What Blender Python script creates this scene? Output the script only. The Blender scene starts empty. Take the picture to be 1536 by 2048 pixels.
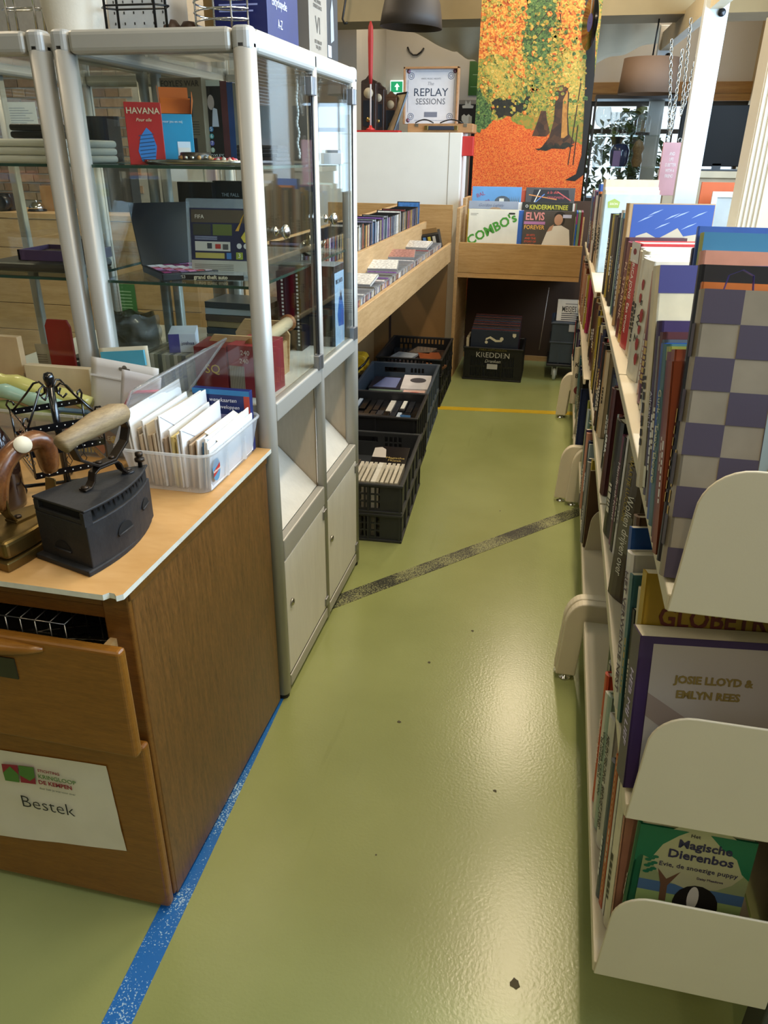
import bpy, bmesh, math, random
from mathutils import Vector, Matrix
rnd = random.Random(7)
scene = bpy.context.scene
COL = scene.collection
pi = math.pi
# ------------------------------------------------------------------ camera
CAM_H = 1.38
F_PX, CX, CY = 1505.0, 768.0, 1024.0          # of the 1536 x 2048 frame
_down = Vector((734 - CX, 4180 - CY, F_PX)).normalized()
_fw = Vector((1140 - CX, 310 - CY, F_PX)); _fw = (_fw - _down * _fw.dot(_down)).normalized()
_rt = _down.cross(_fw)
def cam_to_world(d): return Vector((_rt.dot(d), _fw.dot(d), -_down.dot(d)))
cam = bpy.data.cameras.new('camera'); cam_ob = bpy.data.objects.new('camera', cam); COL.objects.link(cam_ob)
_a, _b, _c = cam_to_world(Vector((1, 0, 0))), cam_to_world(Vector((0, -1, 0))), cam_to_world(Vector((0, 0, -1)))
cam_ob.matrix_world = Matrix(((_a.x, _b.x, _c.x, 0), (_a.y, _b.y, _c.y, 0), (_a.z, _b.z, _c.z, CAM_H), (0, 0, 0, 1)))
cam.sensor_fit = 'VERTICAL'; cam.sensor_height = 24.0; cam.lens = 24.0 * F_PX / 2048.0
cam.clip_start = 0.05; cam.clip_end = 100
scene.camera = cam_ob
# a photo pixel gives a direction; these meet it with a plane of the room
def _ray(x, y): return cam_to_world(Vector((x - CX, y - CY, F_PX)))
def gz(x, y, z=0.0):
    d = _ray(x, y); return Vector((0, 0, CAM_H)) + d * ((z - CAM_H) / d.z)
def gx(x, y, X):
    d = _ray(x, y); return Vector((0, 0, CAM_H)) + d * (X / d.x)
def gy(x, y, Y):
    d = _ray(x, y); return Vector((0, 0, CAM_H)) + d * (Y / d.y)
# ------------------------------------------------------------------ world, light, exposure
vs = scene.view_settings
vs.view_transform = 'Standard'; vs.look = 'None'; vs.gamma = 1.0; vs.use_curve_mapping = False
vs.exposure = 0.2
world = bpy.data.worlds.new('world'); scene.world = world; world.use_nodes = True
world.node_tree.nodes['Background'].inputs[0].default_value = (0.86, 0.94, 1.0, 1)
world.node_tree.nodes['Background'].inputs[1].default_value = 1.3
def area(name, loc, rot, sx, sy, power, col):
    l = bpy.data.lights.new(name, 'AREA'); l.shape = 'RECTANGLE'; l.size = sx; l.size_y = sy
    l.energy = power; l.color = col
    o = bpy.data.objects.new(name, l); COL.objects.link(o); o.location = loc; o.rotation_euler = rot
    return o
WARM = (1.0, 0.81, 0.57)
DAY = (0.54, 0.76, 1.0)
CEIL = 3.05
TUBES = [(0.15, 0.9, 20), (0.15, 2.9, 30), (0.0, 5.2, 32), (-2.4, 2.4, 22), (-2.4, 5.0, 24), (-1.3, 7.5, 15), (0.75, 7.6, 13), (1.25, 2.2, 16), (-2.2, -1.4, 8), (0.1, -1.5, 15)]  # tubes behind the camera and at the right rear are added fill light
for (x, y, pw) in TUBES:
    area('tube_light', (x, y, CEIL - 0.125), (0, 0, 0), 0.10, 1.35, pw, WARM)
area('window_daylight', (1.66, 2.9, 2.0), (0, math.radians(90), 0), 1.35, 5.2, 250, DAY)
area('window_daylight', (0.87, 8.66, 1.4), (math.radians(-90), 0, 0), 1.9, 0.9, 14, DAY)
# ------------------------------------------------------------------ helpers: materials
def lin(c):
    if isinstance(c, str):
        c = c.lstrip('#'); c = tuple(int(c[i:i + 2], 16) / 255 for i in (0, 2, 4))
    return tuple((x / 12.92 if x <= 0.04045 else ((x + 0.055) / 1.055) ** 2.4) for x in c)
MATS = {}
def M(name, col='#808080', rough=0.5, metal=0.0, var=0.08, scale=8.0, bump=0.0, bscale=60.0, coat=0.0, emit=0.0, stretch=None, spec=0.5, trans=0.0):
    """plain procedural material: base colour with a little noise, optional fine bump"""
    if name in MATS: return MATS[name]
    m = bpy.data.materials.new(name); m.use_nodes = True; MATS[name] = m
    nt = m.node_tree; b = nt.nodes['Principled BSDF']; L = nt.links.new
    c = lin(col)
    b.inputs['Roughness'].default_value = rough; b.inputs['Metallic'].default_value = metal
    b.inputs['Coat Weight'].default_value = coat
    b.inputs['Specular IOR Level'].default_value = spec
    tc = nt.nodes.new('ShaderNodeTexCoord'); mp = nt.nodes.new('ShaderNodeMapping')
    L(tc.outputs['Object'], mp.inputs[0])
    if stretch: mp.inputs['Scale'].default_value = stretch
    if var > 0:
        n = nt.nodes.new('ShaderNodeTexNoise'); n.inputs['Scale'].default_value = scale; n.inputs['Detail'].default_value = 4
        r = nt.nodes.new('ShaderNodeValToRGB')
        r.color_ramp.elements[0].position = 0.3; r.color_ramp.elements[1].position = 0.7
        r.color_ramp.elements[0].color = (*[max(0, x * (1 - var)) for x in c], 1)
        r.color_ramp.elements[1].color = (*[min(1, x * (1 + var)) for x in c], 1)
        L(mp.outputs[0], n.inputs['Vector']); L(n.outputs[0], r.inputs[0]); L(r.outputs[0], b.inputs['Base Color'])
    else: b.inputs['Base Color'].default_value = (*c, 1)
    if bump > 0:
        n2 = nt.nodes.new('ShaderNodeTexNoise'); n2.inputs['Scale'].default_value = bscale; n2.inputs['Detail'].default_value = 3
        bp = nt.nodes.new('ShaderNodeBump'); bp.inputs['Strength'].default_value = bump; bp.inputs['Distance'].default_value = 0.002
        L(mp.outputs[0], n2.inputs['Vector']); L(n2.outputs[0], bp.inputs['Height']); L(bp.outputs[0], b.inputs['Normal'])
    if emit > 0:
        b.inputs['Emission Color'].default_value = (*c, 1); b.inputs['Emission Strength'].default_value = emit
    if trans > 0: b.inputs['Transmission Weight'].default_value = trans
    return m
def wood(name, c1, c2, scale=6.0, stretch=(1, 1, 1), rough=0.5, bump=0.15, grain=0.6, coat=0.0):
    if name in MATS: return MATS[name]
    m = bpy.data.materials.new(name); m.use_nodes = True; MATS[name] = m
    nt = m.node_tree; b = nt.nodes['Principled BSDF']; L = nt.links.new
    tc = nt.nodes.new('ShaderNodeTexCoord'); mp = nt.nodes.new('ShaderNodeMapping'); mp.inputs['Scale'].default_value = stretch
    oi = nt.nodes.new('ShaderNodeObjectInfo'); ad = nt.nodes.new('ShaderNodeVectorMath'); ad.operation = 'ADD'
    sc = nt.nodes.new('ShaderNodeMath'); sc.operation = 'MULTIPLY'; sc.inputs[1].default_value = 37.0
    L(oi.outputs['Random'], sc.inputs[0]); L(tc.outputs['Object'], ad.inputs[0]); L(sc.outputs[0], ad.inputs[1]); L(ad.outputs[0], mp.inputs[0])
    n = nt.nodes.new('ShaderNodeTexNoise'); n.inputs['Scale'].default_value = scale; n.inputs['Detail'].default_value = 6; n.inputs['Distortion'].default_value = 0.6
    L(mp.outputs[0], n.inputs['Vector'])
    n2 = nt.nodes.new('ShaderNodeTexNoise'); n2.inputs['Scale'].default_value = scale * 6; n2.inputs['Detail'].default_value = 3
    L(mp.outputs[0], n2.inputs['Vector'])
    mx = nt.nodes.new('ShaderNodeMix'); mx.data_type = 'FLOAT'; mx.inputs[0].default_value = 1 - grain
    L(n.outputs[0], mx.inputs[2]); L(n2.outputs[0], mx.inputs[3])
    r = nt.nodes.new('ShaderNodeValToRGB'); r.color_ramp.elements[0].position = 0.32; r.color_ramp.elements[1].position = 0.68
    r.color_ramp.elements[0].color = (*lin(c1), 1); r.color_ramp.elements[1].color = (*lin(c2), 1)
    L(mx.outputs[0], r.inputs[0]); L(r.outputs[0], b.inputs['Base Color'])
    b.inputs['Roughness'].default_value = rough; b.inputs['Coat Weight'].default_value = coat; b.inputs['Coat Roughness'].default_value = 0.25
    bp = nt.nodes.new('ShaderNodeBump'); bp.inputs['Strength'].default_value = bump; bp.inputs['Distance'].default_value = 0.002
    L(mx.outputs[0], bp.inputs['Height']); L(bp.outputs[0], b.inputs['Normal'])
    return m
def objcol(name, rough=0.45, var=0.12, scale=18.0, coat=0.0, bump=0.0):
    """colour taken from the object's own colour, with slight wear"""
    if name in MATS: return MATS[name]
    m = bpy.data.materials.new(name); m.use_nodes = True; MATS[name] = m
    nt = m.node_tree; b = nt.nodes['Principled BSDF']; L = nt.links.new
    oi = nt.nodes.new('ShaderNodeObjectInfo'); tc = nt.nodes.new('ShaderNodeTexCoord')
    n = nt.nodes.new('ShaderNodeTexNoise'); n.inputs['Scale'].default_value = scale; n.inputs['Detail'].default_value = 4
    L(tc.outputs['Object'], n.inputs['Vector'])
    mr = nt.nodes.new('ShaderNodeMapRange'); mr.inputs[1].default_value = 0.3; mr.inputs[2].default_value = 0.7
    mr.inputs[3].default_value = 1 - var; mr.inputs[4].default_value = 1 + var
    L(n.outputs[0], mr.inputs[0])
    mu = nt.nodes.new('ShaderNodeVectorMath'); mu.operation = 'SCALE'
    L(oi.outputs['Color'], mu.inputs[0]); L(mr.outputs[0], mu.inputs['Scale']); L(mu.outputs[0], b.inputs['Base Color'])
    b.inputs['Roughness'].default_value = rough; b.inputs['Coat Weight'].default_value = coat
    return m
def thin_glass(name, tint=(0.93, 0.97, 0.95), refl=1.0, rough=0.02, haze=0.0, hcol=(0.9, 0.93, 0.95), transl=False):
    """window pane / clear plastic: fresnel gloss over a see-through sheet, optional milky body"""
    if name in MATS: return MATS[name]
    m = bpy.data.materials.new(name); m.use_nodes = True; MATS[name] = m
    nt = m.node_tree; nt.nodes.clear(); L = nt.links.new
    out = nt.nodes.new('ShaderNodeOutputMaterial'); tr = nt.nodes.new('ShaderNodeBsdfTransparent'); gl = nt.nodes.new('ShaderNodeBsdfGlossy')
    tr.inputs[0].default_value = (*tint, 1); gl.inputs['Roughness'].default_value = rough
    lw = nt.nodes.new('ShaderNodeLayerWeight'); lw.inputs['Blend'].default_value = 0.5
    pw_ = nt.nodes.new('ShaderNodeMath'); pw_.operation = 'POWER'; pw_.inputs[1].default_value = 4.0; L(lw.outputs['Facing'], pw_.inputs[0])
    mu = nt.nodes.new('ShaderNodeMath'); mu.operation = 'MULTIPLY_ADD'; mu.inputs[1].default_value = 0.75 * refl; mu.inputs[2].default_value = 0.035 * refl; L(pw_.outputs[0], mu.inputs[0])
    mx = nt.nodes.new('ShaderNodeMixShader'); body = tr
    if haze > 0:
        d = nt.nodes.new('ShaderNodeBsdfDiffuse' if not transl else 'ShaderNodeBsdfTranslucent'); d.inputs[0].default_value = (*hcol, 1)
        d2 = nt.nodes.new('ShaderNodeBsdfDiffuse'); d2.inputs[0].default_value = (*hcol, 1)
        dm = nt.nodes.new('ShaderNodeMixShader'); dm.inputs[0].default_value = 0.5; L(d.outputs[0], dm.inputs[1]); L(d2.outputs[0], dm.inputs[2])
        hm = nt.nodes.new('ShaderNodeMixShader'); hm.inputs[0].default_value = haze
        L(tr.outputs[0], hm.inputs[1]); L(dm.outputs[0], hm.inputs[2]); body = hm
    L(mu.outputs[0], mx.inputs[0]); L(body.outputs[0], mx.inputs[1]); L(gl.outputs[0], mx.inputs[2]); L(mx.outputs[0], out.inputs[0])
    return m
# ------------------------------------------------------------------ helpers: meshes
class MB:
    def __init__(s): s.v = []; s.f = []; s.m = []; s.sm = []
    def add(s, vs_, fs_, mi=0, sm=False, T=None):
        o = len(s.v)
        s.v += [tuple(T @ Vector(v)) if T is not None else tuple(v) for v in vs_]
        for f in fs_: s.f.append([i + o for i in f]); s.m.append(mi); s.sm.append(sm)
        return s
    def box(s, x0, x1, y0, y1, z0, z1, mi=0, T=None):
        v = [(x0, y0, z0), (x1, y0, z0), (x1, y1, z0), (x0, y1, z0), (x0, y0, z1), (x1, y0, z1), (x1, y1, z1), (x0, y1, z1)]
        return s.add(v, [(0, 3, 2, 1), (4, 5, 6, 7), (0, 1, 5, 4), (1, 2, 6, 5), (2, 3, 7, 6), (3, 0, 4, 7)], mi, False, T)
    def prism(s, poly, a0, a1, axis='y', mi=0, sm=False, T=None):
        n = len(poly)
        def p(q, a): return {'x': (a, q[0], q[1]), 'y': (q[0], a, q[1]), 'z': (q[0], q[1], a)}[axis]
        vs_ = [p(q, a0) for q in poly] + [p(q, a1) for q in poly]
        s.add(vs_, [tuple(range(n))[::-1], tuple(range(n, 2 * n))], mi, False, T)
        o = len(s.v) - 2 * n
        for i in range(n):
            j = (i + 1) % n; s.f.append([o + i, o + j, o + n + j, o + n + i]); s.m.append(mi); s.sm.append(sm)
        return s
    def tube(s, pts, r, n=8, closed=False, mi=0, T=None, caps=True):
        pts = [Vector(p) for p in pts]; N = len(pts); rs = r if isinstance(r, (list, tuple)) else [r] * N
        ref = None; rings = []
        for i, p in enumerate(pts):
            a = pts[i - 1] if (i > 0 or closed) else p; b = pts[(i + 1) % N] if (i < N - 1 or closed) else p
            t = (b - a); t = t.normalized() if t.length > 1e-9 else Vector((0, 0, 1))
            if ref is None: ref = Vector((0, 0, 1)) if abs(t.z) < 0.9 else Vector((1, 0, 0))
            u = (ref - t * ref.dot(t)); u = u.normalized() if u.length > 1e-6 else t.orthogonal().normalized()
            w = t.cross(u); ref = u
            rings.append([p + (u * math.cos(2 * pi * k / n) + w * math.sin(2 * pi * k / n)) * rs[i] for k in range(n)])
        vs_ = [v for q in rings for v in q]; fs_ = []
        for i in range(N if closed else N - 1):
            j = (i + 1) % N
            for k in range(n): fs_.append((i * n + k, i * n + (k + 1) % n, j * n + (k + 1) % n, j * n + k))
        if not closed and caps: fs_ += [tuple(range(n))[::-1], tuple((N - 1) * n + k for k in range(n))]
        return s.add(vs_, fs_, mi, True, T)
    def lathe(s, prof, n=16, mi=0, T=None, sm=True, caps=True):
        vs_ = []; fs_ = []
        for (r, z) in prof: vs_ += [(r * math.cos(2 * pi * k / n), r * math.sin(2 * pi * k / n), z) for k in range(n)]
        for i in range(len(prof) - 1):
            for k in range(n): fs_.append((i * n + k, i * n + (k + 1) % n, (i + 1) * n + (k + 1) % n, (i + 1) * n + k))
        if caps:
            if prof[0][0] > 1e-5: fs_.append(tuple(range(n))[::-1])
            if prof[-1][0] > 1e-5: fs_.append(tuple((len(prof) - 1) * n + k for k in range(n)))
        return s.add(vs_, fs_, mi, sm, T)
    def quad(s, a, b, c, d, mi=0): return s.add([a, b, c, d], [(0, 1, 2, 3)], mi)
    def grid(s, fn, nu, nv, mi=0, sm=True):
        vs_ = [fn(i / nu, j / nv) for j in range(nv + 1) for i in range(nu + 1)]
        fs_ = [(j * (nu + 1) + i, j * (nu + 1) + i + 1, (j + 1) * (nu + 1) + i + 1, (j + 1) * (nu + 1) + i) for j in range(nv) for i in range(nu)]
        return s.add(vs_, fs_, mi, sm)
    def mesh(s, name, mats):
        me = bpy.data.meshes.new(name); me.from_pydata(s.v, [], s.f)
        for m in (mats if isinstance(mats, (list, tuple)) else [mats]): me.materials.append(m)
        me.polygons.foreach_set('material_index', s.m); me.polygons.foreach_set('use_smooth', s.sm)
        me.update(); return me
def tag(o, label=None, cat=None, group=None, kind=None):
    if label: o['label'] = label
    if cat: o['category'] = cat
    if group: o['group'] = group
    if kind: o['kind'] = kind
    return o
def link(o, parent=None, loc=None, rot=None, col=None):
    COL.objects.link(o)
    if parent is not None: o.parent = parent
    if loc is not None: o.location = loc
    if rot is not None: o.rotation_euler = rot
    if col is not None: o.color = (*lin(col), 1)
    return o
def obj(name, mb, mats, parent=None, loc=None, rot=None, col=None, bevel=0.0, seg=2, solid=0.0, sub=0):
    me = mb if isinstance(mb, bpy.types.Mesh) else mb.mesh(name, mats)
    o = link(bpy.data.objects.new(name, me), parent, loc, rot, col)
    if solid:
        md = o.modifiers.new('solid', 'SOLIDIFY'); md.thickness = solid; md.offset = 0
    if bevel > 0:
        md = o.modifiers.new('bevel', 'BEVEL'); md.width = bevel; md.segments = seg; md.limit_method = 'ANGLE'; md.angle_limit = math.radians(40)
        md.harden_normals = False
    if sub:
        md = o.modifiers.new('sub', 'SUBSURF'); md.levels = sub; md.render_levels = sub
    return o
def thing(name, label, cat, loc=(0, 0, 0), rot=(0, 0, 0), group=None):
    o = bpy.data.objects.new(name, None); COL.objects.link(o); o.location = loc
    o.rotation_euler = rot if isinstance(rot, (tuple, list)) else (0, 0, rot); o.empty_display_size = 0.05
    return tag(o, label, cat, group)
def copy_tree(o, parent=None):
    c = o.copy(); COL.objects.link(c)
    if parent is not None: c.parent = parent
    for ch in list(o.children): copy_tree(ch, c)
    return c
_txt = {}
def text_mesh(s, size=0.05, bold=0.0, mat=None, align='CENTER', sx=1.0, shear=0.0, spacing=1.0):
    cu = bpy.data.curves.new('txt', 'FONT'); cu.body = s; cu.size = size; cu.align_x = align; cu.align_y = 'CENTER'
    cu.resolution_u = 2; cu.offset = bold; cu.extrude = 0.0002; cu.shear = shear; cu.space_character = spacing
    t = bpy.data.objects.new('txt', cu)
    me = bpy.data.meshes.new_from_object(t)
    bpy.data.objects.remove(t); bpy.data.curves.remove(cu)
    me.materials.clear(); me.materials.append(mat)
    if sx != 1.0:
        for v in me.vertices: v.co.x *= sx
    return me
INK = {}
def ink(col): return M('print_' + col.lstrip('#'), col, 0.55, var=0.0)
def lettering(s, parent, loc, rot, size, col='#111111', bold=0.0, align='CENTER', sx=1.0, shear=0.0, spacing=1.0, name='lettering'):
    me = text_mesh(s, size, bold, ink(col), align, sx, shear, spacing)
    o = bpy.data.objects.new(name, me); return link(o, parent, loc, rot)
R_FRONT = (pi / 2, 0, 0)            # reads from -y
R_SPINE = (pi / 2, pi / 2, -pi / 2)  # on a face looking to -x, running downwards
def patch(parent, name, poly, col, T, z=0.0004):
    """a flat printed shape: polygon in 2d laid on a surface by matrix T"""
    mb = MB(); mb.add([T @ Vector((x, y, z)) for x, y in poly], [tuple(range(len(poly)))])
    return obj(name, mb, ink(col), parent)
def disc(cx, cy, rx, ry=None, n=18, a0=0, a1=2 * pi):
    ry = rx if ry is None else ry
    return [(cx + rx * math.cos(a0 + (a1 - a0) * k / n), cy + ry * math.sin(a0 + (a1 - a0) * k / n)) for k in range(n)]
def rrect(x0, x1, y0, y1, r, n=4):
    out = []
    for (cx, cy, a) in ((x1 - r, y1 - r, 0), (x0 + r, y1 - r, pi / 2), (x0 + r, y0 + r, pi), (x1 - r, y0 + r, 1.5 * pi)):
        out += [(cx + r * math.cos(a + pi / 2 * k / n), cy + r * math.sin(a + pi / 2 * k / n)) for k in range(n + 1)]
    return out
# ================================================================== ROOM
def struct(name, mb, mats, parent=None, **k):
    o = obj(name, mb, mats, parent, **k)
    if parent is None: o['kind'] = 'structure'
    return o
def floor_mat():
    m = bpy.data.materials.new('green_floor'); m.use_nodes = True
    nt = m.node_tree; b = nt.nodes['Principled BSDF']; L = nt.links.new
    tc = nt.nodes.new('ShaderNodeTexCoord')
    n = nt.nodes.new('ShaderNodeTexNoise'); n.inputs['Scale'].default_value = 2.2; n.inputs['Detail'].default_value = 5
    n2 = nt.nodes.new('ShaderNodeTexNoise'); n2.inputs['Scale'].default_value = 140; n2.inputs['Detail'].default_value = 2
    L(tc.outputs['Object'], n.inputs['Vector']); L(tc.outputs['Object'], n2.inputs['Vector'])
    r = nt.nodes.new('ShaderNodeValToRGB'); r.color_ramp.elements[0].position = 0.3; r.color_ramp.elements[1].position = 0.72
    r.color_ramp.elements[0].color = (*lin('#848b57'), 1); r.color_ramp.elements[1].color = (*lin('#909762'), 1)
    L(n.outputs[0], r.inputs[0])
    # scuffs: long thin noise
    mp = nt.nodes.new('ShaderNodeMapping'); mp.inputs['Scale'].default_value = (26, 1.6, 1); mp.inputs['Rotation'].default_value = (0, 0, 0.25)
    n3 = nt.nodes.new('ShaderNodeTexNoise'); n3.inputs['Scale'].default_value = 1.0; n3.inputs['Detail'].default_value = 6
    L(tc.outputs['Object'], mp.inputs[0]); L(mp.outputs[0], n3.inputs['Vector'])
    r3 = nt.nodes.new('ShaderNodeValToRGB'); r3.color_ramp.elements[0].position = 0.66; r3.color_ramp.elements[1].position = 0.82
    r3.color_ramp.elements[0].color = (1, 1, 1, 1); r3.color_ramp.elements[1].color = (0.80, 0.79, 0.74, 1)
    L(n3.outputs[0], r3.inputs[0])
    mx = nt.nodes.new('ShaderNodeMix'); mx.data_type = 'RGBA'; mx.blend_type = 'MULTIPLY'; mx.inputs[0].default_value = 0.7
    L(r.outputs[0], mx.inputs[6]); L(r3.outputs[0], mx.inputs[7]); L(mx.outputs[2], b.inputs['Base Color'])
    b.inputs['Roughness'].default_value = 0.24; b.inputs['Specular IOR Level'].default_value = 0.5
    bp = nt.nodes.new('ShaderNodeBump'); bp.inputs['Strength'].default_value = 0.16; bp.inputs['Distance'].default_value = 0.002
    L(n2.outputs[0], bp.inputs['Height']); L(bp.outputs[0], b.inputs['Normal'])
    return m
FLOOR = floor_mat()
floor = struct('floor', MB().box(-6, 1.9, -4, 10, -0.05, 0), FLOOR)
def tape_mat(name, col, speck, amount, sc=260):
    m = bpy.data.materials.new(name); m.use_nodes = True
    nt = m.node_tree; b = nt.nodes['Principled BSDF']; L = nt.links.new
    tc = nt.nodes.new('ShaderNodeTexCoord'); n = nt.nodes.new('ShaderNodeTexNoise'); n.inputs['Scale'].default_value = sc; n.inputs['Detail'].default_value = 3
    nb = nt.nodes.new('ShaderNodeTexNoise'); nb.inputs['Scale'].default_value = 7
    L(tc.outputs['Object'], n.inputs['Vector']); L(tc.outputs['Object'], nb.inputs['Vector'])
    ad = nt.nodes.new('ShaderNodeMath'); ad.operation = 'MULTIPLY_ADD'; ad.inputs[1].default_value = 0.5; L(nb.outputs[0], ad.inputs[0]); L(n.outputs[0], ad.inputs[2])
    r = nt.nodes.new('ShaderNodeValToRGB'); r.color_ramp.elements[0].position = amount; r.color_ramp.elements[1].position = amount + 0.05
    r.color_ramp.elements[0].color = (*lin(col), 1); r.color_ramp.elements[1].color = (*lin(speck), 1)
    L(ad.outputs[0], r.inputs[0]); L(r.outputs[0], b.inputs['Base Color']); b.inputs['Roughness'].default_value = 0.4
    return m
def floor_stripe(a, b, w, mat):
    a = Vector((*a, 0)); b = Vector((*b, 0)); d = (b - a).normalized(); n = Vector((-d.y, d.x, 0)) * w / 2
    mb = MB(); up = Vector((0, 0, 0.0012)); vs_ = [a - n, b - n, b + n, a + n]
    mb.add([tuple(v) for v in vs_] + [tuple(v + up) for v in vs_], [(4, 5, 6, 7), (0, 1, 5, 4), (1, 2, 6, 5), (2, 3, 7, 6), (3, 0, 4, 7)])
    return obj('floor_line', mb, mat, floor)
tag(floor_stripe((-0.520, -2.0), (-0.658, 1.75), 0.052, tape_mat('blue_line', '#1b62ae', '#9fc0da', 0.86)), 'blue painted floor line')
tag(floor_stripe((-1.9, 0.625), (1.5, 4.54), 0.064, tape_mat('black_line', '#23251f', '#8b8d62', 0.76)), 'worn black floor line')
tag(floor_stripe((-2.5, 4.12), (1.5, 4.56), 0.062, tape_mat('yellow_line', '#b99a1c', '#c9b23a', 0.85)), 'yellow floor line')
DIRT = M('dirt', '#4a4632', 0.8)
for (px, py, s) in ((858, 1325, 0.006), (798, 1444, 0.006), (945, 1262, 0.005), (1000, 1022, 0.004), (1030, 1967, 0.011), (990, 1582, 0.005), (752, 1710, 0.003)):
    p = gz(px, py)
    mb = MB(); mb.add([(s * math.cos(t) * rnd.uniform(0.6, 1.1), s * math.sin(t) * rnd.uniform(0.6, 1.1), 0.0008) for t in [k * pi / 5 for k in range(10)]], [tuple(range(10))])
    obj('floor_mark', mb, DIRT, floor, loc=(p.x, p.y, 0))
CEILM = M('ceiling_paint', '#aea284', 0.8, var=0.03)
ceiling = struct('ceiling', MB().box(-6, 1.75, -4, 10, CEIL, CEIL + 0.1), CEILM)
PLASTER = M('wall_plaster', '#b0aea8', 0.85, var=0.04, scale=3, bump=0.05)
BEIGE = M('beam_paint', '#a08d68', 0.8, var=0.04)
# fluorescent fittings on the ceiling, a few of them added only for fill
TUBE_E = M('tube_glow', '#fff0d8', 0.5, var=0, emit=2.5); FIT = M('fitting_white', '#e6e2d8', 0.4)
for (x, y, pw) in TUBES:
    t = thing('ceiling_light', 'white fluorescent tube fitting on the ceiling above the shop', 'ceiling light', (x, y, CEIL), 0, 'fluorescent ceiling fittings')
    obj('housing', MB().box(-0.07, 0.07, -0.75, 0.75, -0.06, 0), FIT, t)
    obj('tube', MB().tube([(0, -0.7, -0.085), (0, 0.7, -0.085)], 0.016, 10), TUBE_E, t)
# back wall with a wide window low on its right half
YB = 8.7
wb = struct('wall_back', MB().box(-6, 0.12, YB, YB + 0.15, 0, CEIL).box(0.12, 1.75, YB, YB + 0.15, 1.86, CEIL).box(0.12, 1.75, YB, YB + 0.15, 0, 0.95).box(1.62, 1.75, YB, YB + 0.15, 0.95, 1.86), PLASTER)
WOODL = wood('lintel_wood', '#7a5626', '#94703a', 3, (1, 1, 14), 0.5)
struct('trim_1', MB().box(0.05, 1.65, YB - 0.07, YB, 1.86, 2.02).box(0.05, 1.65, YB - 0.075, YB - 0.06, 1.925, 1.935), WOODL)
GLASSW = thin_glass('window_glass', (0.96, 0.98, 1.0), 0.6)
w2 = struct('window_2', MB().box(0.12, 1.62, YB + 0.02, YB + 0.03, 0.95, 1.86), GLASSW)
FRAME_D = M('window_frame_dark', '#2b2620', 0.5)
for x in (0.14, 0.62, 1.1, 1.60): obj('window_frame', MB().box(x - 0.03, x + 0.03, YB - 0.01, YB + 0.05, 0.95, 1.86), FRAME_D, w2)
for z in (0.97, 1.60, 1.84): obj('window_frame', MB().box(0.12, 1.62, YB - 0.012, YB + 0.05, z - 0.02, z + 0.02), FRAME_D, w2)
struct('wall_front', MB().box(-6, 1.75, -4.1, -4, 0, CEIL), M('front_wall', '#857c6c', 0.85))
struct('wall_far_left', MB().box(-6.1, -6, -4.1, 10, 0, CEIL), PLASTER)
# right wall with a long window
wr = struct('wall_right', MB().box(1.6, 1.75, -4, 8.3, 0, 1.28).box(1.6, 1.75, -4, 8.3, 2.72, CEIL).box(1.6, 1.75, -4, -2.5, 1.28, 2.72).box(1.6, 1.75, 8.2, YB, 0, CEIL).box(1.6, 1.75, 2.9, 3.15, 1.28, 2.72).box(1.6, 1.75, 5.6, 5.85, 1.28, 2.72), M('wall_warm', '#a08f70', 0.85, var=0.05))
w1 = struct('window_1', MB().box(1.69, 1.70, -2.5, 8.2, 1.28, 2.72), GLASSW)
for y in (-2.48, 0.3, 4.3, 8.18): obj('window_frame', MB().box(1.66, 1.74, y - 0.03, y + 0.03, 1.28, 2.72), FRAME_D, w1)
SLAT = M('blind_slat', '#a97a4c', 0.45, var=0.05)
bl = thing('venetian_blind', 'brown wooden venetian blind over the far end of the long window', 'blind', (1.585, 7.0, 2.70))
slat_me = MB().box(-0.014, 0.014, -1.12, 1.12, -0.0015, 0.0015).mesh('slat', SLAT)
for k in range(34):
    o = link(bpy.data.objects.new('slat', slat_me), bl, (0, 0, -0.04 - k * 0.027), (0, math.radians(38), 0))
obj('head_rail', MB().box(-0.02, 0.012, -1.13, 1.13, -0.025, 0), SLAT, bl)
# beige ceiling beam in front of the back bay, side wall of the back corner
struct('trim_2', MB().box(-6, 1.6, 6.55, 6.95, 2.28, CEIL), BEIGE)
struct('wall_corner', MB().box(-6, -1.93, 7.5, 7.65, 0, CEIL).box(-2.05, -1.93, 7.65, YB, 0, CEIL), M('corner_plaster', '#a8a49a', 0.85, var=0.03))
obj('panel_joint', MB().box(-2.34, -2.335, 7.494, 7.5, 0, CEIL), M('joint', '#8a8578', 0.8), bpy.data.objects['wall_corner'])
# brick wall seen past and through the show cases (flemish-like bond, each brick a piece)
MORTAR = M('mortar', '#a39a8a', 0.9, var=0.06, scale=30)
YBR = 5.62
br = struct('wall_left', MB().box(-6, -2.35, YBR, YBR + 0.12, 0, CEIL), MORTAR)
BRICK = objcol('brick_clay', 0.85, 0.16, 26)
long_me = MB().box(0, 0.205, -0.010, 0.01, 0, 0.052).mesh('brick', BRICK); head_me = MB().box(0, 0.097, -0.010, 0.01, 0, 0.052).mesh('brick', BRICK)
bc = ['#8d6f55', '#9a7b5f', '#7d6450', '#a58a6c', '#86694f', '#927a63']
def bricks(x0, x1, z0, z1):
    z = z0; row = int(round(z0 / 0.064))
    while z < z1:
        x = x0 - (0.05 if row % 2 else 0.10)
        while x < x1:
            lg = (row % 2 == 0)
            o = link(bpy.data.objects.new('brick', long_me if lg else head_me), br, (x, YBR - rnd.uniform(0, 0.003), z), None, rnd.choice(bc))
            x += 0.217 if lg else 0.1085
        z += 0.064; row += 1
bricks(-4.35, -3.15, 1.024, 2.05)
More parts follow.
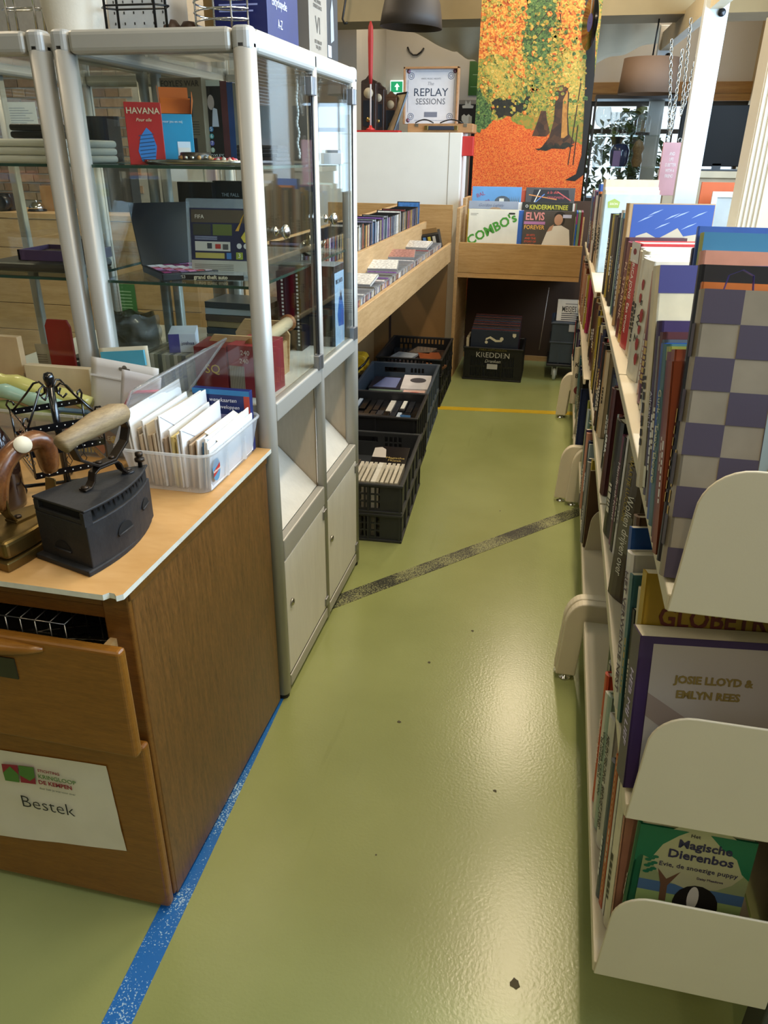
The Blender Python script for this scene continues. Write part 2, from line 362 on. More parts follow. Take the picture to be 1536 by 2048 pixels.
# daylight bay: outside ground and a hedge behind the back window
# ================================================================== DRESSER
def ribbon(mb, pts, wdir, w, t, mi=0, closed=False):
    """flat strap: rectangle section swept along pts; wdir = direction of its width"""
    pts = [Vector(p) for p in pts]; wd = Vector(wdir).normalized(); N = len(pts); vs_ = []; fs_ = []
    for i, p in enumerate(pts):
        a = pts[i - 1] if (i > 0 or closed) else p; b = pts[(i + 1) % N] if (i < N - 1 or closed) else p
        tg = (b - a).normalized(); nn = tg.cross(wd).normalized()
        vs_ += [p - wd * w / 2 - nn * t / 2, p + wd * w / 2 - nn * t / 2, p + wd * w / 2 + nn * t / 2, p - wd * w / 2 + nn * t / 2]
    for i in range(N if closed else N - 1):
        j = (i + 1) % N
        for k in range(4): fs_.append((i * 4 + k, i * 4 + (k + 1) % 4, j * 4 + (k + 1) % 4, j * 4 + k))
    if not closed: fs_ += [(3, 2, 1, 0), tuple((N - 1) * 4 + k for k in range(4))]
    return mb.add(vs_, fs_, mi)
MB.ribbon = ribbon
OAKV = wood('oak_side', '#462d13', '#80552a', 14, (9, 9, 0.9), 0.38, 0.12, 0.5, coat=0.15)
OAKH = wood('oak_front', '#714612', '#8c5b1e', 10, (1.0, 8, 9), 0.35, 0.10, 0.5, coat=0.2)
OAKR = wood('oak_rail', '#5c3812', '#7d501c', 10, (1.0, 8, 9), 0.4, 0.10, 0.5)
BOARD = wood('board_top', '#b98d54', '#caa06a', 3, (1.5, 4, 1), 0.45, 0.04, 0.7)
BOARDE = M('board_edge', '#d5d6cc', 0.6, var=0.1, scale=40)
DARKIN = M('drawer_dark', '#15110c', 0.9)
DX1, DX0, DY0, DY1, DZ = -0.627, -1.75, 0.926, 1.556, 0.738
ds = thing('dresser', 'brown oak dresser with an open top drawer and a paper note on its front', 'dresser', (DX1, DY0, 0))
def dl(x0, x1, y0, y1, z0, z1): return MB().box(x0 - DX1, x1 - DX1, y0 - DY0, y1 - DY0, z0, z1)
obj('side_panel', dl(DX1 - 0.022, DX1, DY0 + 0.012, DY1, 0.012, DZ - 0.022), OAKV, ds, bevel=0.002)
obj('side_panel', dl(DX0, DX0 + 0.022, DY0 + 0.012, DY1, 0.012, DZ - 0.022), OAKV, ds, bevel=0.002)
obj('edge_strip', dl(DX1 - 0.03, DX1 + 0.003, DY0 + 0.004, DY1, DZ - 0.022, DZ), OAKR, ds, bevel=0.002)
obj('back_panel', dl(DX0 + 0.022, DX1 - 0.022, DY1 - 0.01, DY1, 0.03, DZ), OAKV, ds)
obj('bottom_panel', dl(DX0 + 0.022, DX1 - 0.022, DY0 + 0.02, DY1, 0.03, 0.05), DARKIN, ds)
obj('stile', dl(DX1 - 0.05, DX1 - 0.001, DY0 + 0.002, DY0 + 0.024, 0.02, DZ - 0.002), OAKR, ds, bevel=0.003)
obj('top_rail', dl(DX0, DX1 - 0.05, DY0 + 0.004, DY0 + 0.024, 0.700, DZ), OAKR, ds, bevel=0.002)
obj('top_rail', dl(DX0, DX1 - 0.052, DY0 + 0.010, DY0 + 0.03, 0.672, 0.698), OAKR, ds, bevel=0.002)
obj('drawer_cavity', dl(DX0 + 0.03, DX1 - 0.052, DY0 + 0.028, DY1 - 0.02, 0.445, 0.67).box(0, 0.001, 0, 0.001, 0.3, 0.301), DARKIN, ds) if False else None
obj('mid_rail', dl(DX0, DX1 - 0.05, DY0 + 0.004, DY0 + 0.03, 0.415, 0.44), OAKR, ds)
# pale sheet of board with a chipped corner lying on top
bd = MB()
bx0, bx1, by0, by1, bz0, bz1 = DX0, -0.617, 0.893, 1.569, DZ, DZ + 0.010
pl = [(bx0, by0), (bx1 - 0.030, by0), (bx1 - 0.024, by0 + 0.009), (bx1 - 0.014, by0 + 0.008), (bx1 - 0.008, by0 + 0.002), (bx1, by0 + 0.010), (bx1, by1), (bx0, by1)]
n = len(pl)
bd.add([(x - DX1, y - DY0, bz0) for x, y in pl] + [(x - DX1, y - DY0, bz1) for x, y in pl], [tuple(range(n))[::-1]], 1)
bd.f.append(list(range(n, 2 * n))); bd.m.append(0); bd.sm.append(False)
for i in range(n): bd.f.append([i, (i + 1) % n, n + (i + 1) % n, n + i]); bd.m.append(1); bd.sm.append(False)
obj('top_board', bd, [BOARD, BOARDE], ds)
TOPZ = bz1
# upper drawer, pulled out a hand
dr = obj('drawer', dl(DX0 + 0.02, -0.621, 0.872, 0.894, 0.432, 0.655), OAKH, ds, bevel=0.007, seg=3); tag(dr, 'pulled-out upper drawer')
obj('drawer_side', dl(-0.672, -0.660, 0.894, 1.35, 0.46, 0.640), BOARD, dr)
obj('drawer_floor', dl(DX0 + 0.05, -0.672, 0.894, 1.35, 0.47, 0.478), DARKIN, dr)
hb = MB(); pts = []
for k in range(13):
    u = k / 12; x = -1.05 + 0.29 * u; b = math.sin(pi * min(1, max(0, (u) * 1.0))) ** 0.6
    pts.append((x - DX1, 0.872 - DY0 - 0.006 * b, 0.640 - 0.004 * b))
hb.tube(pts, [0.004 + 0.013 * math.sin(pi * k / 12) ** 0.7 for k in range(13)], 10)
obj('handle', hb, OAKH, dr)
obj('card_holder', dl(-0.90, -0.820, 0.8695, 0.872, 0.57, 0.612), M('holder', '#2d2c1e', 0.4), dr)
# lower drawer front
lo = obj('drawer', dl(DX0 + 0.02, -0.6275, DY0 - 0.022, DY0, 0.010, 0.428), OAKH, ds, bevel=0.007, seg=3); tag(lo, 'closed deep lower drawer')
# cutlery in the open drawer
STEEL = M('steel', '#b9b6ae', 0.28, 1.0, var=0.05)
BLACKP = M('black_plastic', '#0e0e0e', 0.35, var=0.05)
def knife(x, y, z, rz, handle):
    t = thing('table_knife', 'steel table knife with a dark handle in the open drawer', 'knife', (x, y, z), (0, 0, rz), 'cutlery in the open drawer')
    obj('blade', MB().prism([(-0.007, 0), (0.007, 0), (0.009, 0.09), (0.002, 0.115), (-0.006, 0.10)], -0.0008, 0.0008, 'z'), STEEL, t)
    obj('grip', MB().prism([(-0.006, -0.10), (0.006, -0.10), (0.008, -0.05), (0.006, 0), (-0.006, 0), (-0.008, -0.05)], -0.004, 0.004, 'z'), handle, t, bevel=0.002)
def fork(x, y, z, rz):
    t = thing('table_fork', 'steel table fork lying in the open drawer', 'fork', (x, y, z), (0, 0, rz), 'forks in the open drawer')
    obj('stem', MB().ribbon([(0, -0.1, 0), (0, -0.03, 0.003), (0, 0.03, 0.002), (0, 0.05, 0)], (1, 0, 0), 0.008, 0.002), STEEL, t)
    for q in (-0.009, -0.003, 0.003, 0.009): obj('tine', MB().ribbon([(q, 0.05, 0), (q, 0.10, 0.004)], (1, 0, 0), 0.003, 0.0015), STEEL, t)
for k in range(5): knife(-0.78 - 0.035 * k, 1.0 + 0.03 * (k % 3), 0.486 + 0.004 * k, 1.3 + 0.25 * k, BLACKP)
for k in range(4): fork(-0.72 - 0.055 * k, 1.02 + 0.02 * k, 0.515 + 0.003 * k, 1.1 + 0.3 * k)
rk = thing('wire_rack', 'small black wire cutlery rack inside the open drawer', 'wire rack', (-0.86, 1.02, 0.50))
mb = MB()
for k in range(6): mb.tube([(-0.08 + 0.03 * k, -0.05, 0), (-0.08 + 0.03 * k, -0.05, 0.12), (-0.08 + 0.03 * k, 0.05, 0.12), (-0.08 + 0.03 * k, 0.05, 0)], 0.0015, 5)
mb.tube([(-0.08, -0.05, 0.12), (0.07, -0.05, 0.12), (0.07, 0.05, 0.12), (-0.08, 0.05, 0.12)], 0.002, 5, closed=True)
obj('wires', mb, STEEL, rk)
# ---- paper note on the lower drawer
PAPER = M('paper', '#d9d4c0', 0.7, var=0.04, scale=12)
yp = DY0 - 0.0225
def pp(px, py, dy=0.0): return gy(px, py, yp + dy)
ctl, ctr, cbr, cbl = pp(-190, 1470), pp(213, 1531), pp(254, 1701), pp(-150, 1650)
root = pp(30, 1600)
note = thing('paper_note', 'creased white paper note with a shop logo taped to the lower drawer', 'paper note', root)
mid = pp(231, 1610)
def nv(u, v):
    a = ctl.lerp(ctr, u); b = cbl.lerp(cbr, u); p = b.lerp(a, v)
    return Vector((p.x, yp - 0.0012 - 0.0018 * abs(math.sin(9 * u + 5 * v)) * math.sin(7 * v + 3 * u) ** 2, p.z)) - root
obj('sheet', MB().grid(nv, 22, 12), PAPER, note)
tear = [pp(213 + 17, 1602), pp(225, 1611), pp(232, 1612)]
RED, GREEN = '#8e1f33', '#4e7d33'
def npoly(name, pts, col, lift=0.006):
    mb = MB(); mb.add([tuple(Vector((p.x, yp - lift, p.z)) - root) for p in [pp(*q) for q in pts]], [tuple(range(len(pts)))])
    return obj(name, mb, ink(col), note)
npoly('logo', [(7, 1523), (39, 1526), (43, 1559), (15, 1556), (10, 1540)], RED)
npoly('logo', [(11, 1540), (24, 1528), (41, 1544), (43, 1560), (15, 1556)], GREEN, 0.0064)
npoly('logo', [(41, 1526), (71, 1530), (76, 1564), (46, 1560)], RED)
npoly('logo', [(41, 1526), (71, 1530), (74, 1550), (64, 1557), (43, 1545)], GREEN, 0.0064)
def ntext(s, px, py, size, col, bold=0.0, **k):
    p = pp(px, py); return lettering(s, note, (p.x - root.x, yp - 0.0065 - root.y, p.z - root.z), R_FRONT, size, col, bold, 'LEFT', **k)
ntext('STICHTING', 79, 1536, 0.0090, RED, 0.0001)
ntext('KRINGLOOP', 80, 1547.5, 0.0140, GREEN, 0.0)
ntext('DE KEMPEN', 81, 1559, 0.0135, RED, 0.0003)
ntext('daar heb je wat voor over', 83, 1571, 0.0072, '#8a8a78')
ntext('Bestek', 45, 1597, 0.043, '#16161a', -0.0006)
# ---- charcoal iron
IRON = M('cast_iron', '#29292b', 0.58, 0.3, var=0.25, scale=30, bump=0.35, bscale=120)
IRONB = M('iron_shade_black', '#050505', 0.9)  # near-black standing for the shade in the vents and lid gap
STRAP = M('iron_strap', '#3b322a', 0.42, 0.8, var=0.2, scale=25, bump=0.2)
HWOOD = wood('worn_handle', '#6e5a3e', '#98835f', 8, (3, 3, 20), 0.6, 0.25)
A, B, Tp = gz(97, 1108, TOPZ), gz(180, 1152, TOPZ), gz(309, 1040, TOPZ)
midp = (A + B) / 2; ang = -math.atan2(Tp.x - midp.x, Tp.y - midp.y); Wd = (B - A).length / 2; Lg = (Tp - midp).length
ci = thing('charcoal_iron', 'large black cast-iron charcoal iron with a worn wooden handle', 'iron', (midp.x, midp.y, TOPZ), ang)
def outline(w, l, y0=0.0, n=9):
    r = [(w, y0)]
    for k in range(1, n): u = k / n; r.append((w * (1 - u ** 2.3), y0 + l * u))
    pts = r + [(0, y0 + l)] + [(-x, y) for x, y in r[::-1]]
    return pts
body = MB().prism(outline(Wd, Lg), 0.008, 0.088, 'z').box(-Wd, Wd, 0.0, 0.006, 0.088, 0.096).box(Wd - 0.012, Wd, 0.0, 0.012, 0.088, 0.109).box(-Wd, -Wd + 0.012, 0.0, 0.012, 0.088, 0.109)
obj('body', body, IRON, ci, bevel=0.002)
obj('sole_plate', MB().prism(outline(Wd + 0.004, Lg + 0.006, -0.012), 0.0, 0.010, 'z'), IRON, ci, bevel=0.002)
obj('gap_shade_block', MB().prism(outline(Wd * 0.90, Lg * 0.93, 0.008), 0.088, 0.109, 'z'), IRONB, ci)  # black filler that paints the shade in the gap under the lid
# toothed rim on both long sides
for sgn in (1, -1):
    mb = MB(); ol = [p for p in outline(Wd - 0.002, Lg - 0.004) if p[0] * sgn >= 0]
    if sgn < 0: ol = ol[::-1]
    N = 13
    def at(u):
        q = u * (len(ol) - 1); i = min(int(q), len(ol) - 2); f_ = q - i
        return ol[i][0] + (ol[i + 1][0] - ol[i][0]) * f_, ol[i][1] + (ol[i + 1][1] - ol[i][1]) * f_
    for k in range(N):
        x0, y0 = at(0.10 + 0.8 * k / N); x1, y1 = at(0.10 + 0.8 * (k + 1) / N)
        mb.add([(x0, y0, 0.110), (x1, y1, 0.110), ((x0 + x1) / 2, (y0 + y1) / 2, 0.092 + 0.006 * (k % 2))], [(0, 1, 2), (2, 1, 0)])
    obj('toothed_rim', mb, IRON, ci)
lid = obj('lid', MB().prism(outline(Wd + 0.001, Lg + 0.001), 0.1095, 0.114, 'z'), IRON, ci, bevel=0.0015)
obj('corner_plate', MB().box(Wd - 0.006, Wd + 0.001, -0.002, 0.014, 0.086, 0.110), IRON, ci)
obj('latch_pin', MB().lathe([(0.004, 0), (0.004, 0.012), (0.009, 0.012), (0.009, 0.017), (0.004, 0.02), (0.007, 0.022), (0.007, 0.028), (0.0, 0.030)], 12, T=Matrix.Translation((0, Lg - 0.016, 0.114))), STRAP, ci)
obj('rivet', MB().lathe([(0.011, 0), (0.010, 0.003), (0, 0.005)], 12, T=Matrix.Translation((0, Lg - 0.045, 0.114))), IRON, ci)
def half_hole_shade(u, z, w, sgn=1, back=False):
    mb = MB(); N = 10
    if back: c = (u, -0.0008, z); dx = Vector((1, 0, 0)); nrm = Vector((0, -1, 0))
    else:
        x0, y0 = [p for p in [(Wd * (1 - a ** 2.3), Lg * a) for a in (u - 0.05, u + 0.05)]][0]; x1, y1 = Wd * (1 - (u + 0.05) ** 2.3), Lg * (u + 0.05)
        dx = Vector((x1 - x0, y1 - y0, 0)).normalized(); nrm = Vector((dx.y, -dx.x, 0)); c = Vector((Wd * (1 - u ** 2.3), Lg * u, z)) + nrm * 0.0012
    c = Vector(c); pts = [c + dx * (w * math.cos(pi * k / N)) + Vector((0, 0, w * 0.85 * math.sin(pi * k / N))) for k in range(N + 1)]
    mb.add([tuple(p) for p in pts], [tuple(range(N + 1))]); obj('vent_hole_shade', mb, IRONB, ci)  # dark patch painted for the shade inside the vent, not an opening
    obj('vent_sill', MB().tube([c - dx * w + nrm * 0.001, c + dx * w + nrm * 0.001], 0.002, 6), IRON, ci)
half_hole_shade(0.42, 0.042, 0.021); half_hole_shade(0.80, 0.052, 0.017); half_hole_shade(-0.005, 0.028, 0.02, back=True)
hz = 0.114
sp = MB()
sp.ribbon([(0, 0.052, hz + 0.003), (0, 0.066, hz + 0.004), (0, 0.074, hz + 0.012), (0, 0.078, hz + 0.026), (0, 0.088, hz + 0.031), (0, 0.128, hz + 0.031), (0, 0.134, hz + 0.024), (0, 0.138, hz + 0.012), (0, 0.146, hz + 0.004), (0, 0.160, hz + 0.003)], (1, 0, 0), 0.017, 0.004)
sp.ribbon([(0, 0.052, hz + 0.098), (0, 0.046, hz + 0.080), (0, 0.054, hz + 0.058), (0, 0.088, hz + 0.036), (0, 0.124, hz + 0.036), (0, 0.154, hz + 0.060), (0, 0.162, hz + 0.082), (0, 0.152, hz + 0.104)], (1, 0, 0), 0.019, 0.005)
obj('handle_bracket', sp, STRAP, ci, bevel=0.001)
for y in (0.058, 0.153): obj('rivet', MB().lathe([(0.007, 0), (0.006, 0.003), (0, 0.005)], 10, T=Matrix.Translation((0, y, hz + 0.005))), STRAP, ci)
for y in (0.094, 0.122): obj('rivet', MB().lathe([(0.006, 0), (0.005, 0.003), (0, 0.004)], 10, T=Matrix.Translation((0, y, hz + 0.0385))), STRAP, ci)
hp = [(0, 0.026, hz + 0.090), (0, 0.030, hz + 0.092), (0, 0.055, hz + 0.098), (0, 0.10, hz + 0.106), (0, 0.14, hz + 0.110), (0, 0.162, hz + 0.108), (0, 0.168, hz + 0.106)]
obj('grip', MB().tube(hp, [0.013, 0.0165, 0.0155, 0.020, 0.0205, 0.0165, 0.010], 14), HWOOD, ci)
# ---- brass spirit iron, cut by the picture's left edge
BRASS = M('aged_brass', '#6e5a30', 0.38, 0.85, var=0.3, scale=14, bump=0.15)
MAHO = wood('mahogany', '#4a2811', '#7a4a22', 10, (4, 4, 4), 0.32, 0.06, coat=0.4)
c0 = gz(78, 1132, TOPZ)
bi = thing('brass_iron', 'tarnished brass iron with a curved brown wooden handle and price sticker', 'iron', (c0.x - 0.085, c0.y + 0.0, TOPZ), math.radians(-14))
obj('sole_plate', MB().prism(outline(0.060, 0.20, -0.02), 0.0, 0.018, 'z'), BRASS, bi, bevel=0.003)
obj('body', MB().prism(outline(0.056, 0.19, -0.015), 0.018, 0.052, 'z'), BRASS, bi, bevel=0.008, seg=3)
obj('spirit_cup', MB().lathe([(0.017, 0), (0.018, 0.026), (0.021, 0.03), (0.021, 0.034), (0.016, 0.034), (0.015, 0.010), (0, 0.010)], 20, T=Matrix.Translation((0.0, -0.005, 0.052)), caps=False), BRASS, bi)
mb = MB()
mb.ribbon([(0, 0.045, 0.053), (0, 0.125, 0.053)], (1, 0, 0), 0.030, 0.006)
mb.ribbon([(0, 0.050, 0.053), (0, 0.038, 0.075), (0, 0.036, 0.13)], (1, 0, 0), 0.026, 0.004)
mb.ribbon([(0, 0.118, 0.053), (0, 0.134, 0.066), (0, 0.140, 0.10)], (1, 0, 0), 0.024, 0.004)
obj('handle_bracket', mb, BRASS, bi, bevel=0.001)
for y in (0.06, 0.11): obj('rivet', MB().lathe([(0.007, 0), (0.006, 0.003), (0, 0.005)], 10, T=Matrix.Translation((0, y, 0.056))), STRAP, bi)
hp = [(0, 0.034, 0.075), (0, 0.034, 0.11), (0, 0.042, 0.145), (0, 0.066, 0.168), (0, 0.10, 0.178), (0, 0.124, 0.180), (0, 0.140, 0.168), (0, 0.144, 0.14), (0, 0.142, 0.105)]
obj('grip', MB().tube(hp, [0.010, 0.016, 0.019, 0.018, 0.017, 0.019, 0.022, 0.020, 0.016], 14), MAHO, bi, sub=1)
st = obj('price_sticker', MB().lathe([(0.0, 0.0012), (0.015, 0.0006), (0.015, 0.0)], 20, T=Matrix.Translation((0.0175, 0.086, 0.184)) @ Vector((0.85, -0.35, 0.62)).to_track_quat('Z', 'Y').to_matrix().to_4x4()), PAPER, bi)
# ================================================================== SHOW CASES
ALU = M('satin_aluminium', '#aba9a2', 0.40, 0.2, var=0.03, scale=3)
ALUJ = M('aluminium_joint', '#b2b3b2', 0.45, 0.25, var=0.04)
GLASS = thin_glass('showcase_glass', (0.955, 0.975, 0.965), 1.0)
GSHELF = thin_glass('shelf_glass', (0.92, 0.96, 0.94), 0.9)
GEDGE = M('glass_edge', '#2c4a40', 0.15, 0.0, var=0.05, spec=0.8)
PANEL = wood('birch_white', '#cfcdc4', '#dad8cf', 4, (6, 6, 1), 0.4, 0.03, 0.6)
PANELB = wood('birch_beige', '#b6a791', '#c2b49e', 4, (6, 6, 1), 0.5, 0.03, 0.6)
SEAM = M('black_rubber', '#15161a', 0.6)
SX0, SX1, SY0, SYM, SY1, SZ1 = -1.040, -0.611, 1.571, 1.985, 2.385, 1.597
PW = 0.042
def post(mb, x0, x1, y0, y1, z0, z1, r=0.012): mb.prism(rrect(x0, x1, y0, y1, r, 4), z0, z1, 'z', sm=True); return mb
Z_R1, Z_R1T, Z_R2, Z_R2T = 0.800, 0.846, 0.422, 0.482
ZS1, ZS2 = 1.352, 1.113
def cabinet(label, x0, x1, doors):
    t = thing('display_cabinet', label, 'display cabinet', (x1, SY0, 0))
    L = lambda x0_, x1_, y0, y1, z0, z1: MB().box(x0_ - x1, x1_ - x1, y0 - SY0, y1 - SY0, z0, z1)
    for (xa, ya, r) in ((x1 - PW, SY0, 0.016), (x0, SY0, 0.016), (x0, SY1 - PW, 0.012), (x1 - PW, SY1 - PW, 0.016)):
        obj('post', post(MB(), xa - x1, xa + PW - x1, ya - SY0, ya + PW - SY0, 0.016, SZ1 - 0.03, r), ALU, t)
        obj('corner_joint', MB().prism(rrect(xa - x1, xa + PW - x1, ya - SY0, ya + PW - SY0, 0.014, 4), SZ1 - 0.046, SZ1, 'z'), ALUJ, t, bevel=0.010, seg=3)
        obj('foot', MB().lathe([(0.018, 0), (0.018, 0.016)], 12, T=Matrix.Translation((xa + PW / 2 - x1, ya + PW / 2 - SY0, 0))), SEAM, t)
    obj('post', post(MB(), -PW * 0.6, 0, SYM - 0.012 - SY0, SYM + 0.012 - SY0, 0.016, SZ1 - 0.006, 0.008), ALU, t)
    for y in (SY0, SY1 - PW): obj('top_rail', L(x0 + PW, x1 - PW, y, y + PW, SZ1 - 0.044, SZ1 - 0.002), ALU, t, bevel=0.010, seg=3)
    for x in (x0, x1 - PW): obj('top_rail', L(x, x + PW, SY0 + PW, SY1 - PW, SZ1 - 0.044, SZ1 - 0.002), ALU, t, bevel=0.010, seg=3)
    obj('top_panel', L(x0 + 0.02, x1 - 0.02, SY0 + 0.02, SY1 - 0.02, SZ1 - 0.03, SZ1 - 0.022), GLASS, t)
    for (xa, ya, xb, yb) in ((x0 + PW, SY0 + 0.018, x1 - PW, SY0 + 0.023), (x0 + PW, SY1 - 0.023, x1 - PW, SY1 - 0.018), (x0 + 0.018, SY0 + PW, x0 + 0.023, SY1 - PW)):
        obj('side_pane', L(xa, xb, ya, yb, Z_R1T - 0.02, SZ1 - 0.04), GLASS, t)
        obj('lower_panel', L(xa, xb, ya, yb, 0.03, Z_R1T - 0.02), PANELB, t)
    for y0, y1 in ((SY0 + PW, SYM - 0.012), (SYM + 0.012, SY1 - PW)):
        for (za, zb) in ((Z_R1, Z_R1T), (Z_R2, Z_R2T), (0.018, 0.056)):
            obj('cross_rail', L(x1 - 0.026, x1 - 0.002, y0, y1, za, zb), ALU, t, bevel=0.004)
        obj('cross_rail', L(x0, x1 - 0.05, y0, y0 + 0.02, 0.02, 0.05), ALU, t)
    obj('base_board', L(x0 + 0.02, x1 - 0.022, SY0 + 0.02, SY1 - 0.02, Z_R1T - 0.018, Z_R1T - 0.002), PANEL, t)
    obj('compartment_floor', L(x0 + 0.02, x1 - 0.022, SY0 + 0.02, SY1 - 0.02, 0.40, 0.41), PANELB, t)
    obj('partition', L(x0 + 0.02, x1 - 0.03, SYM - 0.006, SYM + 0.006, 0.05, Z_R1), PANELB, t)
    obj('partition', L(x0 + 0.02, x1 - 0.03, SY1 - 0.03, SY1 - 0.022, 0.05, Z_R1), PANELB, t)
    for y0, y1 in ((SY0 + 0.03, SYM - 0.008), (SYM + 0.008, SY1 - 0.034)):   # sloping display boards
        obj('sloped_board', MB().prism([(-0.03, 0.472), (-0.028, 0.480), (-0.27, 0.720), (-0.28, 0.712)], y0 - SY0, y1 - SY0, 'y'), PANEL, t)
    # vertical metal profile in the mid back
    obj('post', post(MB(), x0 - x1, x0 + 0.022 - x1, SYM - 0.011 - SY0, SYM + 0.011 - SY0, 0.016, SZ1 - 0.04, 0.004), ALU, t)
    for z in (ZS1, ZS2):
        s_ = obj('glass_shelf', L(x0 + 0.026, x1 - 0.032, SY0 + 0.026, SY1 - 0.026, z - 0.006, z), GSHELF, t)
        obj('shelf_edge', L(x0 + 0.026, x1 - 0.032, SY0 + 0.0245, SY0 + 0.026, z - 0.006, z).box(-0.032, -0.0305, 0.026, SY1 - 0.026 - SY0, z - 0.006, z), GEDGE, s_)
    if doors:
        for (y0, y1) in ((SY0 + PW + 0.002, SYM - 0.018), (SYM + 0.014, SY1 - PW + 0.004)):
            d = obj('glass_door', L(x1 - 0.012, x1 - 0.007, y0, y1, Z_R1T - 0.004, SZ1 - 0.048), GLASS, t)
            yk = y0 + 0.055
            T = Matrix.Translation((-0.007, yk - SY0, 1.222)) @ Matrix.Rotation(pi / 2, 4, 'Y')
            obj('knob', MB().lathe([(0.010, 0), (0.010, 0.004), (0.0045, 0.006), (0.0045, 0.014), (0.010, 0.018), (0.0155, 0.024), (0.0155, 0.028), (0.009, 0.033), (0, 0.034)], 18, T=T), M('nickel', '#b7b3aa', 0.22, 1.0, var=0.0), d)
            for z in (Z_R1T + 0.014, SZ1 - 0.075):
                obj('hinge', L(x1 - 0.014, x1 + 0.002, y1 - 0.026, y1 - 0.003, z - 0.02, z + 0.02).box(-0.006, 0.004, y1 - 0.004 - SY0, y1 + 0.009 - SY0, z - 0.02, z + 0.02), M('hinge_metal', '#8f9094', 0.35, 0.8), d, bevel=0.002)
            obj('edge_seal', L(x1 - 0.014, x1 - 0.005, y1 - 0.002, y1 + 0.004, Z_R1T, SZ1 - 0.05), SEAM, d)
            dd = obj('lower_door', L(x1 - 0.016, x1 - 0.004, y0 - 0.002, y1 + 0.004, 0.062, Z_R2 - 0.004), PANEL, t, bevel=0.002)
            T = Matrix.Translation((-0.004, y0 + 0.035 - SY0, 0.275)) @ Matrix.Rotation(pi / 2, 4, 'Y')
            obj('lock', MB().lathe([(0.011, 0), (0.011, 0.004), (0.009, 0.006), (0.004, 0.006), (0.004, 0.0075), (0, 0.0075)], 16, T=T), MATS['nickel'], dd)
            for z in (0.085, Z_R2 - 0.03):
                obj('hinge', L(x1 - 0.006, x1 + 0.001, y1 - 0.016, y1 + 0.012, z - 0.014, z + 0.014), MATS['hinge_metal'], dd, bevel=0.002)
            obj('door_gap', L(x1 - 0.010, x1 - 0.005, y0 - 0.002, y1 + 0.004, 0.057, 0.0615), SEAM, dd)
    return t
show = cabinet('aluminium glass display cabinet with two knobbed doors facing the aisle', SX0, SX1, True)
show2 = cabinet('aluminium glass display cabinet holding the folded white shirts and red comb', SX0 - 0.02 - 0.43, SX0 - 0.014, False)
# ---- helper: a box placed where the photo shows it, on a plane y = Y
COVER = objcol('printed_card', 0.4, 0.10, 14); COVERG = objcol('glossy_print', 0.22, 0.14, 20, coat=0.3)
def pxrect(x0, x1, yt, yb, Y):
    a = gy((x0 + x1) / 2, yt, Y); b = gy((x0 + x1) / 2, yb, Y); l = gy(x0, (yt + yb) / 2, Y).x; r = gy(x1, (yt + yb) / 2, Y).x
    return l, r, b.z, a.z
def pxbox(name, label, cat, x0, x1, yt, yb, Y, depth, col, zb=None, rz=0.0, group=None, mat=None, bevel=0.0008, rx=0.0):
    l, r, zb_, zt = pxrect(x0, x1, yt, yb, Y); h = zt - zb_
    z = zb_ if zb is None else zb
    if zb is not None: h = zt - zb
    o = obj(name, MB().box(-(r - l) / 2, (r - l) / 2, 0, depth, 0, h), mat or COVER, None, ((l + r) / 2, Y, z), (rx, 0, rz), col, bevel)
    tag(o, label, cat, group); o['w'] = r - l; o['h'] = h; o['d'] = depth
    return o
def front_T(o): return Matrix.Rotation(pi / 2, 4, 'X')                     # 2d (x,z) on local plane y=0 facing -y
def fpatch(o, name, poly, col, lift=0.0006):
    mb = MB(); mb.add([(x, -lift, z) for x, z in poly], [tuple(range(len(poly)))]); return obj(name, mb, ink(col), o)
def frect(o, name, x0, x1, z0, z1, col, lift=0.0006): return fpatch(o, name, [(x0, z0), (x1, z0), (x1, z1), (x0, z1)], col, lift)
def ftext(o, s, x, z, size, col='#111111', lift=0.0008, **k): return lettering(s, o, (x, -lift, z), R_FRONT, size, col, **k)
def barcode(o, x0, x1, z0, z1, lift=0.0009, bg='#d8d4c8'):
    frect(o, 'price_label', x0, x1, z0, z1, bg, lift)
    mb = MB(); n = 9
    for k in range(n):
        xa = x0 + (x1 - x0) * (0.15 + 0.7 * k / n); w = (x1 - x0) * rnd.choice((0.02, 0.035, 0.05))
        mb.add([(xa, -lift - 0.0003, z0 + (z1 - z0) * 0.12), (xa + w, -lift - 0.0003, z0 + (z1 - z0) * 0.12), (xa + w, -lift - 0.0003, z0 + (z1 - z0) * 0.55), (xa, -lift - 0.0003, z0 + (z1 - z0) * 0.55)], [(0, 1, 2, 3)])
    obj('barcode', mb, ink('#1a1a1a'), o)
# ---- upper glass shelf
rb = pxbox('cigar_box', 'tall dark red printed carton with a blue feather on the upper glass shelf', 'box', 258, 322, 204, 322, 1.68, 0.055, '#a8201f', ZS1, math.radians(27))
w, h = rb['w'], rb['h']
ftext(rb, 'HAVANA', 0.0, h * 0.86, 0.017, '#cdbb9a', bold=0.0002)
ftext(rb, 'Pour elle', 0.0, h * 0.72, 0.009, '#d7c6a0', shear=0.3)
fpatch(rb, 'feather', [(-0.012, h * 0.05), (0.016, h * 0.05), (0.022, h * 0.30), (0.014, h * 0.52), (0.004, h * 0.60), (-0.010, h * 0.46), (-0.018, h * 0.22)], '#2f74b8')
for k in range(7): fpatch(rb, 'feather_stripe', [(-0.014, h * (0.10 + 0.06 * k)), (0.018, h * (0.13 + 0.06 * k)), (0.018, h * (0.145 + 0.06 * k)), (-0.014, h * (0.115 + 0.06 * k))], '#1b3f66', 0.0009)
obj('price_label', MB().box(-w / 2 - 0.0006, -w / 2, 0.010, 0.048, h * 0.18, h * 0.55), PAPER, rb)
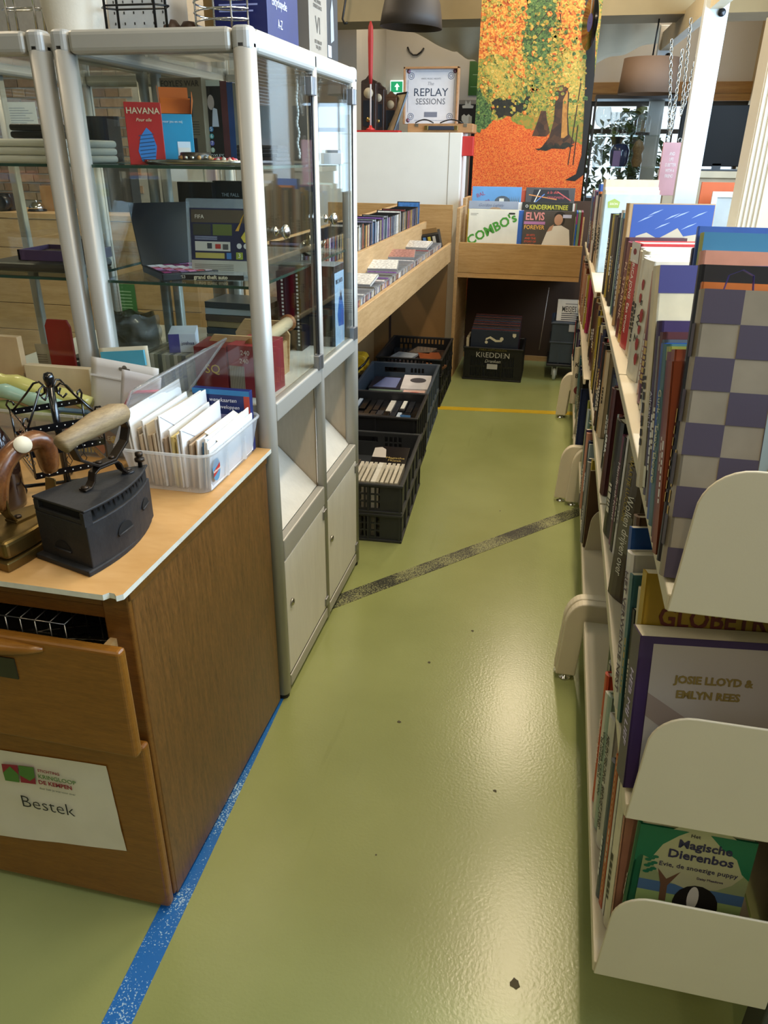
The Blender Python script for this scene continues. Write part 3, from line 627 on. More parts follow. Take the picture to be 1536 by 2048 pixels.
bb = pxbox('gift_box', 'teal gift carton with its orange lid flaps open on the upper glass shelf', 'box', 330, 384, 228, 320, 1.76, 0.06, '#2187ac', ZS1, math.radians(26))
w, h = bb['w'], bb['h']
OR = M('orange_card', '#c4621e', 0.5)
obj('flap', MB().ribbon([(-w / 2, 0, h), (-w / 2 - 0.004, 0.0, h + 0.055)], (0, 1, 0), 0.001, 0.001).box(-w / 2 - 0.002, w / 2 - 0.004, 0.058, 0.060, h, h + 0.056), OR, bb)
obj('flap', MB().add([(w / 2, 0, h), (w / 2, 0.06, h), (w / 2 + 0.006, 0.058, h + 0.03), (w / 2 + 0.004, 0.004, h + 0.045)], [(0, 1, 2, 3)]), OR, bb, solid=0.001)
obj('flap', MB().add([(-w / 2, 0.03, h + 0.002), (w / 2, 0.03, h + 0.002), (w / 2, 0.052, h + 0.034), (-w / 2, 0.052, h + 0.034)], [(0, 1, 2, 3)]), OR, bb, solid=0.001)
frect(bb, 'price_label', -w * 0.05, w * 0.38, h * 0.05, h * 0.46, '#c6d6de'); barcode(bb, -w * 0.02, w * 0.34, h * 0.08, h * 0.34, 0.001)
ftext(bb, 'voor jou en mij', -w * 0.15, h * 0.85, 0.007, '#cfe6ee')
dv = pxbox('dvd_box', 'brown cardboard dvd box set titled in capitals behind the teal carton', 'box set', 322, 409, 155, 310, 1.98, 0.14, '#7a6d56', ZS1, math.radians(-3), mat=COVER)
w, h = dv['w'], dv['h']
ftext(dv, "FOYLE'S WAR", 0, h * 0.93, 0.019, '#241d14', sx=0.9); frect(dv, 'photo', -w * 0.2, w * 0.25, h * 0.55, h * 0.78, '#3e4a4c'); frect(dv, 'text_block', -w * 0.3, w * 0.3, h * 0.1, h * 0.3, '#2c2730')
for q in range(6): frect(dv, 'text_line', -w * 0.38, w * 0.38, h * (0.34 + 0.03 * q), h * (0.347 + 0.03 * q), '#3f372b', 0.0009)
sp_cols = [('#15171a', 34, 'black dvd case with a portrait spine next to the brown box set'), ('#5e3134', 13, 'maroon dvd case in the row beside the brown box set'), ('#2c4a78', 12, 'blue dvd case in the row beside the brown box set'), ('#8b8676', 15, 'pale grey dvd case in the row beside the brown box set'), ('#23221f', 20, 'dark dvd case with white spine lettering in the glass cabinet')]
x = 410
for i, (c, wd, lb) in enumerate(sp_cols):
    d = pxbox('dvd_case', lb, 'dvd case', x, x + wd, 160 + 2 * i, 312, 2.0, 0.135, c, ZS1, 0, 'dvd row on the upper glass shelf', COVERG)
    if i == 0:
        h = d['h']; w = d['w']; frect(d, 'title_band', -w * 0.5, w * 0.5, h * 0.93, h, '#c9cfc0'); fpatch(d, 'portrait', disc(-0.004, h * 0.74, w * 0.2, h * 0.09), '#b9a89c'); fpatch(d, 'portrait', [(-w * 0.1, h * 0.45), (w * 0.3, h * 0.45), (w * 0.25, h * 0.66), (0, h * 0.68)], '#c8ccd4')
        for q, cc in enumerate(('#3f7fae', '#4aa09a', '#6d6bb5', '#b9c8a0')):
            fpatch(d, 'number_dot', disc(-w * 0.18, h * (0.42 - 0.085 * q), w * 0.13), cc, 0.0008); ftext(d, str(5 + q), -w * 0.18, h * (0.42 - 0.085 * q), 0.012, '#f0f0f0', 0.0012)
        ftext(d, "FOYLE'S", 0.0, h * 0.09, 0.012, '#e8e8e0'); ftext(d, 'WAR', 0.004, h * 0.03, 0.014, '#e8e8e0')
    if i == 4: lettering('MIDSOMER', d, (0.0, -0.0008, d['h'] * 0.4), (pi / 2, pi / 2, 0), 0.016, '#d8d8d0')
    x += wd
TRAY = M('silver_tray', '#a8a49a', 0.25, 1.0, var=0.08)
p = gy(392, 318, 1.70)
tr = thing('serving_tray', 'oval silver tray with jewellery on the upper glass shelf', 'tray', (p.x, 1.70, ZS1))
mb = MB(); prof = [(0.90, 0.0), (0.97, 0.003), (1.0, 0.011), (0.985, 0.011), (0.95, 0.004), (0.0, 0.002)]
mb.lathe(prof, 36, caps=False); mb.v = [(x_ * 0.125, y_ * 0.062, z_) for x_, y_, z_ in mb.v]
obj('plate', mb, TRAY, tr)
JET = M('jet_beads', '#3c342c', 0.3, 0.3)
def bracelet(px, Y, r, label, mat, z=ZS1 + 0.004, hgt=0.022):
    q = gy(px, 300, Y); t = thing('bracelet', label, 'bracelet', (q.x, Y, z), 0, 'bracelets on the silver tray')
    obj('band', MB().lathe([(r, 0), (r + 0.003, 0.002), (r + 0.003, hgt - 0.002), (r, hgt), (r - 0.002, hgt), (r - 0.002, 0)], 24, caps=False), mat, t)
    for k in range(14):
        a = 2 * pi * k / 14
        obj('stud', MB().lathe([(0.0045, -0.003), (0.005, 0), (0.003, 0.004), (0, 0.005)], 8, T=Matrix.Translation(((r + 0.003) * math.cos(a), (r + 0.003) * math.sin(a), hgt / 2)) @ Matrix.Rotation(a, 4, 'Z') @ Matrix.Rotation(pi / 2, 4, 'Y')), STEEL if k % 3 else M('amber', '#b98b56', 0.3), t)
bracelet(390, 1.71, 0.030, 'wide studded dark bracelet on the silver tray', JET)
bracelet(418, 1.735, 0.022, 'small dark studded bracelet at the back of the silver tray', JET, hgt=0.014)
q = gy(447, 310, 1.68); rg = thing('necklace', 'red and pink bead necklace heaped on the silver tray', 'necklace', (q.x, 1.685, ZS1 + 0.006))
for k in range(11): obj('bead', MB().lathe([(0, -0.006), (0.0045, -0.004), (0.006, 0), (0.0045, 0.004), (0, 0.006)], 8), M('bead_%d' % (k % 3), ('#b3262a', '#c9778a', '#c7b9a4')[k % 3], 0.3), rg, (-0.022 + 0.0045 * k, 0.006 * math.sin(k * 2.1), 0.003 + 0.002 * (k % 2)))
wd = []
LEATH = objcol('dark_leather', 0.5, 0.15, 30)
for k in range(5):
    o = obj('wallet', MB().box(-0.05, 0.05, 0, 0.09, 0, 0.008), LEATH, None, (-0.715, 1.83 + 0.003 * k, ZS1 + 0.0085 * k), (0, 0, 0.05 * (k - 2)), ('#241c18', '#2e241e', '#1c1715')[k % 3], 0.002)
    tag(o, 'dark leather wallet in the stack on the upper glass shelf', 'wallet', 'wallets stacked on the upper glass shelf')
fr = pxbox('jewellery_box', 'dark open wooden box at the back of the upper glass shelf', 'box', 150, 236, 232, 318, 2.0, 0.012, '#2a211c', ZS1, math.radians(14), mat=COVER)
obj('side_wall', MB().box(fr['w'] / 2 - 0.01, fr['w'] / 2, -0.10, 0, 0, fr['h'] * 0.92).box(-fr['w'] / 2, fr['w'] / 2, -0.10, 0, 0, 0.01).box(-fr['w'] / 2, -fr['w'] / 2 + 0.01, -0.1, 0, 0, fr['h'] * 0.5), M('dark_box', '#1f1a18', 0.45), fr)
# hanging bead chain in the second door bay
ch = thing('bead_chain', 'white twisted bead chain hanging inside the glass cabinet', 'necklace', (-0.72, 2.16, SZ1 - 0.046))
for k in range(22): obj('bead', MB().lathe([(0, -0.006), (0.004, -0.003), (0.004, 0.003), (0, 0.006)], 6), M('pearl', '#d6d3cb', 0.3), ch, (0.002 * math.sin(k), 0.002 * math.cos(k * 1.3), -0.004 - 0.0085 * k))
# white boxes and labels in the second bay, upper shelf
pxbox('earring_card', 'small white card with a price tag leaning in the second cabinet bay', 'card', 648, 682, 306, 322, 2.12, 0.03, '#c9ced2', ZS1, 0.1)
pxbox('cosmetic_jar', 'small grey lidded jar on white card in the second cabinet bay', 'jar', 654, 676, 300, 307, 2.13, 0.03, '#7b8288', ZS1 + 0.012)
# ---- lower glass shelf
pal = thing('makeup_palette', 'open black makeup palette with rows of coloured pans', 'makeup palette', (gy(268, 556, 1.64).x + 0.03, 1.672, ZS2), math.radians(-46))
BLK = M('satin_black', '#121318', 0.3, var=0.1)
obj('tray', MB().box(-0.082, 0.082, 0, 0.15, 0, 0.016), BLK, pal, bevel=0.002)
lidT = Matrix.Translation((-0.082, 0.0, 0.016)) @ Matrix.Rotation(math.radians(-24), 4, 'Y')
obj('lid', MB().box(-0.006, 0.0, 0.0, 0.15, 0, 0.15, T=lidT), BLK, pal, bevel=0.001)
pc = ['#d8d4d8', '#c77aa8', '#8a2c63', '#cbb6c0', '#7d5a86', '#e2dfe0', '#a34a52', '#54223e']
for i in range(7):
    for j in range(7):
        obj('colour_pan', MB().box(-0.072 + 0.021 * i, -0.054 + 0.021 * i, 0.008 + 0.0195 * j, 0.025 + 0.0195 * j, 0.0155, 0.0168), M('pan_%d' % ((i * 3 + j * 5) % 8), pc[(i * 3 + j * 5) % 8], 0.5), pal)
CASE = thin_glass('clear_case', (0.80, 0.86, 0.88), 1.0, 0.06, 0.22, (0.75, 0.8, 0.84))
g1 = pxbox('game_case', 'clear game case standing upright with its printed back cover showing', 'game case', 372, 505, 397, 549, 1.705, 0.014, '#b9c6cf', ZS2, math.radians(4), mat=CASE, bevel=0.004, rx=math.radians(-7))
w, h = g1['w'], g1['h']
frect(g1, 'cover_sheet', -w * 0.44, w * 0.46, h * 0.02, h * 0.88, '#1d2140', 0.0007)
frect(g1, 'white_panel', -w * 0.44, w * 0.46, h * 0.02, h * 0.22, '#a8a69a', 0.0010)
frect(g1, 'picture', -w * 0.42, w * 0.44, h * 0.70, h * 0.86, '#4f4436', 0.0010)
frect(g1, 'picture', -w * 0.40, -w * 0.14, h * 0.54, h * 0.68, '#34352c', 0.0010); frect(g1, 'picture', -w * 0.11, w * 0.17, h * 0.54, h * 0.68, '#56602f', 0.0010)
fpatch(g1, 'picture', [(w * 0.22, h * 0.60), (w * 0.30, h * 0.72), (w * 0.36, h * 0.83), (w * 0.30, h * 0.74), (w * 0.27, h * 0.60)], '#c99a3a', 0.0013)
fpatch(g1, 'bird', [(w * 0.30, h * 0.52), (w * 0.36, h * 0.60), (w * 0.42, h * 0.55), (w * 0.40, h * 0.44), (w * 0.34, h * 0.46)], '#c8b84a', 0.0013)
frect(g1, 'logo_panel', -w * 0.38, w * 0.14, h * 0.34, h * 0.46, '#bdbab0', 0.0011); frect(g1, 'logo', -w * 0.08, w * 0.0, h * 0.37, h * 0.43, '#a2322d', 0.0014); frect(g1, 'logo', -w * 0.2, -w * 0.13, h * 0.37, h * 0.44, '#33373f', 0.0014); frect(g1, 'logo', w * 0.03, w * 0.11, h * 0.36, h * 0.43, '#4a4a4a', 0.0014)
frect(g1, 'logo_panel', -w * 0.38, w * 0.05, h * 0.245, h * 0.315, '#a89c52', 0.0011); frect(g1, 'age_label', w * 0.22, w * 0.32, h * 0.24, h * 0.33, '#8d9a3a', 0.0011); ftext(g1, '3', w * 0.27, h * 0.285, 0.014, '#e4e4d8', 0.0015)
frect(g1, 'logo', w * 0.08, w * 0.15, h * 0.24, h * 0.32, '#3f6fa8', 0.0012); fpatch(g1, 'logo', disc(w * 0.27, h * 0.41, 0.006), '#c9c9c9', 0.0012); fpatch(g1, 'logo', disc(w * 0.37, h * 0.41, 0.006), '#c9c9c9', 0.0012)
ftext(g1, 'FIFA', -w * 0.30, h * 0.77, 0.012, '#d0c6b4', 0.0014)
for q in range(3): frect(g1, 'text_line', -w * 0.38, -w * 0.05, h * (0.485 + 0.016 * q), h * (0.491 + 0.016 * q), '#a9b0c8', 0.0012)
for q in range(6): frect(g1, 'text_line', -w * 0.40, w * 0.18, h * (0.05 + 0.022 * q), h * (0.058 + 0.022 * q), '#6d6a60', 0.0013)
barcode(g1, w * 0.24, w * 0.43, h * 0.03, h * 0.11, 0.0013, '#a8a69a')
g2 = pxbox('game_case', 'clear game case lying flat with a black printed spine', 'game case', 352, 500, 548, 572, 1.655, 0.135, '#9aa6ae', ZS2, math.radians(9), mat=CASE, bevel=0.002)
g2.scale.z = 0.014 / g2['h']; h = g2['h']; w = g2['w']
frect(g2, 'spine', -w * 0.48, w * 0.40, h * 0.12, h * 0.88, '#15110e', 0.0006)
o = ftext(g2, 'PS3', -w * 0.38, h * 0.5, 0.010, '#c8c6c0', 0.001); o.scale.y = h / 0.014
o = ftext(g2, 'grand theft auto', -w * 0.02, h * 0.5, 0.012, '#d0c8ac', 0.001, bold=0.0003); o.scale.y = h / 0.014
pxbox('dvd_case', 'black dvd box standing behind the clear game case', 'dvd case', 361, 428, 364, 505, 2.05, 0.05, '#101315', ZS2, 0.03, None, COVERG)
o = pxbox('dvd_case', 'slate dvd box behind the game case lettered in grey capitals', 'dvd case', 430, 498, 362, 500, 2.08, 0.05, '#1b2326', ZS2, 0.0, None, COVERG); ftext(o, 'THE FALL', 0, o['h'] * 0.82, 0.012, '#8c989c')
pot = thing('metal_teapot', 'small silver teapot on the lower glass shelf beside the second door', 'teapot', (-0.70, 2.17, ZS2))
obj('pot', MB().lathe([(0.02, 0), (0.03, 0.012), (0.03, 0.03), (0.018, 0.04), (0.005, 0.044), (0.006, 0.052), (0, 0.055)], 18), TRAY, pot); obj('spout', MB().tube([(0.026, 0, 0.02), (0.04, 0, 0.03), (0.046, 0, 0.042)], [0.006, 0.004, 0.003], 8), TRAY, pot)
# ---- base board of the cabinet
ZB = Z_R1T - 0.002
def stack(n, cols, label, x0, x1, Y, dep, th, z0, group, zt=0.0, mat=None, cat='cd case', name='cd_case', rz=0.0):
    for k in range(n):
        l = gy(x0, 690, Y).x; r = gy(x1, 690, Y).x
        o = obj(name, MB().box(-(r - l) / 2, (r - l) / 2, 0, dep, 0, th * 0.94), mat or COVERG, None, ((l + r) / 2 + rnd.uniform(-0.002, 0.002), Y + rnd.uniform(-0.002, 0.002), z0 + th * k), (0, 0, rz + rnd.uniform(-0.02, 0.02)), cols[k % len(cols)], 0.0006)
        tag(o, label, cat, group)
rowcols = ['#8f8a7c', '#6c6a55', '#b1aa98', '#7d7a63', '#4c4a3e', '#9a957f']
for k in range(17):
    x_ = -0.975 + k * 0.0105
    o = obj('cd_case', MB().box(0, 0.0098, 0, 0.125, 0, 0.088), COVERG, None, (x_ if k < 17 else x_, 1.66, ZB), (0, 0, 0), rowcols[k % 6], 0.0006)
    tag(o, 'slim cd case in the upright row on the cabinet base', 'cd case', 'upright cd row on the cabinet base')
jo = pxbox('cd_box', 'violet and white carton lying on the upright cd row', 'box', 340, 389, 668, 694, 1.69, 0.10, '#b9bcc4', ZB + 0.0885, math.radians(22))
frect(jo, 'side_print', -jo['w'] / 2, -jo['w'] * 0.1, 0, jo['h'], '#3f3a78'); ftext(jo, 'joshua', jo['w'] * 0.2, jo['h'] * 0.5, 0.012, '#2b2b58')
RC = COVER
r1 = pxbox('film_carton', 'red carton of old magazines with yellow lettering on the cabinet base', 'box', 392, 452, 694, 775, 1.64, 0.11, '#6e1d18', ZB, math.radians(6)); ftext(r1, 'SQ', 0.004, r1['h'] * 0.55, 0.03, '#c5a53a')
r2 = pxbox('film_carton', 'red slide carton numbered twice beside the cabinet door', 'box', 456, 528, 692, 775, 1.65, 0.12, '#8e2b30', ZB, math.radians(-4)); ftext(r2, '240', 0.0, r2['h'] * 0.86, 0.016, '#d9c9c0'); ftext(r2, '240', -0.004, r2['h'] * 0.70, 0.016, '#d9c9c0')
frect(r2, 'page_edges', -r2['w'] * 0.48, -r2['w'] * 0.05, 0, r2['h'] * 0.6, '#a29a8a')
for k in range(9): frect(r2, 'page_line', -r2['w'] * (0.47 - 0.048 * k), -r2['w'] * (0.455 - 0.048 * k), 0, r2['h'] * 0.6, '#5b564c', 0.0009)
FOIL = thin_glass('crinkled_foil', (0.5, 0.5, 0.42), 1.0, 0.22, 0.5, (0.35, 0.33, 0.22))
def bag(name, label, px0, px1, yt, yb, Y, mat, zb, dep=0.08, cat='bag', group=None, amp=0.012):
    l, r, z0, z1 = pxrect(px0, px1, yt, yb, Y); h = z1 - zb
    t = thing(name, label, cat, ((l + r) / 2, Y, zb), 0, group)
    s_ = rnd.uniform(0, 9)
    def f(u, v):
        a = (u - 0.5); wv = math.sin(pi * v) ** 0.6
        return ((r - l) * a * (0.9 + 0.1 * wv), -dep * 0.5 * math.cos(pi * a) * wv + amp * math.sin(9 * u + s_) * math.sin(7 * v + s_), h * v + 0.4 * amp * math.sin(13 * u + s_) * v)
    def g(u, v):
        p_ = f(1 - u, v); return (p_[0], -p_[1], p_[2])
    obj('film', MB().grid(f, 14, 10).grid(g, 14, 10), mat, t)
    return t
bag('foil_bag', 'crumpled clear and gold foil bag on the cabinet base', 205, 315, 622, 690, 1.88, FOIL, ZB)
bag('foil_bag', 'crinkled clear wrap lying over the cd row', 230, 320, 632, 672, 1.72, thin_glass('clear_wrap', (0.75, 0.76, 0.7), 1.0, 0.1, 0.12), ZB + 0.09, 0.05)
# wooden roller box, book stack, box sets
PINE = wood('pine', '#b08a58', '#c8a374', 4, (2, 2, 8), 0.5, 0.08)
BX = -0.70
wb_ = thing('wooden_box', 'wooden box with a cloth roller handle behind the first door', 'wooden box', (BX - 0.02, 1.70, ZB), 0)
side = [(-0.055, 0), (0.055, 0), (0.085, 0.115), (-0.085, 0.115)]
obj('side_board', MB().box(0.03, 0.038, 0, 0.20, 0, 0.085), PINE, wb_); obj('side_board', MB().box(-0.10, -0.092, 0, 0.20, 0, 0.085), PINE, wb_)
for y in (0.0, 0.195): obj('end_board', MB().prism([(-0.10, 0), (0.038, 0), (0.045, 0.10), (0.02, 0.135), (-0.08, 0.135), (-0.107, 0.10)], y, y + 0.008, 'y'), PINE, wb_)
obj('roller', MB().tube([(0.030, -0.02, 0.115), (0.030, 0.23, 0.125)], 0.016, 14), M('canvas_roll', '#c1ab86', 0.8, bump=0.3), wb_)
for y in (-0.026, 0.226): obj('roller_cap', MB().lathe([(0.022, 0), (0.022, 0.008)], 16, T=Matrix.Translation((0.030, y, 0.115 + 0.04 * max(0, y))) @ Matrix.Rotation(-pi / 2, 4, 'X')), M('cap_wood', '#9a6235', 0.5), wb_)
b1 = obj('box_set', MB().box(-0.17, 0, 0, 0.11, 0, 0.235), COVER, None, (-0.640, 2.205, ZB), (0, 0, 0), '#2a2a2b', 0.001); tag(b1, 'large nature film box set with a pale blue side panel', 'box set')
T_ = 0.0008
obj('top_face', MB().box(-0.17, 0, 0, 0.11, 0.235, 0.2358), M('box_top_grey', '#9fa6ad', 0.5), b1)
mb = MB(); mb.add([(T_, 0.004, 0.0), (T_, 0.106, 0.0), (T_, 0.106, 0.215), (T_, 0.004, 0.215)], [(0, 1, 2, 3)]); obj('side_print', mb, ink('#a9c3dc'), b1)
mb = MB(); mb.add([(T_ + .0004, 0.04, 0.055), (T_ + .0004, 0.10, 0.05), (T_ + .0004, 0.10, 0.10), (T_ + .0004, 0.075, 0.15), (T_ + .0004, 0.05, 0.14), (T_ + .0004, 0.03, 0.09)], [tuple(range(6))]); obj('side_picture', mb, ink('#2b62ad'), b1)
mb = MB(); mb.add([(T_ + .0006, 0.06, 0.13), (T_ + .0006, 0.075, 0.128), (T_ + .0006, 0.08, 0.16), (T_ + .0006, 0.07, 0.145), (T_ + .0006, 0.06, 0.165)], [tuple(range(5))]); obj('side_picture', mb, ink('#1c2430'), b1)
lettering('BBC EARTH', b1, (T_ + 0.0005, 0.052, 0.188), (pi / 2, 0, pi / 2), 0.018, '#26303c', sx=0.8)
frect(b1, 'label_strip', -0.17, -0.0, 0.205, 0.235, '#0f0f10'); frect(b1, 'picture', -0.06, -0.0, 0.03, 0.085, '#171a10'); frect(b1, 'price_label', -0.06, -0.015, 0.0, 0.03, '#77746a')
for k, (x_, lb) in enumerate(((-0.800, 'black film box set with a dotted white spine, the thicker one'), (-0.765, 'thin black film box set with white spine dots beside the large nature set'))):
    o = obj('box_set', MB().box(-0.026 if k == 0 else -0.02, 0.0, 0, 0.10, 0, 0.232), COVER, None, (x_ + 0.045, 2.10 + 0.03 * k, ZB), (0, 0, 0), '#0d0d0f', 0.001); tag(o, lb, 'box set')
    for q in range(20): frect(o, 'spine_dot', -0.012, -0.006, 0.015 + 0.0105 * q, 0.021 + 0.0105 * q, '#d9d9d4')
cols = ['#3d4a3a', '#6b5f4a', '#27303a', '#8a7650', '#4a3a30', '#9aa0a2', '#30343a', '#705a3c']
for k in range(7):
    o = obj('hardback_book', MB().box(-0.10, 0.10, 0, 0.14, 0, 0.018), COVER, None, (-0.92, 2.12 + 0.004 * (k % 2), ZB + 0.019 * k), (0, 0, rnd.uniform(-0.08, 0.08)), cols[k], 0.001)
    tag(o, 'flat hardback in the dark book stack inside the glass cabinet', 'book', 'books stacked on the cabinet base')
# ---- left cabinet contents
ts = M('white_cotton', '#e0ddd2', 0.8, var=0.05, bump=0.2)
def shirt(k, z):
    l, r = gy(-60, 300, 1.70).x, gy(172, 300, 1.70).x
    if r > SX0 - 0.04: r = SX0 - 0.045
    t = thing('folded_shirt', 'folded white shirt with a printed front in the left cabinet', 'shirt', ((l + r) / 2, 1.64, z), 0, 'folded white shirts')
    o = obj('cloth', MB().box(-(r - l) / 2, (r - l) / 2, 0, 0.22, 0, 0.016), ts, t, bevel=0.007, seg=3)
    return t, (r - l)
for k in range(3): t, w = shirt(k, ZS1 + 0.0165 * k)
for (x_, c) in ((-0.12, '#3b3f5a'), (-0.03, '#7d4a3c'), (0.08, '#5a3c50')):
    mb = MB(); mb.add([(x_ + 0.03 * math.cos(a) * rnd.uniform(.6, 1), 0.08 + 0.04 * math.sin(a) * rnd.uniform(.6, 1), 0.0168) for a in [k * pi / 6 for k in range(12)]], [tuple(range(12))]); obj('print', mb, ink(c), t)
for k in range(2):
    o = obj('leather_belt', MB().box(-0.06, 0.06, 0, 0.05, 0, 0.014), LEATH, None, (SX0 - 0.145, 1.68, ZS1 + 0.051 + 0.015 * k), (0, 0, 0.04), '#1a1613', 0.005); tag(o, 'rolled black leather belt lying on the white shirts', 'belt', 'black belts on the shirts')
o = obj('leather_pouch', MB().box(-0.13, 0.13, 0, 0.16, 0, 0.02), LEATH, None, (SX0 - 0.20, 1.65, ZS2), (0, 0, 0), '#3a332b', 0.008); tag(o, 'flat dark leather pouch in the left cabinet', 'pouch')
o = thing('gift_tray', 'purple and red open box with dark contents in the left cabinet', 'box', (SX0 - 0.17, 1.70, ZS2 + 0.021)); obj('tray', MB().box(-0.09, 0.09, 0, 0.006, 0, 0.024).box(-0.09, 0.09, 0.12, 0.126, 0, 0.024).box(-0.09, -0.084, 0, 0.126, 0, 0.024).box(0.084, 0.09, 0, 0.126, 0, 0.024), M('purple_card', '#5a3f66', 0.5), o); obj('lining', MB().box(-0.084, 0.084, 0.006, 0.12, 0, 0.014), M('dark_red', '#3a1d1c', 0.7), o); obj('block', MB().box(0.02, 0.07, 0.04, 0.10, 0.014, 0.05), BLK, o)
cb = thing('hair_comb', 'giant red plastic comb standing in the left cabinet', 'comb', (gy(133, 735, 1.63).x, 1.62, ZB), 0)
mb = MB(); mb.prism([(-0.034, 0.05), (0.034, 0.05), (0.034, 0.150), (0.026, 0.166), (-0.026, 0.166), (-0.034, 0.150)], 0, 0.008, 'y')
for k in range(6): mb.prism([(-0.034 + 0.0115 * k, 0.05), (-0.025 + 0.0115 * k, 0.05), (-0.028 + 0.0115 * k, 0.0), (-0.031 + 0.0115 * k, 0.0)], 0, 0.008, 'y')
obj('body', mb, M('red_plastic', '#a52622', 0.35), cb, bevel=0.002)
tb = thing('cream_tube', 'cream cosmetic tube with small print standing in the left cabinet', 'cosmetic tube', (gy(87, 735, 1.625).x, 1.645, ZB), 0.1)
def tf(u, v):
    a = 2 * pi * u; wv = 0.021 + 0.006 * v; dv_ = 0.016 * (1 - v) + 0.001
    return (wv * math.cos(a), dv_ * math.sin(a), 0.098 * v)
obj('tube', MB().grid(tf, 20, 6), M('cream_plastic', '#c0b196', 0.5), tb)
for k in range(6): frect(tb, 'text_line', -0.014, 0.012, 0.045 + 0.006 * k, 0.047 + 0.006 * k, '#7a6c58', 0.0175)
o = obj('soap_rack', MB().box(-0.05, 0.05, 0, 0.1, 0, 0.008).box(-0.05, 0.05, 0, 0.1, 0.02, 0.028).box(-0.05, 0.05, 0, 0.1, 0.04, 0.048), M('grey_rack', '#4a4640', 0.6), None, (SX0 - 0.13, 1.72, ZB)); tag(o, 'grey layered rack behind the cosmetic tube', 'rack')
# ---- things standing on top of the cabinet
TZ = SZ1 - 0.001
wl = thing('white_cushion', 'plump white cotton cushion standing on top of the cabinets', 'cushion', (gy(138, 50, 1.68).x, 1.70, TZ))
def cf(u, v):
    a = 2 * pi * u; r = 0.072 + 0.006 * math.sin(3 * a) - 0.012 * (v - 0.5) ** 2 * 4
    return (r * math.cos(a), 0.05 * math.sin(a), 0.16 * v)
obj('cloth', MB().grid(cf, 28, 6), M('white_fabric', '#d9d3c4', 0.85, bump=0.15, bscale=200), wl)
def wire_rack(px, Y, label, mat, s=1.0, name='wire_stand'):
    p_ = gy(px, 50, Y); t = thing(name, label, 'wire rack', (p_.x, Y, TZ)); mb = MB()
    w_, d_, h_ = 0.055 * s, 0.05 * s, 0.20
    for (x_, y_) in ((-w_, 0), (w_, 0), (w_, d_), (-w_, d_)): mb.tube([(x_, y_, 0), (x_, y_, h_)], 0.003, 6)
    for z in (0.004, 0.05, 0.10, 0.15): mb.tube([(-w_, 0, z), (w_, 0, z), (w_ + 0.02, d_ / 2, z), (w_, d_, z), (-w_, d_, z), (-w_ - 0.02, d_ / 2, z)], 0.002, 5, closed=True)
    obj('wires', mb, mat, t); return t
wire_rack(262, 1.66, 'black wire letter rack on top of the display cabinet', BLACKP, 1.0)
wire_rack(45, 1.66, 'chrome and black wire stand on top of the left cabinet', M('chrome', '#cfcfcf', 0.1, 1.0, var=0), 0.6)
pb = pxbox('perforated_box', 'white perforated carton behind the black wire rack', 'box', 212, 332, -60, 44, 1.78, 0.10, '#c3c9cf', TZ)
for i in range(6):
    for j in range(6): frect(pb, 'punched_hole', -pb['w'] * 0.4 + 0.023 * i, -pb['w'] * 0.4 + 0.023 * i + 0.003, 0.012 + 0.02 * j, 0.017 + 0.02 * j, '#23252a')
for k, px in enumerate((342, 378)):
    t = thing('wooden_shoe_last', ('dark brown wooden shoe last beside the perforated carton', 'small dark brown shoe last next to the spiral wire stand')[k], 'shoe last', (gy(px, 50, 1.80).x, 1.80, TZ))
    obj('form', MB().lathe([(0.018, 0), (0.024 - 0.004 * k, 0.012), (0.022 - 0.004 * k, 0.03), (0.012, 0.042 - 0.004 * k), (0, 0.044 - 0.004 * k)], 14), M('dark_walnut', '#3c2414', 0.5), t)
sw = thing('spiral_stand', 'chrome spiral wire stand on the corner of the display cabinet', 'wire stand', (gy(442, 40, 1.66).x, 1.665, TZ)); mb = MB()
CHR = M('chrome', '#cfcfcf', 0.1, 1.0, var=0)
mb.tube([(0.055 * math.cos(a), 0.045 * math.sin(a), 0.004 + 0.0028 * a) for a in [k * 0.35 for k in range(170)]], 0.0018, 5)
for a in (0.6, 2.2, 3.8, 5.4): mb.tube([(0.055 * math.cos(a), 0.045 * math.sin(a), 0), (0.055 * math.cos(a), 0.045 * math.sin(a), 0.18)], 0.002, 5)
obj('wires', mb, CHR, sw)
cbx = pxbox('paper_bag', 'brown paper bag standing behind the spiral wire stand', 'paper bag', 404, 470, -80, 40, 1.80, 0.05, '#b08f5c', TZ)
pe = obj('puzzle_encyclopedia', MB().box(-0.028, 0.0, 0, 0.20, 0, 0.23), COVER, None, (-0.637, 1.74, TZ), (0, 0, 0), '#0f1650', 0.001); tag(pe, 'thick dark blue encyclopedia standing on the display cabinet', 'book')
pe.data.transform(Matrix.Scale(1.0, 4))
bk = [obj('back_print', MB().box(-0.115, -0.001, -0.0002, 0.20, 0.0, 0.229), M('navy_print', '#121a52', 0.35), pe)]
ftext(pe, 'Denny Schultz', -0.062, 0.010, 0.013, '#d3d6e4', 0.001, shear=0.4)
for q in range(9): frect(pe, 'text_line', -0.105, -0.03 + 0.01 * (q % 3), 0.045 + 0.011 * q, 0.048 + 0.011 * q, '#8c94c4', 0.0008)
for s_, z_ in (('Grote Puzzel', 0.098), ('Encyclopedie', 0.068), ('A-Z', 0.030)): lettering(s_, pe, (0.0008, 0.075, z_), (pi / 2, 0, pi / 2), 0.024, '#c9cbe0', sx=0.75)
sg = obj('film_box_set', MB().box(-0.13, 0.0, 0, 0.15, 0, 0.24), COVER, None, (-0.633, 2.01, TZ), (0, 0, 0), '#8a8072', 0.001); tag(sg, 'silver-gold film box set with large roman numerals on the cabinet', 'box set')
frect(sg, 'inner_side', -0.13, 0, 0, 0.24, '#6f6a62', 0.0005)
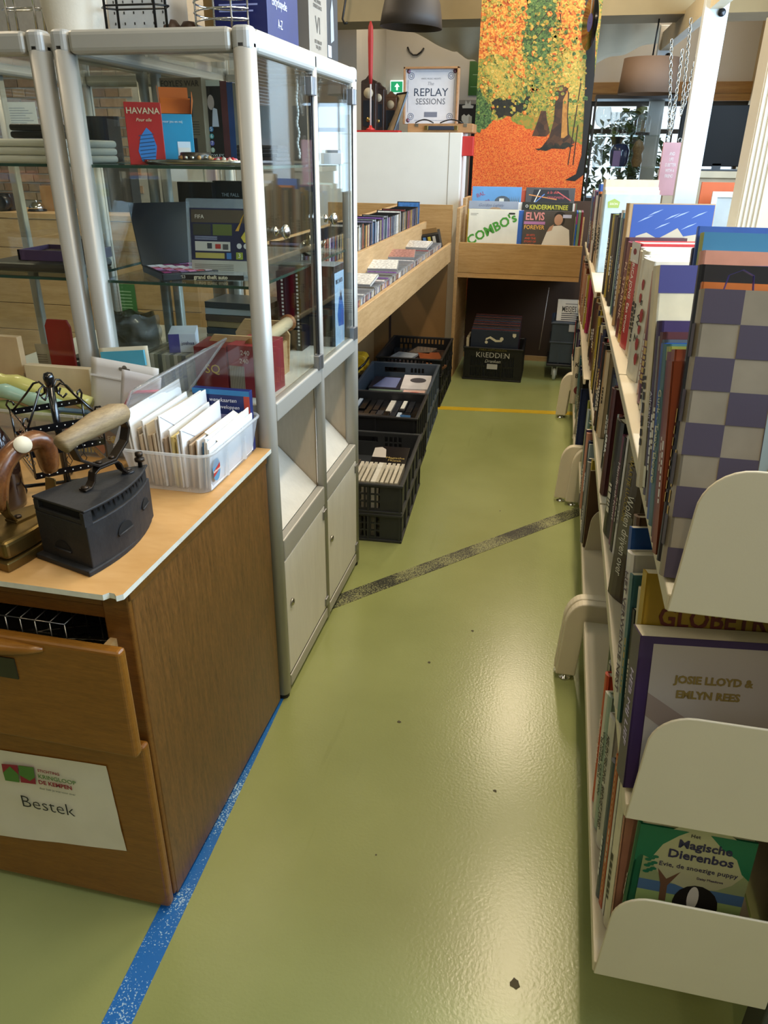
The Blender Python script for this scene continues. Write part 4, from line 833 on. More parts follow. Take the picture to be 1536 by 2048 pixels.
for s_, z_, sz in (('V', 0.145, 0.05), ('VI', 0.062, 0.05), ('THE EMPIRE', 0.112, 0.011), ('STRIKES BACK', 0.101, 0.011), ('RETURN OF', 0.028, 0.011), ('THE JEDI', 0.017, 0.011)): lettering(s_, sg, (0.0008, 0.07, z_), (pi / 2, 0, pi / 2), sz, '#4d463c')
sk = obj('film_box_set', MB().box(-0.12, 0.0, 0, 0.10, 0, 0.225), COVER, None, (-0.637, 2.175, TZ), (0, 0, 0), '#17181b', 0.001); tag(sk, 'black film box set with a pale figure and price label on the cabinet', 'box set')
mb = MB(); mb.add([(T_, 0.03, 0.04), (T_, 0.06, 0.05), (T_, 0.055, 0.12), (T_, 0.045, 0.14), (T_, 0.03, 0.11)], [tuple(range(5))]); obj('figure', mb, ink('#8b8f94'), sk)
mb = MB(); mb.add([(T_, 0.004, 0.008), (T_, 0.034, 0.008), (T_, 0.034, 0.034), (T_, 0.004, 0.034)], [(0, 1, 2, 3)]); obj('price_label', mb, ink('#c9ced6'), sk)
for q in range(3): lettering('STAR', sk, (T_, 0.05, 0.165 + 0.02 * q), (pi / 2, 0, pi / 2), 0.016, '#a8abb0')
# ================================================================== THINGS ON THE DRESSER
MILKY = thin_glass('milky_plastic', (0.95, 0.96, 0.97), 0.9, 0.12, 0.42, (0.86, 0.89, 0.92), True)
CLEARP = thin_glass('clear_plastic', (0.95, 0.96, 0.97), 1.0, 0.08, 0.24, (0.88, 0.9, 0.92), True)
def tapered_tub(t, x0, x1, y0, y1, z1, inset, mat, r=0.03, rim=0.006):
    """open tub with rounded corners, walls leaning outwards, rolled rim"""
    a = rrect(x0 + inset, x1 - inset, y0 + inset, y1 - inset, r * 0.8, 5); b = rrect(x0, x1, y0, y1, r, 5); n = len(a)
    mb = MB(); mb.add([(x, y, 0.002) for x, y in a], [tuple(range(n))])
    o = len(mb.v); mb.add([(x, y, 0.002) for x, y in a] + [(x, y, z1) for x, y in b], [(i, (i + 1) % n, n + (i + 1) % n, n + i) for i in range(n)], 0, True)
    obj('tub', mb, mat, t)
    obj('rim', MB().tube([(x, y, z1) for x, y in b], rim * 0.6, 6, closed=True), mat, t)
ex0, ex1, ey0, ey1 = -0.835, -0.632, 1.272, 1.562
eb = thing('plastic_box', 'milky plastic storage box full of envelopes on the dresser', 'plastic box', (ex0, ey0, TOPZ))
tapered_tub(eb, 0, ex1 - ex0, 0, ey1 - ey0, 0.088, 0.016, MILKY)
for k in (0.33, 0.66): obj('wall_rib', MB().box((ex1 - ex0) - 0.012, (ex1 - ex0) - 0.004, (ey1 - ey0) * k, (ey1 - ey0) * k + 0.006, 0.012, 0.085), MILKY, eb)
# sticker
mb = MB(); mb.add([(0.1965, 0.045 + 0.018 * math.cos(a), 0.046 + 0.024 * math.sin(a)) for a in [k * pi / 9 for k in range(18)]], [tuple(range(18))]); obj('sticker', mb, ink('#5d93b8'), eb)
mb = MB(); mb.add([(0.1972, 0.029, 0.034), (0.1972, 0.061, 0.044), (0.1972, 0.061, 0.056), (0.1972, 0.029, 0.046)], [(0, 1, 2, 3)]); obj('sticker_band', mb, ink('#b8332c'), eb)
lettering('Rubbermaid', eb, (0.1976, 0.045, 0.045), (pi / 2, 0, pi / 2), 0.007, '#f0ece4')
# lid swung up against the cabinet
P0, P1, P2, P3 = [Vector(p) - Vector((ex0, ey0, TOPZ)) for p in ((-0.838, 1.276, 0.838), (-0.838, 1.555, 0.838), (-0.705, 1.560, 1.004), (-0.792, 1.288, 0.952))]
nrm = (P1 - P0).cross(P3 - P0).normalized()
def lf(u, v):
    p_ = P0.lerp(P1, u).lerp(P3.lerp(P2, u), v); e = min(u, 1 - u, v, 1 - v)
    return p_ - nrm * (0.016 * min(1, e / 0.10)) - nrm * (0.0016 * math.cos(60 * v) if e > 0.14 else 0)
ld = obj('lid', MB().grid(lf, 16, 40), CLEARP, eb)
obj('lid_rim', MB().tube([tuple(p) for p in (P0, P1, P2, P3)], 0.003, 6, closed=True), CLEARP, ld)
# envelopes, one by one, standing on edge along the box
ENV = objcol('envelope_paper', 0.75, 0.05, 10)
env = [('white', '#e4e2dc', 0.215, 0.150, 0.004), ('white', '#dfddd8', 0.23, 0.158, 0.003), ('buff', '#b9a68c', 0.18, 0.115, 0.004), ('buff', '#c2ae92', 0.17, 0.105, 0.005), ('white', '#e6e4e0', 0.20, 0.136, 0.004),
       ('cream', '#d8cdb8', 0.19, 0.128, 0.003), ('buff', '#bda88c', 0.17, 0.108, 0.006), ('buff', '#c9b598', 0.16, 0.112, 0.005), ('white', '#e2e0dc', 0.21, 0.142, 0.004), ('white', '#d9d7d6', 0.22, 0.150, 0.003),
       ('brown', '#a08a72', 0.15, 0.104, 0.005), ('white', '#e0ded8', 0.19, 0.120, 0.004), ('yellow', '#cfc084', 0.15, 0.108, 0.005), ('yellow', '#d6c88e', 0.14, 0.104, 0.004), ('white', '#e6e6e6', 0.18, 0.116, 0.003),
       ('white', '#dcdcde', 0.19, 0.126, 0.004), ('brown', '#97836c', 0.13, 0.098, 0.004), ('buff', '#b39e86', 0.14, 0.094, 0.005), ('buff', '#c2b098', 0.14, 0.100, 0.004), ('white', '#e4e4e6', 0.17, 0.104, 0.003),
       ('blue', '#3d6f9c', 0.16, 0.096, 0.003), ('white', '#e6e8ea', 0.20, 0.108, 0.004), ('white', '#dee2e6', 0.22, 0.102, 0.003), ('white', '#dfe4ea', 0.23, 0.090, 0.003)]
xx = 0.022; prev = 'lid side'
for k, (cn, c, ln, ht, th) in enumerate(env):
    y0 = 0.028 + rnd.uniform(0, 0.018) + max(0.0, (k - 8) * 0.0)
    t = thing('envelope', '%s envelope %s in the plastic box' % (cn, ('standing beside the open lid', 'in the tall half of the row', 'in the short half of the row', 'near the sticker side')[min(3, k // 6)]), 'envelope', (ex0 + xx, ey0 + y0, TOPZ + 0.004), (math.radians(rnd.uniform(-2, 2)), math.radians(-4 + 7 * k / 24), 0), 'envelopes in the plastic box')
    obj('sheet', MB().box(0, th, 0, ln, 0, ht), ENV, t, col=c, bevel=0.0006)
    if k % 3 == 0: obj('flap', MB().add([(th + 0.0006, 0.004, ht - 0.002), (th + 0.0006, ln - 0.004, ht - 0.002), (th + 0.0012, ln * 0.5, ht * 0.55)], [(0, 1, 2)]), ENV, t, col=c, solid=0.0006)
    xx += th + 0.0031
o = thing('folded_card', 'white folded card lying over the envelope tops', 'card', (ex0 + 0.162, ey0 + 0.075, TOPZ + 0.112), (0, math.radians(32), 0))
obj('sheet', MB().box(0, 0.034, 0, 0.15, 0, 0.0012), PAPER, o)
wk = obj('card_box', MB().box(-0.069, 0.069, 0, 0.018, 0, 0.142), COVER, None, (-0.716, 1.532, TOPZ + 0.005), (0, 0, 0), '#1b2a66', 0.001); tag(wk, 'dark blue greeting card carton at the end of the envelope box', 'box')
frect(wk, 'top_band', -0.069, 0.069, 0.130, 0.142, '#2f7db8'); frect(wk, 'side_band', 0.055, 0.069, 0.06, 0.13, '#b8412f'); frect(wk, 'lower_band', -0.069, 0.055, 0.05, 0.085, '#8a86a8')
ftext(wk, '20  wenskaarten', -0.006, 0.118, 0.013, '#e8e8f0', shear=0.2); ftext(wk, 'met witte enveloppen', -0.010, 0.102, 0.012, '#e8e8f0', shear=0.2)
# ---- jewellery stand
JB = M('black_enamel', '#0b0b0d', 0.18, var=0.0, coat=0.5)
jx, jy = -0.936, 1.245
js = thing('jewellery_stand', 'black metal rotating earring stand with three perforated square rings', 'jewellery stand', (jx, jy, TOPZ), math.radians(3))
hd = 0.097
sq = [(hd * math.cos(pi / 2 * k), hd * math.sin(pi / 2 * k)) for k in range(4)]
HOLE = M('hole_light', '#cfcbbf', 0.5)
for z in (0.069, 0.113, 0.160):
    rg_ = obj('ring', MB(), JB, js) if False else None
    mb = MB()
    for k in range(4):
        a, b = Vector((*sq[k], z)), Vector((*sq[(k + 1) % 4], z)); mb.ribbon([a, b], (0, 0, 1), 0.012, 0.002)
    rg_ = obj('ring', mb, JB, js)
    for k in range(4):
        a, b = Vector((*sq[k], z)), Vector((*sq[(k + 1) % 4], z)); nn = Vector((a.y - b.y, b.x - a.x, 0)).normalized()
        for s_ in range(9):
            c = a.lerp(b, (s_ + 0.7) / 9.4)
            hb_ = MB()
            for sg_ in (1, -1):
                dx_ = (b - a).normalized(); cc = c + nn * 0.0013 * sg_
                hb_.add([cc + dx_ * 0.0014 * math.cos(q) + Vector((0, 0, 0.0014 * math.sin(q))) for q in [i * pi / 3 for i in range(6)]], [tuple(range(6)) if sg_ > 0 else tuple(range(6))[::-1]])
            obj('hole', hb_, HOLE, rg_)
for (x, y) in sq: obj('upright', MB().tube([(x, y, 0.066), (x, y, 0.165)], 0.0022, 6), JB, js)
obj('pole', MB().tube([(0, 0, 0.02), (0, 0, 0.222)], 0.007, 12), JB, js)
obj('finial', MB().lathe([(0.006, 0), (0.009, 0.01), (0.0105, 0.022), (0.008, 0.030), (0, 0.033)], 14, T=Matrix.Translation((0, 0, 0.214))), JB, js)
for k in range(4):
    a = pi / 2 * k; ca, sa = math.cos(a), math.sin(a)
    pts = [(0.092, 0.163), (0.055, 0.200), (0.035, 0.222), (0.022, 0.226), (0.013, 0.218), (0.014, 0.205), (0.024, 0.198), (0.032, 0.206)]
    obj('scroll', MB().tube([(r * ca, r * sa, z) for r, z in pts], 0.0022, 6), JB, js)
    pts = [(0.097, 0.164), (0.103, 0.175), (0.098, 0.184), (0.088, 0.182), (0.086, 0.175)]
    obj('hook', MB().tube([(r * ca, r * sa, z) for r, z in pts], 0.0022, 6), JB, js)
for a in (0.5, 0.5 + pi / 2):
    obj('foot_bar', MB().tube([(-0.085 * math.cos(a), -0.085 * math.sin(a), 0.018), (0.085 * math.cos(a), 0.085 * math.sin(a), 0.018)], 0.004, 8), JB, js)
for a in (0.5, 0.5 + pi / 2, 0.5 + pi, 0.5 + 1.5 * pi): obj('foot', MB().lathe([(0, 0), (0.006, 0.003), (0.008, 0.009), (0.006, 0.016), (0, 0.018)], 10, T=Matrix.Translation((0.085 * math.cos(a), 0.085 * math.sin(a), 0))), JB, js)
COP = M('copper_wire', '#b98b72', 0.25, 1.0, var=0)
def earring(k, side, u, z, mat, lab):
    a, b = Vector((*sq[side], 0)), Vector((*sq[(side + 1) % 4], 0)); p = Matrix.Rotation(math.radians(3), 4, 'Z') @ a.lerp(b, u)
    t = thing('earring', lab, 'earring', (jx + p.x, jy + p.y, TOPZ + z), 0, 'earrings on the black stand')
    obj('wire', MB().tube([(0, 0, 0.002), (0.004, 0, 0.006), (0.007, 0, 0), (0.004, 0.001, -0.014), (0.010, 0.001, -0.024), (0.004, 0.001, -0.034), (-0.004, 0.001, -0.024), (0.002, 0.001, -0.016)], 0.0009, 5), mat, t)
for k in range(4): earring(k, 2, 0.45 + 0.14 * k, 0.160, COP, 'bent copper wire earring on the top ring of the stand')
for k in range(5): earring(k, 2, 0.30 + 0.13 * k, 0.113, STEEL, 'silver wire earring on the middle ring of the stand')
for k in range(2): earring(k, 3, 0.45 + 0.2 * k, 0.113, BLACKP, 'dark dangling earring beside the worn iron handle')
# ---- clear tub behind, with bags and a toy carton
tub = thing('clear_tub', 'long clear plastic tub with shopping bags and a toy carton behind the stand', 'plastic tub', (-1.45, 1.405, TOPZ))
tapered_tub(tub, 0, 0.585, 0, 0.145, 0.10, 0.012, CLEARP, 0.02)
tz = TOPZ + 0.006
toy = pxbox('toy_carton', 'colourful toy carton with white block letters inside the clear tub', 'box', 122, 246, 826, 930, 1.425, 0.02, '#35536b', tz)
w, h = toy['w'], toy['h']
fpatch(toy, 'title_panel', rrect(-w * 0.44, w * 0.46, h * 0.70, h * 0.96, h * 0.06), '#5f6a2c'); ftext(toy, 'TESTJEU', 0.0, h * 0.82, h * 0.24, '#cdc8a8', bold=0.0004)
fpatch(toy, 'print_dot', disc(-w * 0.34, h * 0.50, w * 0.07), '#a63028'); fpatch(toy, 'print_dot', disc(w * 0.1, h * 0.16, w * 0.10), '#b4632b'); fpatch(toy, 'print_dot', disc(w * 0.36, h * 0.40, w * 0.06), '#c2a63a'); ftext(toy, 'LES', w * 0.28, h * 0.42, h * 0.16, '#c9c3a8')
fpatch(toy, 'print_dot', [(w * 0.16, h * 0.50), (w * 0.30, h * 0.62), (w * 0.42, h * 0.5), (w * 0.28, h * 0.28)], '#6d4a2c', 0.0005)
for k in range(6): frect(toy, 'print_stripe', -w * 0.30 + w * 0.055 * k, -w * 0.27 + w * 0.055 * k, h * 0.04, h * 0.16, '#b3a23a')
ZIP = M('white_pouch', '#d5d2cf', 0.45, var=0.04, scale=4, bump=0.1, bscale=12)
def pouch(label, x0, x1, yt, yb, Y, mat, rz, ry, name='zip_pouch'):
    l, r, z0, z1 = pxrect(x0, x1, yt, yb, Y); w_, h_ = r - l, z1 - tz
    t = thing(name, label, 'pouch', ((l + r) / 2, Y, tz), (math.radians(-6), math.radians(ry), math.radians(rz)))
    def f(u, v): return (w_ * (u - 0.5), -0.006 * math.sin(pi * u) * math.sin(pi * min(1, v * 1.3)), h_ * v)
    mb = MB().grid(f, 10, 10); obj('front', mb, mat, t, solid=0.0015)
    return t, w_, h_
t, w, h = pouch('white resealable pouch with a hang hole standing in the clear tub', 170, 300, 727, 870, 1.50, ZIP, 0, 6)
obj('hang_hole', MB().prism(rrect(-0.014, 0.014, h - 0.020, h - 0.013, 0.003), -0.0016, -0.001, 'y').prism(disc(0, h - 0.013, 0.006), -0.0016, -0.001, 'y'), M('hole_grey', '#6f6a62', 0.6), t)
obj('zip_line', MB().box(-w / 2, w / 2, -0.004, -0.002, h * 0.78, h * 0.80), ZIP, t)
t, w, h = pouch('clear pouch with a thick pink-red printed frame in the clear tub', 224, 300, 748, 880, 1.455, M('clear_white', '#d2d0d4', 0.35), 0, 8)
obj('frame_print', MB().tube([(-w * 0.32, -0.008, 0.0), (-w * 0.32, -0.008, h * 0.58), (-w * 0.18, -0.009, h * 0.76), (w * 0.5, -0.007, h * 0.84)], 0.004, 6), M('pink_red', '#c9455e', 0.4), t)
t, w, h = pouch('blue topped sachet leaning behind the white pouch', 214, 312, 698, 840, 1.545, M('pale_sachet', '#c6c2ae', 0.35), 0, -6, 'sachet')
obj('top_band', MB().box(-w * 0.44, w * 0.44, -0.0085, -0.002, h * 0.80, h * 0.96), M('sachet_blue', '#4f9fb8', 0.3), t)
pxbox('beige_carton', 'plain beige carton with small print behind the scroll stand', 'box', 60, 186, 735, 850, 1.53, 0.02, '#c9b898', tz)
pxbox('beige_block', 'tan cardboard block against the left cabinet glass', 'box', -60, 48, 672, 830, 1.545, 0.018, '#b59d78', tz)
YF = thin_glass('yellow_film', (0.85, 0.82, 0.45), 1.0, 0.15, 0.65, (0.72, 0.66, 0.22)); GF = thin_glass('green_film', (0.6, 0.8, 0.7), 1.0, 0.15, 0.65, (0.42, 0.60, 0.47)); LG = thin_glass('olive_film', (0.6, 0.7, 0.4), 1.0, 0.15, 0.65, (0.36, 0.42, 0.16))
def roll(label, a, b, r, mat, Y):
    pa, pb = gy(*a, Y), gy(*b, Y); t = thing('wrapping_film', label, 'film roll', (pa.x, Y, pa.z), 0, 'coloured films in the clear tub')
    d = pb - pa; n_ = 10
    obj('film', MB().tube([tuple(d * (k / n_) + Vector((0, 0.003 * math.sin(k * 2.2), 0.003 * math.sin(k * 1.7)))) for k in range(n_ + 1)], [r * (1 + 0.12 * math.sin(k * 1.9)) for k in range(n_ + 1)], 12), mat, t)
roll('yellow wrapped film roll lying across the clear tub', (-60, 742), (178, 806), 0.018, YF, 1.49)
roll('mint green wrapped film roll under the yellow roll', (-60, 765), (120, 812), 0.016, GF, 1.455)
roll('olive wrapped film roll lowest in the clear tub', (-60, 800), (120, 838), 0.015, LG, 1.45)
o = thing('dark_bottle', 'dark brown bottle at the end of the dresser beside the brass iron', 'bottle', (gy(0, 960, 1.12).x - 0.018, 1.15, TOPZ)); obj('glass', MB().lathe([(0.032, 0), (0.034, 0.01), (0.034, 0.11), (0.02, 0.15), (0.012, 0.165), (0.012, 0.19), (0, 0.19)], 20), M('brown_glass', '#2a1a12', 0.15, coat=0.5), o)
# ================================================================== CD / DVD BINS, RECORD BIN
OAKB = wood('rough_oak', '#9c7a4c', '#b8966a', 7, (10, 0.9, 10), 0.6, 0.25)
OAKX = wood('rough_oak_cross', '#98733f', '#b38f5c', 7, (0.9, 10, 12), 0.6, 0.2)
PLYB = wood('ply_edge', '#a9814e', '#bd9662', 6, (2, 2, 8), 0.6, 0.1)
BX1, BY0, BY1 = -0.682, 2.46, 5.06
db = thing('media_bin', 'long rough oak bin with two tiers for cds and films', 'display bin', (BX1, BY0, 0))
def bl_(x0, x1, y0, y1, z0, z1): return MB().box(x0 - BX1, x1 - BX1, y0 - BY0, y1 - BY0, z0, z1)
obj('front_board', bl_(BX1 - 0.02, BX1, BY0, BY1, 0.752, 0.868), OAKB, db, bevel=0.002)
obj('bin_floor', bl_(-0.845, BX1 - 0.02, BY0, BY1, 0.755, 0.772), PLYB, db)
obj('middle_board', bl_(-0.868, -0.848, BY0, BY1, 0.772, 0.990), OAKB, db, bevel=0.002)
obj('bin_floor', bl_(-1.02, -0.868, BY0, BY1, 0.885, 0.90), PLYB, db)
obj('back_board', bl_(-1.045, -1.025, BY0, BY1, 0.76, 1.086), OAKB, db, bevel=0.002)
obj('end_board', bl_(-1.50, BX1 - 0.004, BY1, BY1 + 0.02, 0.74, 1.090), OAKX, db)
obj('end_panel', bl_(-1.50, BX1 - 0.02, BY1 + 0.002, BY1 + 0.018, 0.0, 0.74), M('brown_ply', '#7d5d34', 0.6, var=0.14, scale=2), db)
obj('panel_joint', bl_(-1.085, -1.070, BY1, BY1 + 0.003, 0, 0.74), M('joint_dark', '#2e1c14', 0.7), db)
for y in (BY0, 3.7): obj('leg', bl_(-1.02, -0.98, y, y + 0.04, 0, 0.76), PLYB, db)
obj('back_panel', bl_(-1.20, -1.19, BY0, BY1 + 0.3, 0.0, 0.75), M('bin_back', '#8a6a40', 0.7, var=0.12, scale=2), db)
obj('panel_joint', bl_(-1.192, -1.185, 4.35, 4.37, 0, 0.75), M('joint_dark', '#2e1c14', 0.7), db)
PN = {'#b9b4ac': 'light grey', '#3a3c42': 'charcoal', '#8a8d92': 'steel grey', '#c9c4bb': 'pale grey', '#7a3a3a': 'brick red', '#2c3d5e': 'navy', '#9a8f78': 'khaki', '#54504a': 'dark grey', '#d8d4cc': 'white', '#a7553f': 'terracotta', '#4f6a7a': 'slate blue', '#c0a060': 'ochre', '#6e6a80': 'lilac grey', '#1d1e22': 'black', '#a8b0b4': 'silver', '#704f8a': 'violet', '#d9d6d0': 'off-white', '#cfcac2': 'ivory', '#e0dcd6': 'cream', '#b3aea8': 'stone grey', '#8f4a4a': 'rose brown'}
def row_labels(objs, cols, kind, where):
    for i, o in enumerate(objs):
        a = PN[cols[i - 1]] if i > 0 else None; b = PN[cols[i + 1]] if i + 1 < len(objs) else None
        o['label'] = '%s %s %s in %s' % (PN[cols[i]], kind, 'between %s and %s ones' % (a, b) if a and b else 'at the end beside a %s one' % (a or b), where)
pal1 = ['#b9b4ac', '#3a3c42', '#8a8d92', '#c9c4bb', '#7a3a3a', '#2c3d5e', '#9a8f78', '#54504a', '#d8d4cc', '#a7553f', '#4f6a7a', '#c0a060', '#6e6a80', '#1d1e22', '#a8b0b4', '#704f8a']
# dvds: spine to the aisle
DVD_S = objcol('dvd_sleeve', 0.3, 0.3, 60, coat=0.2); DVD_B = M('dvd_black', '#17181a', 0.35)
def dvd_mesh(dx, dy, dz):
    mb = MB(); mb.box(-dx, 0, 0, dy, 0, dz, 1); e = 0.0004
    mb.add([(e, 0.0008, 0.004), (e, dy - 0.0008, 0.004), (e, dy - 0.0008, dz - 0.004), (e, 0.0008, dz - 0.004)], [(0, 1, 2, 3)], 0)
    mb.add([(-dx + 0.006, -e, 0.004), (-0.002, -e, 0.004), (-0.002, -e, dz - 0.004), (-dx + 0.006, -e, dz - 0.004)], [(0, 1, 2, 3)], 0)
    return mb.mesh('dvd_case', [DVD_S, DVD_B])
dv_me = dvd_mesh(0.132, 0.0142, 0.186); y = 2.60; k = 0; ro, rc = [], []
while y < 4.86:
    c = rnd.choice(pal1); rc.append(c); tall = rnd.random() < 0.06
    o = link(bpy.data.objects.new('dvd_case', dv_me), None, (-0.872 + 0.002 - rnd.uniform(0, 0.006), y, 0.901), (math.radians(-4), 0, 0), c)
    if tall: o.scale.z = 1.06
    tag(o, 'film case in the upper row of the oak bin', 'dvd case', 'film cases in the upper oak bin'); ro.append(o); y += 0.0160
row_labels(ro, rc, 'film case', 'upper oak bin')
o = link(bpy.data.objects.new('dvd_case', dv_me), None, (-0.872, 4.90, 0.901), (math.radians(-4), 0, 0), '#3f6fa8'); o.scale = (1.05, 1, 1.14); tag(o, 'taller blue film case at the far end of the upper oak bin row', 'dvd case')
# cds: lower tier, tops tilted back
CD_S = objcol('cd_sleeve', 0.25, 0.35, 90, coat=0.2); CD_B = thin_glass('cd_box', (0.7, 0.72, 0.74), 1.0, 0.08, 0.55, (0.42, 0.42, 0.42))
def cd_mesh():
    mb = MB(); dx, dy, dz = 0.138, 0.0098, 0.124; e = 0.0006
    mb.box(-dx, 0, 0, dy, 0, dz, 1)
    mb.add([(-dx + 0.004, -e, 0.003), (-0.002, -e, 0.003), (-0.002, -e, dz - 0.002), (-dx + 0.004, -e, dz - 0.002)], [(0, 1, 2, 3)], 0)
    mb.add([(e, 0.001, 0.004), (e, dy - 0.001, 0.004), (e, dy - 0.001, dz - 0.004), (e, 0.001, dz - 0.004)], [(0, 1, 2, 3)], 0)
    mb.add([(-dx + 0.004, 0.001, dz + e), (-0.003, 0.001, dz + e), (-0.003, dy - 0.001, dz + e), (-dx + 0.004, dy - 0.001, dz + e)], [(0, 1, 2, 3)], 0)
    return mb.mesh('cd_case', [CD_S, CD_B])
cd_me = cd_mesh(); y = 2.62; ro, rc = [], []
pal2 = pal1 + ['#d9d6d0', '#cfcac2', '#e0dcd6', '#b3aea8', '#8f4a4a']
while y < 4.74:
    c = rnd.choice(pal2); rc.append(c)
    o = link(bpy.data.objects.new('cd_case', cd_me), None, (-0.7045 - rnd.uniform(0, 0.003), y, 0.774 + (rnd.random() < 0.05) * 0.006), (math.radians(-15), 0, 0), c)
    tag(o, 'cd case in the lower row of the oak bin', 'cd case', 'cd cases in the lower oak bin'); ro.append(o); y += 0.0119
row_labels(ro, rc, 'cd case', 'lower oak bin')
for k in range(4):      # a few lying loose on the row
    y = 2.85 + 0.45 * k + rnd.uniform(0, 0.1)
    o = link(bpy.data.objects.new('cd_case', cd_me), None, (-0.712 - rnd.uniform(0, 0.02), y + 0.10, 0.905), (math.radians(-78), 0, math.radians(rnd.uniform(-12, 12))), rnd.choice(['#b9b4ac', '#8a8d92', '#c9c4bb', '#6e6a80', '#d8d4cc', '#9a6a60'])); tag(o, 'loose cd case lying across the lower oak bin row', 'cd case', 'loose cds on the lower row')
cs = thing('cassette_box', 'small dark box with yellow and blue cassettes at the end of the oak bin', 'cassette box', (-0.775, 4.93, 0.774), (math.radians(18), math.radians(-10), 0))
obj('carton', MB().box(-0.06, 0.06, 0, 0.075, 0, 0.16), M('carton_dark', '#23211d', 0.6), cs); 
for q, c in enumerate(('#5a86b8', '#c9b440', '#c8c4b4')): obj('label', MB().box(-0.04 + 0.03 * q, -0.022 + 0.03 * q, -0.002, 0.0, 0.06, 0.15), ink(c), cs)
obj('flap', MB().box(-0.05, 0.05, 0.03, 0.034, 0.16, 0.19), M('brown_card', '#8d6b3c', 0.7), cs)
# ---- record bin
LY, LX0, LX1 = 5.05, -0.633, 0.134
lb = thing('record_bin', 'oak record bin with two steps of long-playing records', 'record bin', (LX0, LY, 0))
def ll(x0, x1, y0, y1, z0, z1): return MB().box(x0 - LX0, x1 - LX0, y0 - LY, y1 - LY, z0, z1)
obj('front_board', ll(LX0, LX1, LY, LY + 0.02, 0.688, 0.872), OAKX, lb, bevel=0.002)
obj('under_board', ll(LX0, LX1, LY + 0.003, LY + 0.60, 0.658, 0.687), PLYB, lb)
obj('side_board', ll(LX0 - 0.022, LX0, LY - 0.005, LY + 0.28, 0.0, 1.075), OAKB, lb, bevel=0.002)
obj('side_board', ll(LX0 - 0.022, LX0, LY + 0.28, LY + 0.58, 0.0, 1.12), OAKB, lb, bevel=0.002)
obj('step_board', ll(LX0, LX1, LY + 0.29, LY + 0.31, 0.69, 1.02), OAKX, lb)
obj('step_floor', ll(LX0, LX1, LY + 0.31, LY + 0.58, 0.84, 0.86), PLYB, lb)
obj('back_panel', ll(LX0, LX1 + 0.4, LY + 0.60, LY + 0.615, 0.0, 1.1), M('dark_ply', '#3a2412', 0.6, var=0.15, scale=2), lb)
obj('plinth', ll(LX0, LX1 + 0.4, LY + 0.585, LY + 0.60, 0.0, 0.035), PLYB, lb)
o = obj('hanging_rod', MB().tube([gy(1098, 575, 5.5), gy(1078, 700, 5.5)], 0.003, 6), M('white_rod', '#b9a898', 0.5), lb); o.location = (-LX0, -LY, 0)
LPC = objcol('record_sleeve', 0.4, 0.10, 8)
def record(x0, y0, z0, col, label, tilt=-10, w=0.312, t=0.006, group='records in the oak bin'):
    th = math.radians(tilt)
    o = obj('record_sleeve', MB().box(0, w, 0, t, 0, w), LPC, None, (x0, y0, z0 + t * abs(math.sin(th))), (th, 0, 0), col, 0.0008); tag(o, label, 'record', group); return o
z0 = 0.756
def below(o_h): return o_h
c1 = record(-0.586, 5.082, z0, '#d8d6c9', 'white record sleeve with large green slanted title', -4)
lettering("COMBO's", c1, (0.150, -0.0012, 0.195), (pi / 2, math.radians(-28), 0), 0.078, '#3f8a2a', bold=0.0022)
fpatch(c1, 'label_mark', rrect(0.25, 0.29, 0.285, 0.296, 0.005), '#2a2c28'); frect(c1, 'small_text', 0.012, 0.06, 0.285, 0.288, '#8a8a80'); frect(c1, 'small_text', 0.012, 0.05, 0.277, 0.280, '#8a8a80')
for k, (dx, c, lb_) in enumerate(((-0.008, '#c9b640', 'yellow record sleeve behind the white titled one'), (-0.004, '#3d4a35', 'dark green record sleeve behind the yellow one'), (0.012, '#e2e0da', 'plain white record sleeve in the left front row'), (0.018, '#22252c', 'black record sleeve in the left front row'))): record(-0.586 + dx, 5.092 + 0.009 * k, z0, c, lb_, -5)
c2 = record(-0.598, 5.155, z0 + 0.045, '#8e98a8', 'grey-blue record sleeve with a handwritten signature', -6); lettering('Gordon Lightly', c2, (0.14, -0.001, 0.288), R_FRONT, 0.026, '#4a5a80', shear=0.4, bold=-0.0004); fpatch(c2, 'hair', disc(0.17, 0.265, 0.035, 0.012), '#a58a6c', 0.0009)
for k, c in enumerate(('#dfe3e6', '#7fb0d0', '#e6e6e2', '#3b3f4a')): record(-0.575 + 0.006 * k, 5.165 + 0.009 * k, z0 + 0.04, c, ('white record sleeve behind the grey-blue one', 'sky blue record sleeve behind the grey-blue one', 'cream white record sleeve deep in the left front row', 'dark grey record sleeve deep in the left front row')[k], -6)
# right column
c3 = record(-0.243, 5.082, z0, '#4a443e', 'dark record sleeve with pink and yellow title and a figure in white', -4)
ftext(c3, 'ELVIS', 0.070, 0.277, 0.062, '#d88a86', bold=0.0016, sx=0.82); frect(c3, 'title_shadow', 0.005, 0.135, 0.232, 0.249, '#a86f9a', 0.0007); ftext(c3, 'FOREVER', 0.070, 0.214, 0.034, '#d9a24a', bold=0.0006, sx=0.9)
for q, s_ in enumerate(('28 HITS', 'AND THE', 'STORY OF', 'A KING')): ftext(c3, s_, 0.052, 0.168 - 0.019 * q, 0.016, '#c9553c', bold=0.0003)
fpatch(c3, 'figure_shirt', [(0.120, 0.10), (0.150, 0.19), (0.185, 0.225), (0.235, 0.230), (0.285, 0.205), (0.300, 0.10)], '#d4cfc6'); fpatch(c3, 'figure_head', disc(0.215, 0.262, 0.026, 0.032), '#b58a70', 0.0008); fpatch(c3, 'figure_hair', disc(0.222, 0.285, 0.034, 0.024), '#1d1815', 0.0007); fpatch(c3, 'figure_hair', disc(0.242, 0.262, 0.012, 0.03), '#1d1815', 0.0006)
